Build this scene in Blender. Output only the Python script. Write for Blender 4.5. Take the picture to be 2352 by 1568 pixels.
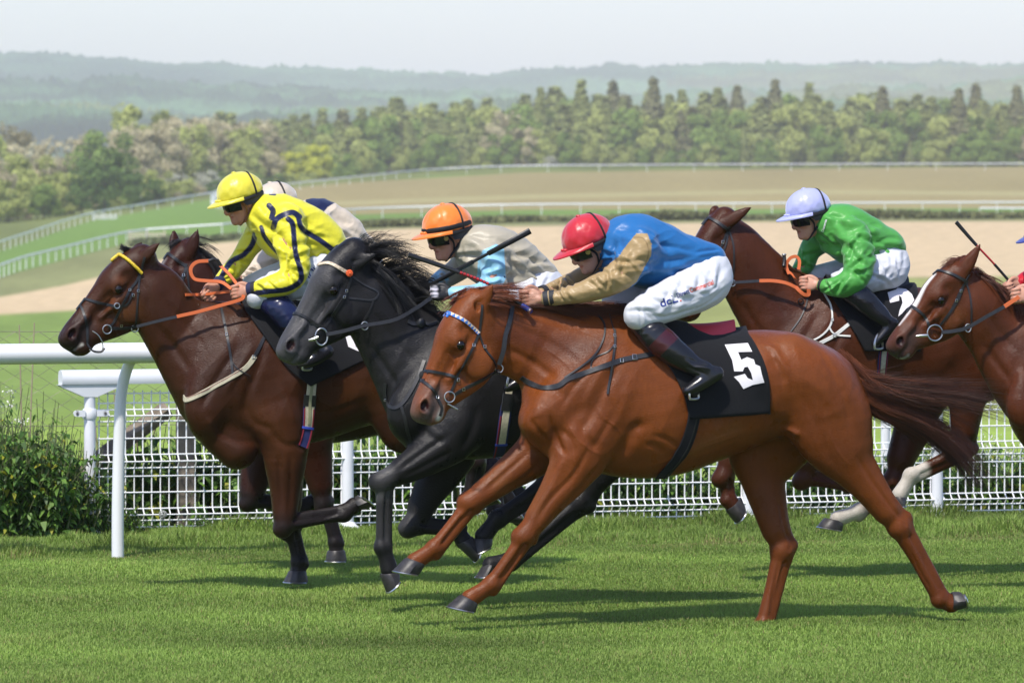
import bpy, bmesh, math, random
import numpy as np
from mathutils import Vector, Matrix, Euler
from mathutils.bvhtree import BVHTree
R = math.radians
random.seed(7); RNG = np.random.default_rng(7)
for o in list(bpy.data.objects): bpy.data.objects.remove(o)
SC = bpy.context.scene
COL = SC.collection
# ------------------------------------------------------------------ camera, sky, sun, exposure
FPX, CX, CY = 12900.0, 1176.0, 784.0          # focal length in pixels of a 2352 px wide frame
EYE = 2.4
PITCH = math.atan(376.0 / FPX)
cam_d = bpy.data.cameras.new('camera'); CAM = bpy.data.objects.new('camera', cam_d); COL.objects.link(CAM)
CAM.location = (0, 0, EYE); CAM.rotation_euler = (R(90) - PITCH, 0, 0)
cam_d.sensor_width = 36.0; cam_d.lens = 36.0 * FPX / 2352.0
cam_d.clip_start = 1.0; cam_d.clip_end = 20000.0
cam_d.dof.use_dof = True; cam_d.dof.focus_distance = 31.5; cam_d.dof.aperture_fstop = 8.0
SC.camera = CAM
SUN_EL, SUN_AZ = 57.0, 205.0                  # azimuth clockwise from +Y, the sun stands behind and a little left of the camera
world = bpy.data.worlds.new('World'); SC.world = world; world.use_nodes = True
wn = world.node_tree.nodes; wl = world.node_tree.links
sky = wn.new('ShaderNodeTexSky'); sky.sky_type = 'NISHITA'; sky.sun_disc = False
sky.sun_elevation = R(SUN_EL); sky.sun_rotation = R(SUN_AZ)
sky.air_density = 1.0; sky.dust_density = 0.8; sky.ozone_density = 4.0
bg = wn['Background']; bg.inputs['Strength'].default_value = 0.142
gr = wn.new('ShaderNodeMix'); gr.data_type = 'RGBA'; gr.blend_type = 'MULTIPLY'; gr.inputs['Factor'].default_value = 1.0; gr.inputs['B'].default_value = (1.03, .965, 1.05, 1)   # colour grade multiplied onto the sky, away from cyan towards lilac
wl.new(sky.outputs[0], gr.inputs['A']); wl.new(gr.outputs['Result'], bg.inputs['Color'])
sun_d = bpy.data.lights.new('sun', 'SUN'); SUN = bpy.data.objects.new('sun', sun_d); COL.objects.link(SUN)
sun_d.energy = 3.5; sun_d.angle = R(2.0); sun_d.color = (1.0, 0.945, 0.855)
sv = Vector((math.sin(R(SUN_AZ)) * math.cos(R(SUN_EL)), math.cos(R(SUN_AZ)) * math.cos(R(SUN_EL)), math.sin(R(SUN_EL))))
SUN.rotation_euler = sv.to_track_quat('Z', 'Y').to_euler(); SUN.location = (-8, -6, 30)
SC.view_settings.view_transform = 'Standard'; SC.view_settings.look = 'None'
SC.view_settings.exposure = 0.47; SC.view_settings.gamma = 1.0
SC.cycles.use_denoising = True
SC.cycles.max_bounces = 6; SC.cycles.volume_bounces = 1; SC.cycles.transparent_max_bounces = 8
# ------------------------------------------------------------------ pixel <-> world helpers
_c, _s = math.cos(PITCH), math.sin(PITCH)
C0 = np.array([0, 0, EYE])
def ray(px, py):
    a, b = (px - CX) / FPX, (py - CY) / FPX
    return np.array([a, _c - b * _s, -_s - b * _c])
def world_at(px, py, y):
    d = ray(px, py); return C0 + d * (y / d[1])
def row_of(y, z=0.0):                      # picture row of a ground point at distance y
    k = np.array([0, y, z - EYE]); cz = k[1] * _c - k[2] * _s
    return CY - FPX * (k[1] * _s + k[2] * _c) / cz
def ground_px(px, row):                    # point on the flat turf z = 0 under a picture point
    d = ray(px, row); return C0 + d * (-EYE / d[2])
# ------------------------------------------------------------------ object helpers
def obj(name, me, mat=None, parent=None):
    o = bpy.data.objects.new(name, me); COL.objects.link(o)
    if mat is not None:
        for m in (mat if isinstance(mat, (list, tuple)) else [mat]): me.materials.append(m)
    if parent is not None: o.parent = parent
    return o
def empty(name, loc=(0, 0, 0), rz=0.0):
    o = bpy.data.objects.new(name, None); COL.objects.link(o)
    o.location = loc; o.rotation_euler = (0, 0, rz); o.empty_display_size = 0.2
    return o
def tag(o, label=None, cat=None, group=None, kind=None):
    if label: o['label'] = label
    if cat: o['category'] = cat
    if group: o['group'] = group
    if kind: o['kind'] = kind
    return o
def mesh(name, V, F, smooth=True):
    me = bpy.data.meshes.new(name)
    V = np.asarray(V, np.float32).reshape(-1, 3)
    if isinstance(F, np.ndarray) and F.ndim == 2:
        n, k = F.shape
        me.vertices.add(len(V)); me.vertices.foreach_set('co', V.ravel())
        me.loops.add(n * k); me.loops.foreach_set('vertex_index', F.astype(np.int32).ravel())
        me.polygons.add(n); me.polygons.foreach_set('loop_start', np.arange(0, n * k, k, dtype=np.int32))
        me.polygons.foreach_set('loop_total', np.full(n, k, np.int32))
        me.update(calc_edges=True); me.validate()
    else:
        me.from_pydata([tuple(map(float, v)) for v in V], [], F); me.update()
    if smooth: me.polygons.foreach_set('use_smooth', np.ones(len(me.polygons), bool))
    return me
def set_col(me, name, rgb):
    a = me.color_attributes.new(name, 'FLOAT_COLOR', 'POINT')
    c = np.ones((len(me.vertices), 4), np.float32); c[:, :3] = rgb
    a.data.foreach_set('color', c.ravel())
class MB:
    """collects shapes for one mesh"""
    def __init__(s): s.V = []; s.F = []; s.n = 0
    def add(s, V, F):
        V = np.asarray(V, float).reshape(-1, 3)
        s.V.append(V); s.F += [tuple(int(i) + s.n for i in f) for f in F]; s.n += len(V); return s
    def box(s, c, size, rot=None):
        x, y, z = [v / 2 for v in size]
        V = np.array([(i * x, j * y, k * z) for i in (-1, 1) for j in (-1, 1) for k in (-1, 1)])
        if rot is not None: V = V @ np.array(rot.to_matrix()).T
        return s.add(V + np.array(c), [(0, 1, 3, 2), (4, 6, 7, 5), (0, 4, 5, 1), (2, 3, 7, 6), (0, 2, 6, 4), (1, 5, 7, 3)])
    def tube(s, P, r, n=8, caps=True, flat=None, up=None):
        """swept tube along P; r radius or list; flat=(a,b) scales of the two cross axes"""
        P = np.asarray(P, float); m = len(P); r = np.broadcast_to(np.asarray(r, float), (m,))
        Tn = np.gradient(P, axis=0); Tn /= np.linalg.norm(Tn, axis=1)[:, None] + 1e-12
        u = np.array(up if up is not None else (0.13, 0.2, 1.0), float)
        rings = []
        a = np.linspace(0, 2 * np.pi, n, endpoint=False)
        fa, fb = flat if flat else (1, 1)
        N = None
        for i in range(m):
            b = u if (N is None or up is not None) else N
            A = np.cross(Tn[i], b)
            if np.linalg.norm(A) < 1e-6: A = np.cross(Tn[i], (1, 0.3, 0.2))
            A /= np.linalg.norm(A); N = np.cross(A, Tn[i])
            rings.append(P[i] + r[i] * (np.cos(a)[:, None] * A * fa + np.sin(a)[:, None] * N * fb))
        V = np.concatenate(rings); F = []
        for i in range(m - 1):
            for j in range(n):
                k = (j + 1) % n; F.append((i * n + j, i * n + k, (i + 1) * n + k, (i + 1) * n + j))
        if caps: F.append(tuple(range(n - 1, -1, -1))); F.append(tuple((m - 1) * n + j for j in range(n)))
        return s.add(V, F)
    def loft(s, rings, caps=True, closed=True):
        rings = [np.asarray(q, float) for q in rings]; n = len(rings[0]); V = np.concatenate(rings); F = []
        for i in range(len(rings) - 1):
            for j in range(n if closed else n - 1):
                k = (j + 1) % n; F.append((i * n + j, i * n + k, (i + 1) * n + k, (i + 1) * n + j))
        if caps: F.append(tuple(range(n - 1, -1, -1))); F.append(tuple((len(rings) - 1) * n + j for j in range(n)))
        return s.add(V, F)
    def ball(s, c, r, nu=14, nv=9, axes=None):
        r = np.broadcast_to(np.asarray(r, float), (3,)); V = [(0, 0, 1)]; F = []
        for i in range(1, nv):
            t = np.pi * i / nv
            for j in range(nu):
                p = 2 * np.pi * j / nu; V.append((math.sin(t) * math.cos(p), math.sin(t) * math.sin(p), math.cos(t)))
        V.append((0, 0, -1)); V = np.array(V) * r
        if axes is not None: V = V @ np.asarray(axes, float)
        for j in range(nu): F.append((0, 1 + j, 1 + (j + 1) % nu))
        for i in range(nv - 2):
            for j in range(nu):
                a = 1 + i * nu + j; b = 1 + i * nu + (j + 1) % nu; F.append((a, a + nu, b + nu, b))
        L = len(V) - 1
        for j in range(nu): F.append((L, 1 + (nv - 2) * nu + (j + 1) % nu, 1 + (nv - 2) * nu + j))
        return s.add(V + np.array(c), F)
    def build(s, name, mat, parent=None, smooth=True):
        me = mesh(name, np.concatenate(s.V), s.F, smooth)
        bm = bmesh.new(); bm.from_mesh(me); bmesh.ops.recalc_face_normals(bm, faces=bm.faces); bm.to_mesh(me); bm.free()
        if smooth:
            try: me.set_sharp_from_angle(angle=R(42))
            except Exception: pass
        return obj(name, me, mat, parent)
def spl(P, n=6):
    """Catmull-Rom through rows of P (any number of columns)"""
    P = np.asarray(P, float)
    if len(P) < 3:
        t = np.linspace(0, 1, n + 1)[:, None]; return P[0] * (1 - t) + P[-1] * t
    Q = np.vstack([2 * P[0] - P[1], P, 2 * P[-1] - P[-2]]); out = []
    t = np.linspace(0, 1, n, endpoint=False)[:, None]
    for i in range(1, len(Q) - 2):
        a, b, c, d = Q[i - 1], Q[i], Q[i + 1], Q[i + 2]
        out.append(0.5 * (2 * b + (c - a) * t + (2 * a - 5 * b + 4 * c - d) * t ** 2 + (3 * b - a - 3 * c + d) * t ** 3))
    out.append(P[-1:]); return np.vstack(out)
# ------------------------------------------------------------------ materials
def mat(name, base, rough=0.6, spec=0.5, metal=0.0, noise=None, bump=None, attr=None, sheen=0.0, coat=0.0, sss=0.0, trans=0.0):
    """Principled material; noise=(scale, amount[, stretch]) varies the colour, bump=(scale, strength, dist)"""
    m = bpy.data.materials.new(name); m.use_nodes = True
    N, L = m.node_tree.nodes, m.node_tree.links; P = N['Principled BSDF']
    P.inputs['Roughness'].default_value = rough; P.inputs['Specular IOR Level'].default_value = spec
    P.inputs['Metallic'].default_value = metal
    P.inputs['Sheen Weight'].default_value = sheen; P.inputs['Coat Weight'].default_value = coat
    if sss: P.inputs['Subsurface Weight'].default_value = sss; P.inputs['Subsurface Radius'].default_value = (0.01, 0.004, 0.002); P.inputs['Subsurface Scale'].default_value = 1.0
    tc = N.new('ShaderNodeTexCoord')
    if attr:
        at = N.new('ShaderNodeAttribute'); at.attribute_name = attr; src = at.outputs['Color']
    else:
        rgb = N.new('ShaderNodeRGB'); rgb.outputs[0].default_value = (*base, 1); src = rgb.outputs[0]
    if noise:
        nz = N.new('ShaderNodeTexNoise'); nz.inputs['Scale'].default_value = noise[0]; nz.inputs['Detail'].default_value = 5
        mp = N.new('ShaderNodeMapping'); L.new(tc.outputs['Object'], mp.inputs[0])
        if len(noise) > 2: mp.inputs['Scale'].default_value = noise[2]
        L.new(mp.outputs[0], nz.inputs['Vector'])
        mr = N.new('ShaderNodeMapRange'); mr.inputs['From Min'].default_value = 0.3; mr.inputs['From Max'].default_value = 0.7
        mr.inputs['To Min'].default_value = 1 - noise[1]; mr.inputs['To Max'].default_value = 1 + noise[1]
        L.new(nz.outputs['Fac'], mr.inputs['Value'])
        mx = N.new('ShaderNodeMix'); mx.data_type = 'RGBA'; mx.blend_type = 'MULTIPLY'; mx.inputs['Factor'].default_value = 1
        L.new(src, mx.inputs['A']); L.new(mr.outputs[0], mx.inputs['B']); src = mx.outputs['Result']
    L.new(src, P.inputs['Base Color'])
    if bump:
        nz = N.new('ShaderNodeTexNoise'); nz.inputs['Scale'].default_value = bump[0]; nz.inputs['Detail'].default_value = 4
        if len(bump) > 3:
            mp = N.new('ShaderNodeMapping'); mp.inputs['Scale'].default_value = bump[3]; L.new(tc.outputs['Object'], mp.inputs[0]); L.new(mp.outputs[0], nz.inputs['Vector'])
        else: L.new(tc.outputs['Object'], nz.inputs['Vector'])
        bp = N.new('ShaderNodeBump'); bp.inputs['Strength'].default_value = bump[1]; bp.inputs['Distance'].default_value = bump[2]
        L.new(nz.outputs['Fac'], bp.inputs['Height']); L.new(bp.outputs[0], P.inputs['Normal'])
    if trans:
        tr = N.new('ShaderNodeBsdfTranslucent'); ms = N.new('ShaderNodeMixShader'); ms.inputs[0].default_value = trans
        L.new(src, tr.inputs[0]); L.new(P.outputs[0], ms.inputs[1]); L.new(tr.outputs[0], ms.inputs[2]); L.new(ms.outputs[0], N['Material Output'].inputs[0])
    return m
# ------------------------------------------------------------------ implicit surfaces: smooth unions of limbs and muscles, meshed by surface nets
class SDF:
    def __init__(s, lo, hi, h):
        s.lo = np.array(lo, np.float32); s.h = h
        s.n = np.ceil((np.array(hi) - s.lo) / h).astype(int) + 1
        s.D = np.full(tuple(s.n), 9.0, np.float32)
        s.ax = [(s.lo[i] + h * np.arange(s.n[i])).astype(np.float32) for i in range(3)]
    def sl(s, lo, hi):
        a = np.clip(np.floor((np.asarray(lo) - s.lo) / s.h).astype(int), 0, s.n)
        b = np.clip(np.ceil((np.asarray(hi) - s.lo) / s.h).astype(int) + 1, 0, s.n)
        return tuple(slice(a[i], b[i]) for i in range(3))
    def xyz(s, sl): return (s.ax[0][sl[0]][:, None, None], s.ax[1][sl[1]][None, :, None], s.ax[2][sl[2]][None, None, :])
    def put(s, sl, d, k, op):
        a = s.D[sl]
        if a.size == 0: return
        if op == 'add':
            if k > 0:
                h = np.maximum(k - np.abs(a - d), 0) / k; s.D[sl] = np.minimum(a, d) - h * h * (k * .25)
            else: s.D[sl] = np.minimum(a, d)
        else:
            d = -d
            if k > 0:
                h = np.maximum(k - np.abs(a - d), 0) / k; s.D[sl] = np.maximum(a, d) + h * h * (k * .25)
            else: s.D[sl] = np.maximum(a, d)
    def chain(s, P, r, k=.03, ky=1.0, W=(0, 1, 0), op='add', infl=0.0):
        P = np.asarray(P, np.float32); m = len(P)
        r = np.broadcast_to(np.asarray(r, np.float32), (m,)) + np.float32(infl)
        ky = np.broadcast_to(np.asarray(ky, np.float32), (m,)); W = np.asarray(W, np.float32); W = W / np.linalg.norm(W)
        rm = r * np.maximum(1, ky); mg = k + 3 * s.h
        sl = s.sl((P - rm[:, None]).min(0) - mg, (P + rm[:, None]).max(0) + mg)
        Tm = np.full(tuple(q.stop - q.start for q in sl), 9.0, np.float32)
        if Tm.size == 0: return
        off = [q.start for q in sl]
        for i in range(max(1, m - 1)):
            p, q = P[i], P[min(i + 1, m - 1)]
            lo = np.minimum(p - rm[i], q - rm[min(i + 1, m - 1)]) - mg; hi = np.maximum(p + rm[i], q + rm[min(i + 1, m - 1)]) + mg
            sb = s.sl(lo, hi); X, Y, Z = s.xyz(sb)
            if 0 in (X.size, Y.size, Z.size): continue
            e = q - p; L2 = float(e @ e) + 1e-12
            dx, dy, dz = X - p[0], Y - p[1], Z - p[2]
            t = np.clip((dx * e[0] + dy * e[1] + dz * e[2]) / L2, 0, 1)
            dx = dx - t * e[0]; dy = dy - t * e[1]; dz = dz - t * e[2]
            j = min(i + 1, m - 1); rr = r[i] + t * (r[j] - r[i])
            d2 = dx * dx + dy * dy + dz * dz
            if ky[i] != 1 or ky[j] != 1:
                kk = ky[i] + t * (ky[j] - ky[i]); dw = dx * W[0] + dy * W[1] + dz * W[2]
                d2 = d2 + dw * dw * (1 / (kk * kk) - 1)
            d = np.sqrt(np.maximum(d2, 0)) - rr
            ls = tuple(slice(sb[a].start - off[a], sb[a].stop - off[a]) for a in range(3))
            Tm[ls] = np.minimum(Tm[ls], d)
        s.put(sl, Tm, k, op)
    def ell(s, c, rad, axes=None, k=.03, op='add', infl=0.0):
        c = np.asarray(c, np.float32); rad = np.asarray(rad, np.float32) + np.float32(infl)
        A = np.eye(3, dtype=np.float32) if axes is None else np.asarray(axes, np.float32)
        ext = np.abs(A * rad[:, None]).sum(0) + k + 3 * s.h
        sl = s.sl(c - ext, c + ext); X, Y, Z = s.xyz(sl)
        if 0 in (X.size, Y.size, Z.size): return
        dx, dy, dz = X - c[0], Y - c[1], Z - c[2]; k0 = 0; k1 = 0
        for i in range(3):
            q = (dx * A[i][0] + dy * A[i][1] + dz * A[i][2]) / rad[i]; k0 = k0 + q * q; k1 = k1 + (q / rad[i]) ** 2
        k0 = np.sqrt(k0); d = k0 * (k0 - 1) / (np.sqrt(k1) + 1e-6)
        s.put(sl, d.astype(np.float32), k, op)
    def plane(s, p, nrm, k=0.0):            # removes what lies on the side nrm points to
        X, Y, Z = s.xyz((slice(None),) * 3); n = np.asarray(nrm, np.float32); n = n / np.linalg.norm(n)
        d = (X - p[0]) * n[0] + (Y - p[1]) * n[1] + (Z - p[2]) * n[2]
        s.put((slice(None),) * 3, -d, k, 'sub')
    def mesh(s):
        D = s.D; S = D < 0; n = s.n; nc = n - 1; cid = np.full(int(nc.prod()), -1, np.int64)
        acc_c, acc_p, quads = [], [], []
        st = (int(nc[1] * nc[2]), int(nc[2]), 1)
        for a in range(3):
            b, c = [(1, 2), (2, 0), (0, 1)][a]
            s0 = [slice(None)] * 3; s1 = [slice(None)] * 3; s0[a] = slice(0, -1); s1[a] = slice(1, None)
            for t in (b, c): s0[t] = slice(1, -1); s1[t] = slice(1, -1)
            A, B = S[tuple(s0)], S[tuple(s1)]
            I = np.stack(np.nonzero(A != B), 1)
            if len(I) == 0: continue
            I[:, b] += 1; I[:, c] += 1
            J = I.copy(); J[:, a] += 1
            d0 = D[I[:, 0], I[:, 1], I[:, 2]]; d1 = D[J[:, 0], J[:, 1], J[:, 2]]
            t = d0 / (d0 - d1); P = I.astype(np.float32); P[:, a] += t
            base = I[:, 0] * st[0] + I[:, 1] * st[1] + I[:, 2] * st[2]
            q = [base - st[b] - st[c], base - st[c], base, base - st[b]]
            for z in q: acc_c.append(z); acc_p.append(P)
            q = np.stack(q, 1); neg = ~(d0 < 0); q[neg] = q[neg][:, ::-1]; quads.append(q)
        cc = np.concatenate(acc_c); pp = np.concatenate(acc_p)
        u, inv = np.unique(cc, return_inverse=True); cnt = np.bincount(inv)
        V = np.stack([np.bincount(inv, pp[:, i]) / cnt for i in range(3)], 1)
        cid[u] = np.arange(len(u)); F = cid[np.concatenate(quads)]
        return V * s.h + s.lo, F
def noise3(V, scale, seed=0):
    """cheap smooth 3-D noise from sines, about -1..1"""
    g = np.random.default_rng(seed); out = 0
    for i in range(7):
        w = g.normal(size=3); w /= np.linalg.norm(w); out = out + np.sin((V @ w) * scale * g.uniform(.6, 1.7) + g.uniform(0, 6.28))
    return out / 3.2
def hair_tubes(name, guides, n, r, jitter, matr, parent, seg=7, taper=.25, len_var=.35, seed=1, curl=.004, clumps=0):
    """guides: list of root-to-tip polylines; strands are spread between neighbouring guides"""
    g = np.random.default_rng(seed); G = np.stack([spl(p, 12)[np.linspace(0, len(spl(p, 12)) - 1, 12).astype(int)] for p in guides])
    V, F = [], []; a3 = np.array([0, 2.094, 4.189]); base = 0
    CL = [(g.uniform(0, max(1e-3, len(G) - 1)), g.normal(size=3), g.normal(size=3), g.uniform(.6, 1.0)) for _ in range(clumps)]
    for _ in range(n):
        if len(G) > 1:
            cl = CL[g.integers(0, clumps)] if clumps else None
            t = g.uniform(0, len(G) - 1) if cl is None else float(np.clip(cl[0] + g.normal() * .06, 0, len(G) - 1.001)); i = min(int(t), len(G) - 2); t -= i; P = G[i] * (1 - t) + G[i + 1] * t
        else: P = G[0].copy()
        L = 1 - g.uniform(0, len_var); idx = np.linspace(0, 11 * L, seg); lo = np.floor(idx).astype(int); fr = (idx - lo)[:, None]
        Q = P[lo] * (1 - fr) + P[np.minimum(lo + 1, 11)] * fr
        s01 = np.linspace(0, 1, seg)[:, None]
        if clumps and len(G) > 1: Q = Q + cl[1] * jitter[0] + cl[2] * jitter[1] * s01 ** 1.3 + (g.normal(size=3) * .35 * jitter[0]) * (1 - .6 * s01) + g.normal(size=3) * .18 * jitter[1] * s01
        else: Q = Q + g.normal(size=3) * jitter[0] + g.normal(size=3) * jitter[1] * s01 ** 1.5 + curl * np.sin(s01 * g.uniform(4, 9) + g.uniform(0, 6)) * g.normal(size=3)
        Tn = np.gradient(Q, axis=0); Tn /= np.linalg.norm(Tn, axis=1)[:, None] + 1e-9
        A = np.cross(Tn, (.2, .9, .3)); A /= np.linalg.norm(A, axis=1)[:, None] + 1e-9; B = np.cross(Tn, A)
        rr = r * g.uniform(.7, 1.3) * (1 - (1 - taper) * s01)
        ring = Q[:, None, :] + rr[:, None, :] * (np.cos(a3)[None, :, None] * A[:, None, :] + np.sin(a3)[None, :, None] * B[:, None, :])
        V.append(ring.reshape(-1, 3))
        for k in range(seg - 1):
            for j in range(3): F.append((base + k * 3 + j, base + k * 3 + (j + 1) % 3, base + k * 3 + 3 + (j + 1) % 3, base + k * 3 + 3 + j))
        base += seg * 3
    return obj(name, mesh(name, np.concatenate(V), np.array(F)), matr, parent)
# ------------------------------------------------------------------ horses
HVOX = 0.009; JVOX = 0.0055
HEADING = R(14.0)
class Frame:
    """a rider's or horse's own frame: x tailward, y away from the camera, z up; traced outlines are brought into it"""
    def __init__(s, px, dist, heading=HEADING):
        s.d = dist; s.sc = FPX / dist; s.h = heading
        d = ray(px, row_of(dist)); g = C0 + d * (dist / d[1]); s.o = np.array([g[0], g[1], 0.0])
        s.X = np.array([math.cos(heading), math.sin(heading), 0]); s.Y = np.array([-math.sin(heading), math.cos(heading), 0]); s.Z = np.array([0, 0, 1.0])
    def L(s, px, py, w=0.0):
        d = ray(px, py); t = ((s.o - C0) @ s.Y + w) / (d @ s.Y); p = C0 + d * t - s.o
        return np.array([p @ s.X, p @ s.Y, p[2]])
    def LW(s, rows):                        # rows of (px, py, w)
        return np.array([s.L(*q) for q in rows])
    def ray_local(s, px, py):
        d = ray(px, py); o = C0 - s.o
        return Vector((o @ s.X, o @ s.Y, o[2])), Vector((d @ s.X, d @ s.Y, d[2])).normalized()
    def empty(s, name): return empty(name, tuple(s.o), s.h)
def paint(V, C, pts, r, col, soft=.03):
    """blend colour onto vertices near a polyline"""
    pts = np.atleast_2d(np.asarray(pts, float)); r = np.broadcast_to(np.asarray(r, float), (len(pts),)); best = np.full(len(V), 9.0)
    for i in range(max(1, len(pts) - 1)):
        p = pts[i]; j = min(i + 1, len(pts) - 1); e = pts[j] - p; d = V - p; t = np.clip((d @ e) / (e @ e + 1e-12), 0, 1)
        best = np.minimum(best, np.linalg.norm(d - t[:, None] * e, axis=1) - (r[i] + t * (r[j] - r[i])))
    f = np.clip(.5 - best / soft, 0, 1)[:, None]; f = f * f * (3 - 2 * f)
    C[:] = C * (1 - f) + np.array(col) * f
def sculpt(fr, V, F, strokes):
    """soft grooves (depth < 0) and ridges along traced lines, on the near side and, where mirrored, on the far side"""
    bvh = BVHTree.FromPolygons([Vector(v) for v in V], [tuple(f) for f in F])
    fn = np.cross(V[F[:, 2]] - V[F[:, 0]], V[F[:, 3]] - V[F[:, 1]]); N = np.zeros_like(V)
    for i in range(4): np.add.at(N, F[:, i], fn)
    N /= np.linalg.norm(N, axis=1)[:, None] + 1e-12; disp = np.zeros(len(V))
    for st in strokes:
        pts, w, dep = st[:3]; mir = len(st) > 3 and st[3]; w = w / fr.sc; S = []
        q = spl(np.array(pts, float), 6)
        for px, py in q:
            o, d = fr.ray_local(px, py); h = bvh.ray_cast(o, d, 200)
            if h[0] is not None: S.append(h[0])
        if len(S) < 2: continue
        S = np.array(S)
        for sgn in ((1, -1) if mir else (1,)):
            Q = S * (1, sgn, 1); best = np.full(len(V), 9.0)
            box = np.all((V > Q.min(0) - 3 * w) & (V < Q.max(0) + 3 * w), axis=1); I = np.nonzero(box)[0]
            if len(I) == 0: continue
            B = np.full(len(I), 9.0); VI = V[I]; taper = np.ones(len(I)); m = len(Q) - 1
            for i in range(m):
                e = Q[i + 1] - Q[i]; dd = VI - Q[i]; t = np.clip((dd @ e) / (e @ e + 1e-12), 0, 1); r = np.linalg.norm(dd - t[:, None] * e, axis=1)
                u = (i + t) / m; better = r < B; B[better] = r[better]; taper[better] = np.clip(np.sin(np.pi * np.clip(u[better] * .9 + .05, 0, 1)) * 1.6, 0, 1)
            disp[I] += dep * np.exp(-(B / w) ** 2) * taper
    return V + N * disp[:, None]
class HeadFrame:
    def __init__(s, fr, poll, nose, yaw=0.0, w=0.0, wn=None):
        a = fr.L(*poll, w); b = fr.L(*nose, w if wn is None else wn); e = b - a; s.S = float(np.linalg.norm(e)); s.O = a
        U = e / s.S; W = np.array([0, 1.0, 0]); W = W - U * (W @ U); W /= np.linalg.norm(W); V = np.cross(U, W)
        if V @ np.array([1, 0, -.4]) < 0: V = -V
        s.U = U; s.V = V; s.W = W
    def __call__(s, u, v, w=0.0): return s.O + s.S * (u * s.U + v * s.V + w * s.W)
def rot_behind(a, b):
    d = b - a; n = np.array([-d[2], 0, d[0]]); return n / (np.linalg.norm(n) + 1e-9)
def lerp(a, b, t): return a + (b - a) * t
def hoof_mesh(fr, q, w, half, body, mats, shoe=True):
    """q: traced coronet front, coronet back, heel, toe in the picture; w lateral place"""
    cf, cb, he, to = [fr.L(*p, w) for p in q]; m = MB(); rings = []
    yv = np.array([0, 1.0, 0]); n = 20; a = np.linspace(0, 2 * np.pi, n, endpoint=False)
    for t in (0, .12, .5, .88, 1.0):
        f = lerp(cf, to, t); b = lerp(cb, he, t); c = (f + b) / 2; ax = (f - b) / 2
        hw = half * (0.80 + .22 * t); g = 1.0 if 0 < t < 1 else (.93 if t == 0 else .97)
        rings.append(c + g * (np.cos(a)[:, None] * ax + np.sin(a)[:, None] * yv * hw * np.where(np.cos(a) < -.3, .86, 1.0)[:, None]))
    m.loft(rings); o = m.build('hoof', mats[0], body)
    if shoe:
        f, b = to, he; c = (f + b) / 2; ax = (f - b) / 2; nr = np.cross(ax, yv); nr /= np.linalg.norm(nr)
        if nr @ (c - (cf + cb) / 2) < 0: nr = -nr
        aa = np.linspace(-2.35, 2.35, 22)
        P = c + nr * .003 + np.cos(aa)[:, None] * ax * .93 + np.sin(aa)[:, None] * yv * half * .95
        MB().tube(P, .0075, 6, up=nr, flat=(1.3, .8)).build('shoe', mats[1], o)
    return o
def fore_leg(s, P, sc=1.0, k=.022):
    """P: elbow, knee, fetlock, coronet centre (local points)"""
    E, K, Ft, C = P; b1 = rot_behind(E, K) * sc; b2 = rot_behind(K, Ft) * sc; b3 = rot_behind(Ft, C) * sc
    s.chain(spl([np.r_[E, .088], np.r_[lerp(E, K, .25) + b1 * .004, .079], np.r_[lerp(E, K, .5), .062], np.r_[lerp(E, K, .75), .047], np.r_[lerp(E, K, .92), .042], np.r_[K, .044]], 4)[:, :3],
            sc * spl([[.088], [.079], [.064], [.052], [.046], [.045]], 4)[:, 0], k, spl([[.72], [.72], [.78], [.85], [.95], [1.0]], 4)[:, 0])
    # extensor and flexor muscle bellies with a groove between
    s.chain(spl([lerp(E, K, .08) - b1 * .045, lerp(E, K, .3) - b1 * .036, lerp(E, K, .6) - b1 * .022, lerp(E, K, .85) - b1 * .014], 4), sc * spl([[.034], [.04], [.03], [.018]], 4)[:, 0], .02)
    s.chain(spl([lerp(E, K, .0) + b1 * .05, lerp(E, K, .25) + b1 * .045, lerp(E, K, .55) + b1 * .030, lerp(E, K, .92) + b1 * .02], 4), sc * spl([[.045], [.036], [.026], [.014]], 4)[:, 0], .018)
    dk = (K - E) / np.linalg.norm(K - E)
    s.ell(K - b1 * .004 + dk * .004, sc * np.array([.043, .045, .058]), [b1 / sc, (0, 1, 0), dk], k=.018)
    s.chain([K + b1 * .036 - dk * .018, K + b1 * .042 + dk * .002], sc * .017, .016)      # accessory carpal
    s.chain([K - b1 * .018 + dk * .03, K + b2 * .0], sc * .034, .02)
    dc = (Ft - K) / np.linalg.norm(Ft - K)
    s.chain(spl([K, lerp(K, Ft, .18), lerp(K, Ft, .5), lerp(K, Ft, .85), Ft], 3), sc * spl([[.039], [.032], [.0275], [.028], [.031]], 3)[:, 0], .016)
    s.chain(spl([lerp(K, Ft, .05) + b2 * .024, lerp(K, Ft, .3) + b2 * .028, lerp(K, Ft, .65) + b2 * .028, lerp(K, Ft, .95) + b2 * .026], 3), sc * spl([[.021], [.0175], [.0165], [.02]], 3)[:, 0], .012)
    for sd in (-1, 1): s.chain([lerp(K, Ft, .14) + b2 * .014 + (0, sd * .031 * sc, 0), lerp(K, Ft, .5) + b2 * .014 + (0, sd * .028 * sc, 0), lerp(K, Ft, .86) + b2 * .013 + (0, sd * .030 * sc, 0)], sc * .0085, .010, op='sub')
    s.ell(Ft, sc * np.array([.034, .034, .038]), [b2 / sc, (0, 1, 0), dc], k=.014)
    s.chain([Ft + b2 * .024 + dc * .006, Ft + b3 * .026 + dc * .012], sc * .023, .014)
    s.chain(spl([Ft, lerp(Ft, C, .45), C], 3), sc * spl([[.033], [.0305], [.036]], 3)[:, 0], .014)
    s.chain([lerp(Ft, C, .25) + b3 * .016, lerp(Ft, C, .9) + b3 * .018], sc * .020, .016)
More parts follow.
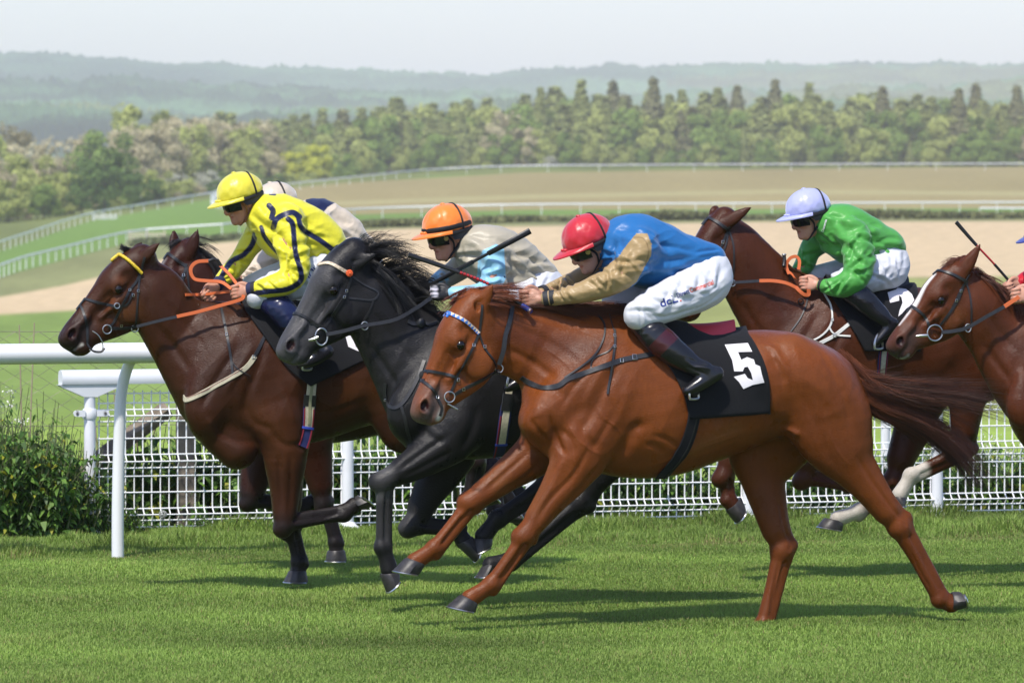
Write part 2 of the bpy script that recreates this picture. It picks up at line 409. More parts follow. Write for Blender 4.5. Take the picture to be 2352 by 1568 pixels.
def hind_leg(s, P, sc=1.0, k=.03):
    """P: stifle, hock, fetlock, coronet centre"""
    S, K, Ft, C = P; b1 = rot_behind(S, K) * sc; b2 = rot_behind(K, Ft) * sc; b3 = rot_behind(Ft, C) * sc
    s.chain(spl([S, lerp(S, K, .3), lerp(S, K, .6), lerp(S, K, .85), K], 4), sc * spl([[.085], [.075], [.058], [.044], [.046]], 4)[:, 0], k, spl([[.62], [.66], [.75], [.9], [1.0]], 4)[:, 0])
    s.chain(spl([lerp(S, K, .12) + b1 * .03, lerp(S, K, .35) + b1 * .05, lerp(S, K, .7) + b1 * .040, K + b1 * .048], 4), sc * spl([[.04], [.036], [.020], [.021]], 4)[:, 0], .02)
    s.chain(spl([lerp(S, K, .15) - b1 * .04, lerp(S, K, .45) - b1 * .034, lerp(S, K, .9) - b1 * .016], 4), sc * spl([[.035], [.032], [.018]], 4)[:, 0], .03)
    dk = (Ft - K) / np.linalg.norm(Ft - K)
    s.ell(K, sc * np.array([.050, .045, .055]), [b2 / sc, (0, 1, 0), dk], k=.02)
    s.chain([K + b1 * .052 - (K - S) / np.linalg.norm(K - S) * .012, K + b2 * .034 + dk * .05], sc * np.array([.022, .020]), .018)   # point of hock
    for sd in (-1, 1): s.chain([K + (0, sd * .047 * sc, 0) + b1 * .028 - dk * .03, K + (0, sd * .045 * sc, 0) + b1 * .02 + dk * .0], sc * .008, .018, op='sub')
    s.chain(spl([K, lerp(K, Ft, .2), lerp(K, Ft, .5), lerp(K, Ft, .85), Ft], 3), sc * spl([[.044], [.036], [.030], [.030], [.033]], 3)[:, 0], .018)
    s.chain(spl([lerp(K, Ft, .08) + b2 * .032, lerp(K, Ft, .4) + b2 * .032, lerp(K, Ft, .95) + b2 * .028], 3), sc * spl([[.022], [.0185], [.02]], 3)[:, 0], .012)
    for sd in (-1, 1): s.chain([lerp(K, Ft, .16) + b2 * .016 + (0, sd * .034 * sc, 0), lerp(K, Ft, .5) + b2 * .016 + (0, sd * .030 * sc, 0), lerp(K, Ft, .86) + b2 * .014 + (0, sd * .032 * sc, 0)], sc * .0085, .010, op='sub')
    s.ell(Ft, sc * np.array([.036, .036, .040]), [b2 / sc, (0, 1, 0), dk], k=.014)
    s.chain([Ft + b2 * .026 + dk * .006, Ft + b3 * .028 + dk * .012], sc * .024, .014)
    s.chain(spl([Ft, lerp(Ft, C, .45), C], 3), sc * spl([[.035], [.032], [.038]], 3)[:, 0], .014)
    s.chain([lerp(Ft, C, .25) + b3 * .016, lerp(Ft, C, .9) + b3 * .018], sc * .021, .016)
def head_prims(s, H, ears, open_mouth=0.0):
    S = H.S; W = H.W; ax = [H.U, H.V, H.W]
    q = spl([(.02, .07, .125, 1.0), (.12, .045, .130, 1.05), (.22, .03, .128, 1.12), (.33, .025, .124, 1.12), (.45, .035, .104, 1.0), (.6, .055, .094, .84), (.75, .068, .086, .84), (.88, .085, .088, .95), (.95, .10, .082, 1.0)], 4)
    s.chain([H(a, b) for a, b in q[:, :2]], q[:, 2] * S, .03, q[:, 3], W)
    q = spl([(.22, .24, .13, .75), (.34, .29, .155, .60), (.45, .30, .152, .54), (.56, .268, .14, .54), (.70, .215, .118, .58), (.83, .175, .096, .72), (.92, .165, .085, .85)], 4)
    om = open_mouth
    s.chain([H(a, b + om * max(0, a - .5)) for a, b in q[:, :2]], q[:, 2] * S, .035, q[:, 3], W)
    s.chain([H(.10, .16), H(.30, .17)], .12 * S, .04, .9, W)
    for sd in (-1, 1):
        s.ell(H(.405, .265, sd * .082), S * np.array([.135, .15, .042]), ax, k=.022)                 # masseter
        s.chain([H(.37, .165, sd * .112), H(.50, .165, sd * .094), H(.63, .16, sd * .070)], S * np.array([.016, .013, .010]), .05)   # facial crest
        s.ell(H(.335, .055, sd * .118), S * np.array([.062, .048, .036]), ax, k=.03)                 # brow
        s.ell(H(.235, .055, sd * .158), S * np.array([.034, .022, .018]), ax, k=.03, op='sub')        # hollow above the eye
        s.ell(H(.362, .088, sd * .156), S * np.array([.038, .029, .020]), ax, k=.012, op='sub')       # socket
        s.chain([H(.322, .078, sd * .139), H(.357, .058, sd * .144), H(.398, .077, sd * .137)], .011 * S, .010)
        s.chain([H(.322, .090, sd * .136), H(.362, .118, sd * .138), H(.402, .098, sd * .132)], .010 * S, .012)
        s.chain([H(.47, .085, sd * .124), H(.68, .11, sd * .094)], .010 * S, .05, op='sub')          # hollow beside the nasal bone
        s.chain([H(.71, .075, sd * .070), H(.86, .07, sd * .078)], .020 * S, .03)                      # nasal muscle
        s.ell(H(.900, .085, sd * .070), S * np.array([.070, .062, .036]), ax, k=.025)                  # nostril flare
        s.ell(H(.905, .082, sd * .112), S * np.array([.056, .033, .046]), [H.U * .90 + H.V * .43, H.V * .90 - H.U * .43, H.W], k=.010, op='sub')
        s.chain(spl([H(.862, .055, sd * .088), H(.905, .040, sd * .100), H(.952, .070, sd * .098), H(.950, .115, sd * .094)], 4), .010 * S, .010)
        s.chain([H(.53, .22, sd * .096), H(.58, .30, sd * .082), H(.59, .36, sd * .07)], .008 * S, .04, op='sub')   # front edge of the cheek
    s.ell(H(.955, .125), S * np.array([.052, .080, .078]), ax, k=.03)
    s.ell(H(.925, .205 + om * .45), S * np.array([.070, .048, .060]), ax, k=.03)
    s.ell(H(.895, .245 + om * .42), S * np.array([.056, .036, .046]), ax, k=.03)
    for sd in (-1, 1): s.chain(spl([H(1.01, .175 + om * .2, sd * .05), H(.93, .178 + om * .2, sd * .088), H(.80, .182 + om * .1, sd * .088)], 3), S * (.012 + om * .06), .012, op='sub')
    for tip, base, wid in ears:
        tip, base = np.array(tip), np.array(base); d = tip - base; L = np.linalg.norm(d); d = d / L
        o = np.array([-.25, np.sign(base[1] - H.O[1] + 1e-9) * .9, .2]); o = o - d * (o @ d); o /= np.linalg.norm(o)
        q = spl([(0, .030), (.2, .036), (.42, .036), (.72, .021), (1.0, .002)], 4)
        s.chain([base + d * L * t for t in q[:, 0]], q[:, 1] * wid, .022, .55, o)
        q = spl([(.2, .014), (.5, .022), (.8, .011), (.95, .002)], 4)
        s.chain([base + d * L * t + o * .030 * wid for t in q[:, 0]], q[:, 1] * wid, .006, .6, o, op='sub')
# ------------------------------------------------------------------ terrain: valley behind the course, built from surveyed heights
_COLS = np.array([0, 300, 540, 800, 1200.0])
_DEP = np.array([40, 60, 100, 150, 220, 300, 380, 440, 500, 560, 620, 680, 760, 860, 960, 1050, 1200, 1500, 2200, 3200.0])
_ROWS = np.array([
    [1190, 1095, 1000, 920, 840, 780, 722, 672, 625, 596, 573, 555, 530, 510, 500, 492, 480, 470, 440, 420],
    [1190, 1095, 996, 915, 835, 768, 706, 650, 590, 556, 530, 512, 496, 483, 474, 468, 462, 455, 435, 420],
    [1190, 1092, 994, 908, 828, 755, 684, 622, 570, 540, 512, 488, 465, 447, 437, 432, 425, 428, 430, 420],
    [1190, 1091, 992, 904, 820, 745, 662, 602, 556, 524, 502, 482, 455, 430, 414, 408, 404, 410, 425, 420],
    [1190, 1090, 990, 900, 815, 735, 640, 590, 548, 512, 492, 472, 445, 415, 393, 385, 382, 395, 420, 420]], float)
_PXG = np.concatenate([np.arange(-12000, -3000, 600.0), np.arange(-3000, 5401, 15.0), np.arange(6000, 15001, 600.0)])
_DG = np.concatenate([np.arange(39.2, 100, 3), np.arange(100, 300, 8), np.arange(300, 700, 4), np.arange(700, 1100, 7), np.arange(1100, 3300, 60)])
def _grid_rows():
    rows = np.stack([np.interp(_DG, _DEP, r) for r in _ROWS])
    out = np.stack([np.interp(np.clip(_PXG, 0, 1200), _COLS, rows[:, j]) for j in range(len(_DG))], 1)
    ker = np.exp(-np.linspace(-2, 2, 21) ** 2); ker /= ker.sum()
    pad = np.pad(out, ((10, 10), (0, 0)), 'edge'); out = np.stack([np.convolve(pad[:, j], ker, 'valid') for j in range(out.shape[1])], 1)
    k2 = np.array([1, 2, 3, 2, 1.0]); k2 /= k2.sum()
    z = EYE - (out - row_of(1e9)) * _DG[None] / FPX
    pad = np.pad(z, ((0, 0), (2, 2)), 'edge'); return np.stack([np.convolve(pad[i], k2, 'valid') for i in range(z.shape[0])], 0)
_ZG = _grid_rows()
def terrain_z(x, y):
    px = CX + x / y * FPX
    i = np.clip(np.interp(px, _PXG, np.arange(len(_PXG))), 0, len(_PXG) - 1.001); j = np.clip(np.interp(y, _DG, np.arange(len(_DG))), 0, len(_DG) - 1.001)
    a, b = int(i), int(j); u, v = i - a, j - b
    return (_ZG[a, b] * (1 - u) + _ZG[a + 1, b] * u) * (1 - v) + (_ZG[a, b + 1] * (1 - u) + _ZG[a + 1, b + 1] * u) * v
def terrain_px(px, row, dlo=45, dhi=1100):
    """terrain point seen at a picture point"""
    ds = np.linspace(dlo, dhi, 900); prev = None
    for d in ds:
        x = (px - CX) / FPX * d; r = row_of(d, terrain_z(x, d))
        if r <= row: return np.array([x, d, terrain_z(x, d)])
    x = (px - CX) / FPX * dhi; return np.array([x, dhi, terrain_z(x, dhi)])
def build_terrain():
    PX, D = np.meshgrid(_PXG, _DG, indexing='ij'); X = (PX - CX) / FPX * D
    V = np.stack([X, D, _ZG], -1).reshape(-1, 3); n, m = PX.shape
    k = D * _c - (_ZG - EYE) * _s; rows = CY - FPX * (D * _s + (_ZG - EYE) * _c) / k
    ii, jj = np.meshgrid(np.arange(n - 1), np.arange(m - 1), indexing='ij'); a = (ii * m + jj).ravel()
    F = np.stack([a, a + m, a + m + 1, a + 1], 1)
    P = PX.ravel(); Rw = rows.ravel(); Dd = D.ravel()
    lin = lambda xs, ys: np.interp(P, xs, ys)
    s_up = lin([0, 150, 300, 480, 900, 1700, 2400], [682, 655, 618, 560, 526, 510, 508]); s_lo = lin([0, 300, 700, 1200, 1700, 2400], [722, 705, 680, 655, 640, 634])
    r2 = lin([0, 300, 545, 810, 1200, 2352], [636, 556, 537, 505, 494, 490]); r1 = lin([0, 205, 500, 780, 1000, 1250, 2352], [576, 508, 455, 428, 404, 394, 390])
    sm = lambda e: np.clip(.5 + e, 0, 1)
    # infield (tan) lies right of its curved rail, between the two rails
    inl = lin([400, 480, 600, 800, 1200, 2352], [600, 462, 436, 418, 394, 380]); 
    tan = sm((P - 495 - np.abs(Rw - 458) * 1.2) / 60) * sm((Rw - inl - 2) / 6) * sm((r2 - 12 - Rw) / 5)
    turf2 = sm((r2 - Rw) / 3) * sm((Rw - r1) / 3)
    sand = sm((Rw - s_up) / 5) * sm((s_lo - Rw) / 6)
    v3 = np.stack([P / 60, Rw / 9, Dd * 0], 1)
    nz = noise3(v3, 1.0, 11)[:, None]; nz2 = noise3(np.stack([P / 200, Rw / 12, Dd * 0], 1), 1.0, 12)[:, None]
    def mixc(C, w, c): return C * (1 - w[:, None]) + np.array(c) * w[:, None]
    C = np.tile(np.array([.150, .175, .050]), (len(P), 1))                                  # far rough grass
    low = sm((Rw - s_lo) / 12); C = mixc(C, low, (.255, .275, .085))                         # pasture below the gallop
    lft = low * sm((760 - P) / 250); C = mixc(C, lft, (.190, .270, .060)); near = sm((120 - Dd) / 40); C = mixc(C, near, (.215, .30, .050))
    mid = sm((s_up - Rw) / 6) * sm((Rw - r2) / 6); C = mixc(C, mid, (.20, .21, .085))         # olive meadow above the gallop
    C *= 1 + .10 * nz + .10 * nz2
    C = mixc(C, sand, (.53, .405, .24)); C *= 1 + (.03 * nz2)
    C = mixc(C, turf2, (.145, .235, .050))
    C *= 1 + .05 * nz2 * turf2[:, None]
    C = mixc(C, tan, (.285, .235, .105)); C *= 1 + (.05 * nz + .05 * nz2) * tan[:, None]
    C = mixc(C, tan * sm((1 - np.abs(Rw - lin([700, 1200, 1800, 2352], [470, 452, 440, 445])) / 5)), (.34, .30, .14)) if True else C
    zone = np.zeros(len(P), int)
    zone[turf2 > .5] = 2; zone[tan > .5] = 3; zone[sand > .5] = 1; zone[(Rw < r1) & (Dd > 500)] = 4; zone[(Rw > s_lo) & (zone == 0)] = 5
    zf = np.median(zone[F], axis=1).astype(int)
    m_ = mat('grassland', (.2, .3, .06), .95, .1, attr='tint', noise=(.9, .18), bump=(1.2, .5, .3))
    for z_, nm in ((0, 'meadow'), (1, 'sand_gallop'), (2, 'far_turf_course'), (3, 'infield'), (4, 'far_pasture'), (5, 'pasture')):
        f = F[zf == z_]
        if len(f) == 0: continue
        u, inv = np.unique(f, return_inverse=True); me = mesh(nm, V[u], inv.reshape(-1, 4)); set_col(me, 'tint', C[u])
        tag(obj(nm, me, m_), kind='structure')
build_terrain()
# ------------------------------------------------------------------ hills
def build_hills():
    rows = {7600: ([-3000, 0, 80, 200, 400, 600, 800, 1000, 1150, 1300, 1600, 1900, 2352, 5400], [140, 131, 128, 137, 149, 160, 166, 176, 172, 163, 153, 150, 154, 170]),
            5600: ([-3000, 0, 250, 600, 1000, 1400, 1800, 2200, 2330, 2420, 5400], [205, 196, 188, 204, 222, 226, 216, 205, 182, 168, 190]),
            4200: ([-3000, 0, 300, 700, 1100, 1600, 2352, 5400], [262, 256, 262, 262, 250, 246, 240, 240])}
    m_ = mat('wooded_hill', (.05, .085, .035), .95, .1, attr='tint', noise=(.012, .35), bump=(.05, 1.0, 12.0))
    for d0, (xs, ys) in rows.items():
        px = np.arange(-3000, 5401, 7.0); t = np.linspace(0, 1, 60)
        top = np.interp(px, xs, ys); ker = np.exp(-np.linspace(-2, 2, 31) ** 2); ker /= ker.sum(); top = np.convolve(np.pad(top, 15, 'edge'), ker, 'valid')
        PX, Tt = np.meshgrid(px, t, indexing='ij'); D = d0 - (1 - Tt) * d0 * .22
        ztop = EYE + (row_of(1e9) - top[:, None]) * d0 / FPX
        Z = -10 + (ztop + 10) * (np.sin(Tt * np.pi / 2) ** 1.2)
        X = (PX - CX) / FPX * D; V = np.stack([X, D, Z], -1).reshape(-1, 3)
        Q = np.stack([X.ravel() / 28, D.ravel() / 60, X.ravel() * 0], 1)
        V[:, 2] += 3.0 * noise3(Q, 1.0, d0) * (0.3 + .7 * Tt.ravel()) + 3.6 * noise3(Q * 3.1, 1.0, d0 + 1) + 1.9 * np.random.default_rng(d0).normal(size=len(V))
        patch = noise3(np.stack([X.ravel() / 300, D.ravel() / 180, X.ravel() * 0], 1), 1.0, d0 + 2)
        C = np.array([.070, .140, .052]) * (1 + .5 * patch[:, None] + .35 * noise3(np.stack([X.ravel() / 70, D.ravel() / 40, X.ravel() * 0], 1), 1.0, d0 + 5)[:, None]) ; C = np.where(patch[:, None] > .75, np.array([.13, .17, .05]), C)
        n, m = PX.shape; ii, jj = np.meshgrid(np.arange(n - 1), np.arange(m - 1), indexing='ij'); a = (ii * m + jj).ravel()
        me = mesh('hill', V, np.stack([a, a + m, a + m + 1, a + 1], 1)); set_col(me, 'tint', C)
        tag(obj('hills', me, m_), kind='structure')
    me = mesh('plain', [(-9000, 3000, -14), (9000, 3000, -14), (9000, 9000, -14), (-9000, 9000, -14)], [(0, 1, 2, 3)]); tag(obj('terrain', me, mat('plain', (.1, .14, .05), .95, .1, noise=(.004, .4))), kind='structure')
build_hills()
# ------------------------------------------------------------------ haze over the valley
def build_haze():
    m = bpy.data.materials.new('haze'); m.use_nodes = True; N, L = m.node_tree.nodes, m.node_tree.links; N.remove(N['Principled BSDF'])
    v = N.new('ShaderNodeVolumePrincipled'); v.inputs['Color'].default_value = (.955, .955, .985, 1); v.inputs['Density'].default_value = 1.38e-4; v.inputs['Anisotropy'].default_value = 0.0
    L.new(v.outputs[0], N['Material Output'].inputs['Volume'])
    b = MB().box((0, 4400, 78), (15000, 9300, 190)).build('haze', m, smooth=False); tag(b, kind='stuff')
build_haze()
# ------------------------------------------------------------------ trees
def leaf_cloud(C, size, rng, flat=.5, droop=None):
    """one bent quad per point of C, random in direction"""
    n = len(C); a = rng.normal(size=(n, 3)); a /= np.linalg.norm(a, axis=1)[:, None]; b = np.cross(a, rng.normal(size=(n, 3))); b /= np.linalg.norm(b, axis=1)[:, None]
    if droop is not None: a = a * .45 + droop; a /= np.linalg.norm(a, axis=1)[:, None]; b = np.cross(a, rng.normal(size=(n, 3))); b /= np.linalg.norm(b, axis=1)[:, None]
    s = size * rng.uniform(.6, 1.4, (n, 1)); a = a * s; b = b * s * flat
    V = np.stack([C - a, C + b, C + a, C - b], 1).reshape(-1, 3); F = np.arange(4 * n).reshape(n, 4); return V, F
M_BARK = mat('bark', (.10, .085, .065), .9, .2, noise=(3, .4), bump=(6, .6, .05))
def foliage_mat(name, c, tr=.25):
    m = mat(name, c, .7, .25, trans=tr, noise=(.8, .35))
    return m
def crown_leaves(C, size, rng, c, up=.45, rough=.6, flat=.7, zw=.75):
    """leaf clumps that mostly face out of the crown they belong to"""
    n = len(C); q = C - np.asarray(c); q[:, 2] *= zw; q /= np.linalg.norm(q, axis=1)[:, None] + 1e-6; q = q + (0, 0, up) + rng.normal(size=q.shape) * rough; q /= np.linalg.norm(q, axis=1)[:, None]
    a = np.cross(q, rng.normal(size=(n, 3))); a /= np.linalg.norm(a, axis=1)[:, None] + 1e-9; b = np.cross(q, a); s = size * rng.uniform(.6, 1.4, (n, 1)); a = a * s; b = b * s * flat
    V = np.stack([C - a, C - b, C + a, C + b], 1).reshape(-1, 3)
    return V, np.arange(4 * n).reshape(n, 4)
def broad_tree(seed, h, w, nlump=26, nleaf=60, size=.30):
    rng = np.random.default_rng(seed); pts = []
    for i in range(nlump):
        z = rng.uniform(.22, .97) * h; rad = w * .5 * np.sqrt(max(.05, 1 - ((z / h - .52) / .52) ** 2)); ang = rng.uniform(0, 6.28); r = rad * np.sqrt(rng.uniform(.1, 1))
        c = np.array([r * np.cos(ang), r * np.sin(ang), z]); lr = w * rng.uniform(.10, .19)
        q = rng.normal(size=(nleaf, 3)); q /= np.linalg.norm(q, axis=1)[:, None]; pts.append(c + q * lr * rng.uniform(.55, 1.05, (nleaf, 1)) * (1, 1, .8))
    V, F = crown_leaves(np.concatenate(pts), size, rng, (0, 0, h * .42), .1, .5, .75, .5); crown = mesh('crown', V, F, False)
    t = MB(); t.tube(spl([(0, 0, -.6), (.1, 0, h * .25), (-.1, .1, h * .5), (.1, 0, h * .8)], 5), np.linspace(.035 * h * .6, .05, 16), 8)
    for i in range(5):
        a = rng.uniform(0, 6.28); z = h * rng.uniform(.22, .45); e = np.array([np.cos(a), np.sin(a), 0]) * w * .36
        t.tube(spl([(0, 0, z), e * .5 + (0, 0, z + h * .12), e + (0, 0, z + h * .28)], 4), np.linspace(.012 * h, .04, 9), 6)
    tb = t.build('trunk', M_BARK); tm = tb.data; bpy.data.objects.remove(tb); return crown, tm
def conifer(seed, h, w):
    rng = np.random.default_rng(seed); pts = []; dr = []
    for i in range(46):
        z = h * (.12 + .88 * (i + rng.uniform(0, 1)) / 46); rad = w * .5 * max(.05, (1 - z / h)) ** .88 * rng.uniform(.8, 1.1)
        for k in range(15):
            a = rng.uniform(0, 6.28); d = np.array([np.cos(a), np.sin(a), -.22]); m = 6
            tt = np.sqrt(rng.uniform(.45, 1, (m, 1))); pts.append(np.array([0, 0, z]) + d * tt * rad + rng.normal(size=(m, 3)) * .22); dr.append(np.tile(d, (m, 1)))
    V, F = crown_leaves(np.concatenate(pts), .34, rng, (0, 0, h * .25), .30, .45, .8, 0.03); crown = mesh('crown', V, F, False)
    tb = MB().tube([(0, 0, -.6), (0, 0, h * .5), (0, 0, h * .97)], [.022 * h, .012 * h, .03], 8).build('trunk', M_BARK); tm = tb.data; bpy.data.objects.remove(tb); return crown, tm
def build_trees():
    g = np.random.default_rng(5)
    FM = dict(con=foliage_mat('conifer_needles', (.275, .310, .100)), con2=foliage_mat('conifer_needles_grey', (.215, .215, .095)), green=foliage_mat('leaf_green', (.195, .285, .055)), dark=foliage_mat('leaf_dark', (.095, .165, .033)),
              olive=foliage_mat('leaf_olive', (.37, .41, .115)), pale=foliage_mat('leaf_grey_tan', (.46, .41, .24)), yellow=foliage_mat('leaf_yellow', (.52, .54, .06)), white=foliage_mat('blossom', (.42, .42, .32)))
    MESH = {}
    for k in ('con', 'con2'):
        for v in range(3): c, t = conifer(40 + v, 19, 9.5); c.materials.append(FM[k]); t.materials.clear(); t.materials.append(M_BARK); MESH[k, v] = (c, t, 19.0)
    for k in ('green', 'dark', 'olive', 'pale', 'yellow', 'white'):
        for v in range(2): c, t = broad_tree(60 + v * 7 + len(k), 12, 11, 34, 130); c.materials.append(FM[k]); t.materials.clear(); t.materials.append(M_BARK); MESH[k, v] = (c, t, 12.0)
    LAB = dict(con=('conifer_tree', 'tall dark olive conifer standing in the wood beyond the far rail', 'conifers of the wood'), con2=('conifer_tree', 'grey brown spindly topped conifer rising out of the wood', 'grey topped conifers of the wood'),
               green=('leafy_tree', 'mid green leafy tree at the edge of the wood', 'green leafy trees along the wood'), dark=('leafy_tree', 'dark green round leafy tree below the wood', 'dark leafy trees'),
               olive=('leafy_tree', 'pale olive tree coming into leaf beside the wood', 'olive trees along the wood'), pale=('bare_tree', 'greyish tan tree still nearly bare beside the wood', 'nearly bare trees along the wood'),
               yellow=('leafy_tree', 'bright yellow green bushy tree in front of the conifers', 'yellow green trees'), white=('blossom_shrub', 'whitish blossoming hawthorn shrub below the trees', 'hawthorns in blossom'))
    def put(kind, px, row, d, hh, ws=1.0, label=None, group=True):
        c, t, h0 = MESH[kind, int(g.integers(0, 3 if kind[:3] == 'con' else 2))]; x = (px - CX) / FPX * d
        z = EYE - (row - row_of(1e9)) * d / FPX
        r = empty(LAB[kind][0], (x, d, z), g.uniform(0, 6.28)); s = hh / h0; r.scale = (s * ws, s * ws, s)
        tag(r, label or LAB[kind][1], 'tree' if 'shrub' not in LAB[kind][0] else 'shrub', None if label else LAB[kind][2])
        obj('crown', c, None, r); obj('trunk', t, None, r)
    tops = lambda px: np.interp(px, [480, 560, 700, 830, 1000, 1150, 1300, 1500, 1700, 1950, 2150, 2400], [262, 262, 262, 236, 226, 222, 208, 206, 212, 208, 216, 226])
    base = lambda px: np.interp(px, [-200, 0, 300, 520, 800, 1000, 1250, 2400], [520, 512, 478, 446, 418, 402, 393, 390])
    for rowi, (d, n, drop) in enumerate(((1420, 48, 4), (1350, 52, 16), (1290, 52, 34))):
        for i in range(n):
            px = 500 + (2480 - 500) * (i + g.uniform(-.3, .3) + .33 * rowi) / n; b = base(px) + 6
            t_ = tops(px) + drop + g.choice([-8, 0, 5, 10, 16]) + g.uniform(-6, 6)
            if g.uniform() < .09 and px > 1200: t_ = tops(px) - g.uniform(10, 26); put(str(g.choice(['con2', 'con'])), px, b, d, (b - t_) * d / FPX, 1.15); continue
            kd = g.choice(['con', 'con2', 'olive', 'green', 'pale'], p=[.62, .06, .17, .13, .02] if rowi else [.72, .10, .10, .08, 0.]); put(str(kd), px, b, d, max(6, (b - t_ - (0 if kd[:3] == 'con' else 14)) * d / FPX), g.uniform(1.25, 2.1) if kd[:3] == 'con' else g.uniform(.75, 1.05))
    # leafy edge of the wood
    for i in range(34):
        px = 820 + 1600 * (i + g.uniform(-.3, .3)) / 34; b = base(px) + 4; d = 1225
        k = g.choice(['green', 'olive', 'pale', 'con', 'olive', 'green']); t_ = b - g.uniform(45, 110)
        put(k, px, b, d, (b - t_) * d / FPX, g.uniform(.8, 1.1))
    # broad trees on the left
    for px, k, top, off, d, w in ((-60, 'olive', 300, 0, 930, 1.0), (15, 'pale', 300, 0, 1080, 1.0), (60, 'olive', 352, 0, 880, 1.0), (-10, 'pale', 372, 4, 860, .8), (130, 'pale', 330, 0, 1050, 1.0), (215, 'pale', 318, 0, 1050, .9), (240, 'dark', 348, 2, 860, 1.05), (305, 'dark', 400, 4, 855, .9),
                                  (190, 'dark', 415, 6, 850, .9), (238, 'green', 300, -6, 1040, .9), (320, 'olive', 246, -10, 1120, .8), (300, 'pale', 300, -4, 1060, .9), (360, 'pale', 300, 0, 1080, 1.0), (412, 'pale', 272, -4, 1110, .9), (440, 'olive', 290, 0, 1090, .8), (470, 'pale', 280, 0, 1130, 1.0), (520, 'pale', 282, 0, 1150, 1.0),
                                  (560, 'olive', 292, 0, 1130, .9), (590, 'pale', 285, 0, 1170, .9), (400, 'white', 398, 0, 930, 1.2), (480, 'white', 392, 0, 990, 1.3), (360, 'olive', 390, 2, 900, 1.1), (430, 'olive', 410, 2, 940, 1.3), (520, 'green', 395, 0, 1010, 1.2), (570, 'olive', 360, 0, 1080, 1.0), (620, 'pale', 335, 0, 1130, 1.0),
                                  (730, 'yellow', 336, 0, 1120, .95), (672, 'yellow', 352, 0, 1130, 1.0), (700, 'olive', 330, -4, 1160, 1.0), (790, 'green', 352, 0, 1180, 1.0), (840, 'olive', 345, 0, 1190, 1.0), (100, 'green', 425, 4, 850, 1.1), (20, 'olive', 415, 4, 840, 1.2), (-40, 'green', 400, 4, 850, 1.2), (150, 'olive', 395, 2, 870, 1.0), (355, 'dark', 412, 3, 868, .9), (1265, 'white', 360, 0, 1215, 1.2), (2265, 'green', 322, 0, 1215, 1.3)):
        b = base(px) + off; put(k, px, b, d, (b - top) * d / FPX, w)
    for i in range(26):
        px = -60 + 900 * (i + g.uniform(-.4, .4)) / 26; b = base(px) + 5; put(str(g.choice(['olive', 'pale', 'green', 'dark'])), px, b, float(np.interp(px, [0, 400, 800], [845, 905, 1165])), g.uniform(2.0, 4.2), 1.5)
build_trees()
# ------------------------------------------------------------------ far running rails
M_RAIL = mat('white_rail_plastic', (.80, .81, .82), .35, .5, noise=(2, .03))
def far_rail(name, pts, label, post_gap=3.0, h=1.15, r=.09, group=None):
    P = np.array([terrain_px(*p) for p in pts]); P = spl(P, 30); L = np.r_[0, np.cumsum(np.linalg.norm(np.diff(P, axis=0), axis=1))]
    m = max(2, int(L[-1] / post_gap)); t = np.linspace(0, L[-1], m + 1); Q = np.stack([np.interp(t, L, P[:, i]) for i in range(3)], 1)
    for q in Q: q[2] = terrain_z(q[0], q[1])
    root = empty(name, tuple(Q[0])); tag(root, label, 'railing', group); O = Q[0]
    MB().tube(Q - O + (0, 0, h), r, 8, flat=(.6, 1.0), up=(0, 0, 1)).build('top_rail', M_RAIL, root)
    pm = None; step = max(1, int(math.ceil(len(Q) / 95)))
    for i, q in enumerate(Q[::step]):
        if pm is None: o = MB().tube([(0, 0, -.4), (0, 0, .6), (0, 0, h)], .045, 6).build('post', M_RAIL, root); pm = o.data
        else: o = obj('post', pm, None, root)
        o.location = tuple(q - O)
    return root
far_rail('running_rail', [(-260, 668), (0, 580), (205, 511), (400, 475), (600, 447), (800, 424), (1000, 404), (1250, 396), (1700, 393), (2352, 391), (2800, 391)], 'long white running rail along the far side of the course below the wood', 4.6)
far_rail('running_rail', [(-260, 725), (0, 640), (140, 598), (295, 559), (420, 548), (545, 538), (810, 505), (1200, 494), (1700, 491), (2352, 488), (2800, 486)], 'white running rail curving past the sand gallop and below the tan infield', 4.4)
far_rail('running_rail', [(560, 443), (520, 446), (494, 455), (485, 466), (494, 476), (530, 482)], 'short hooked white rail round the left end of the tan infield', 3.0, 1.0, .11)
far_rail('running_rail', [(2250, 500), (2352, 500), (2700, 500)], 'lower white rail standing before the hedge at the far right', 3.0, 1.0, .08)
def hurdle(px, row, wid, label, col):
    p = terrain_px(px, row); root = empty('white_hurdle' if col[2] > .6 else 'wooden_hurdle', tuple(p)); tag(root, label, 'hurdle'); m_ = mat('hurdle_paint', col, .6)
    for k in range(3): MB().box((0, 0, .22 + k * .24), (wid, .06, .12)).build('board', m_, root, False)
    for sx in (-1, 0, 1): MB().box((sx * wid * .46, .08, .5), (.09, .09, 1.2)).build('post', m_, root, False)
hurdle(240, 506, 3.4, 'low white boarded panel standing on the far rail at left', (.66, .66, .66))
hurdle(338, 552, 3.8, 'pale pinkish brown boarded panel against the nearer left rail', (.62, .50, .42))
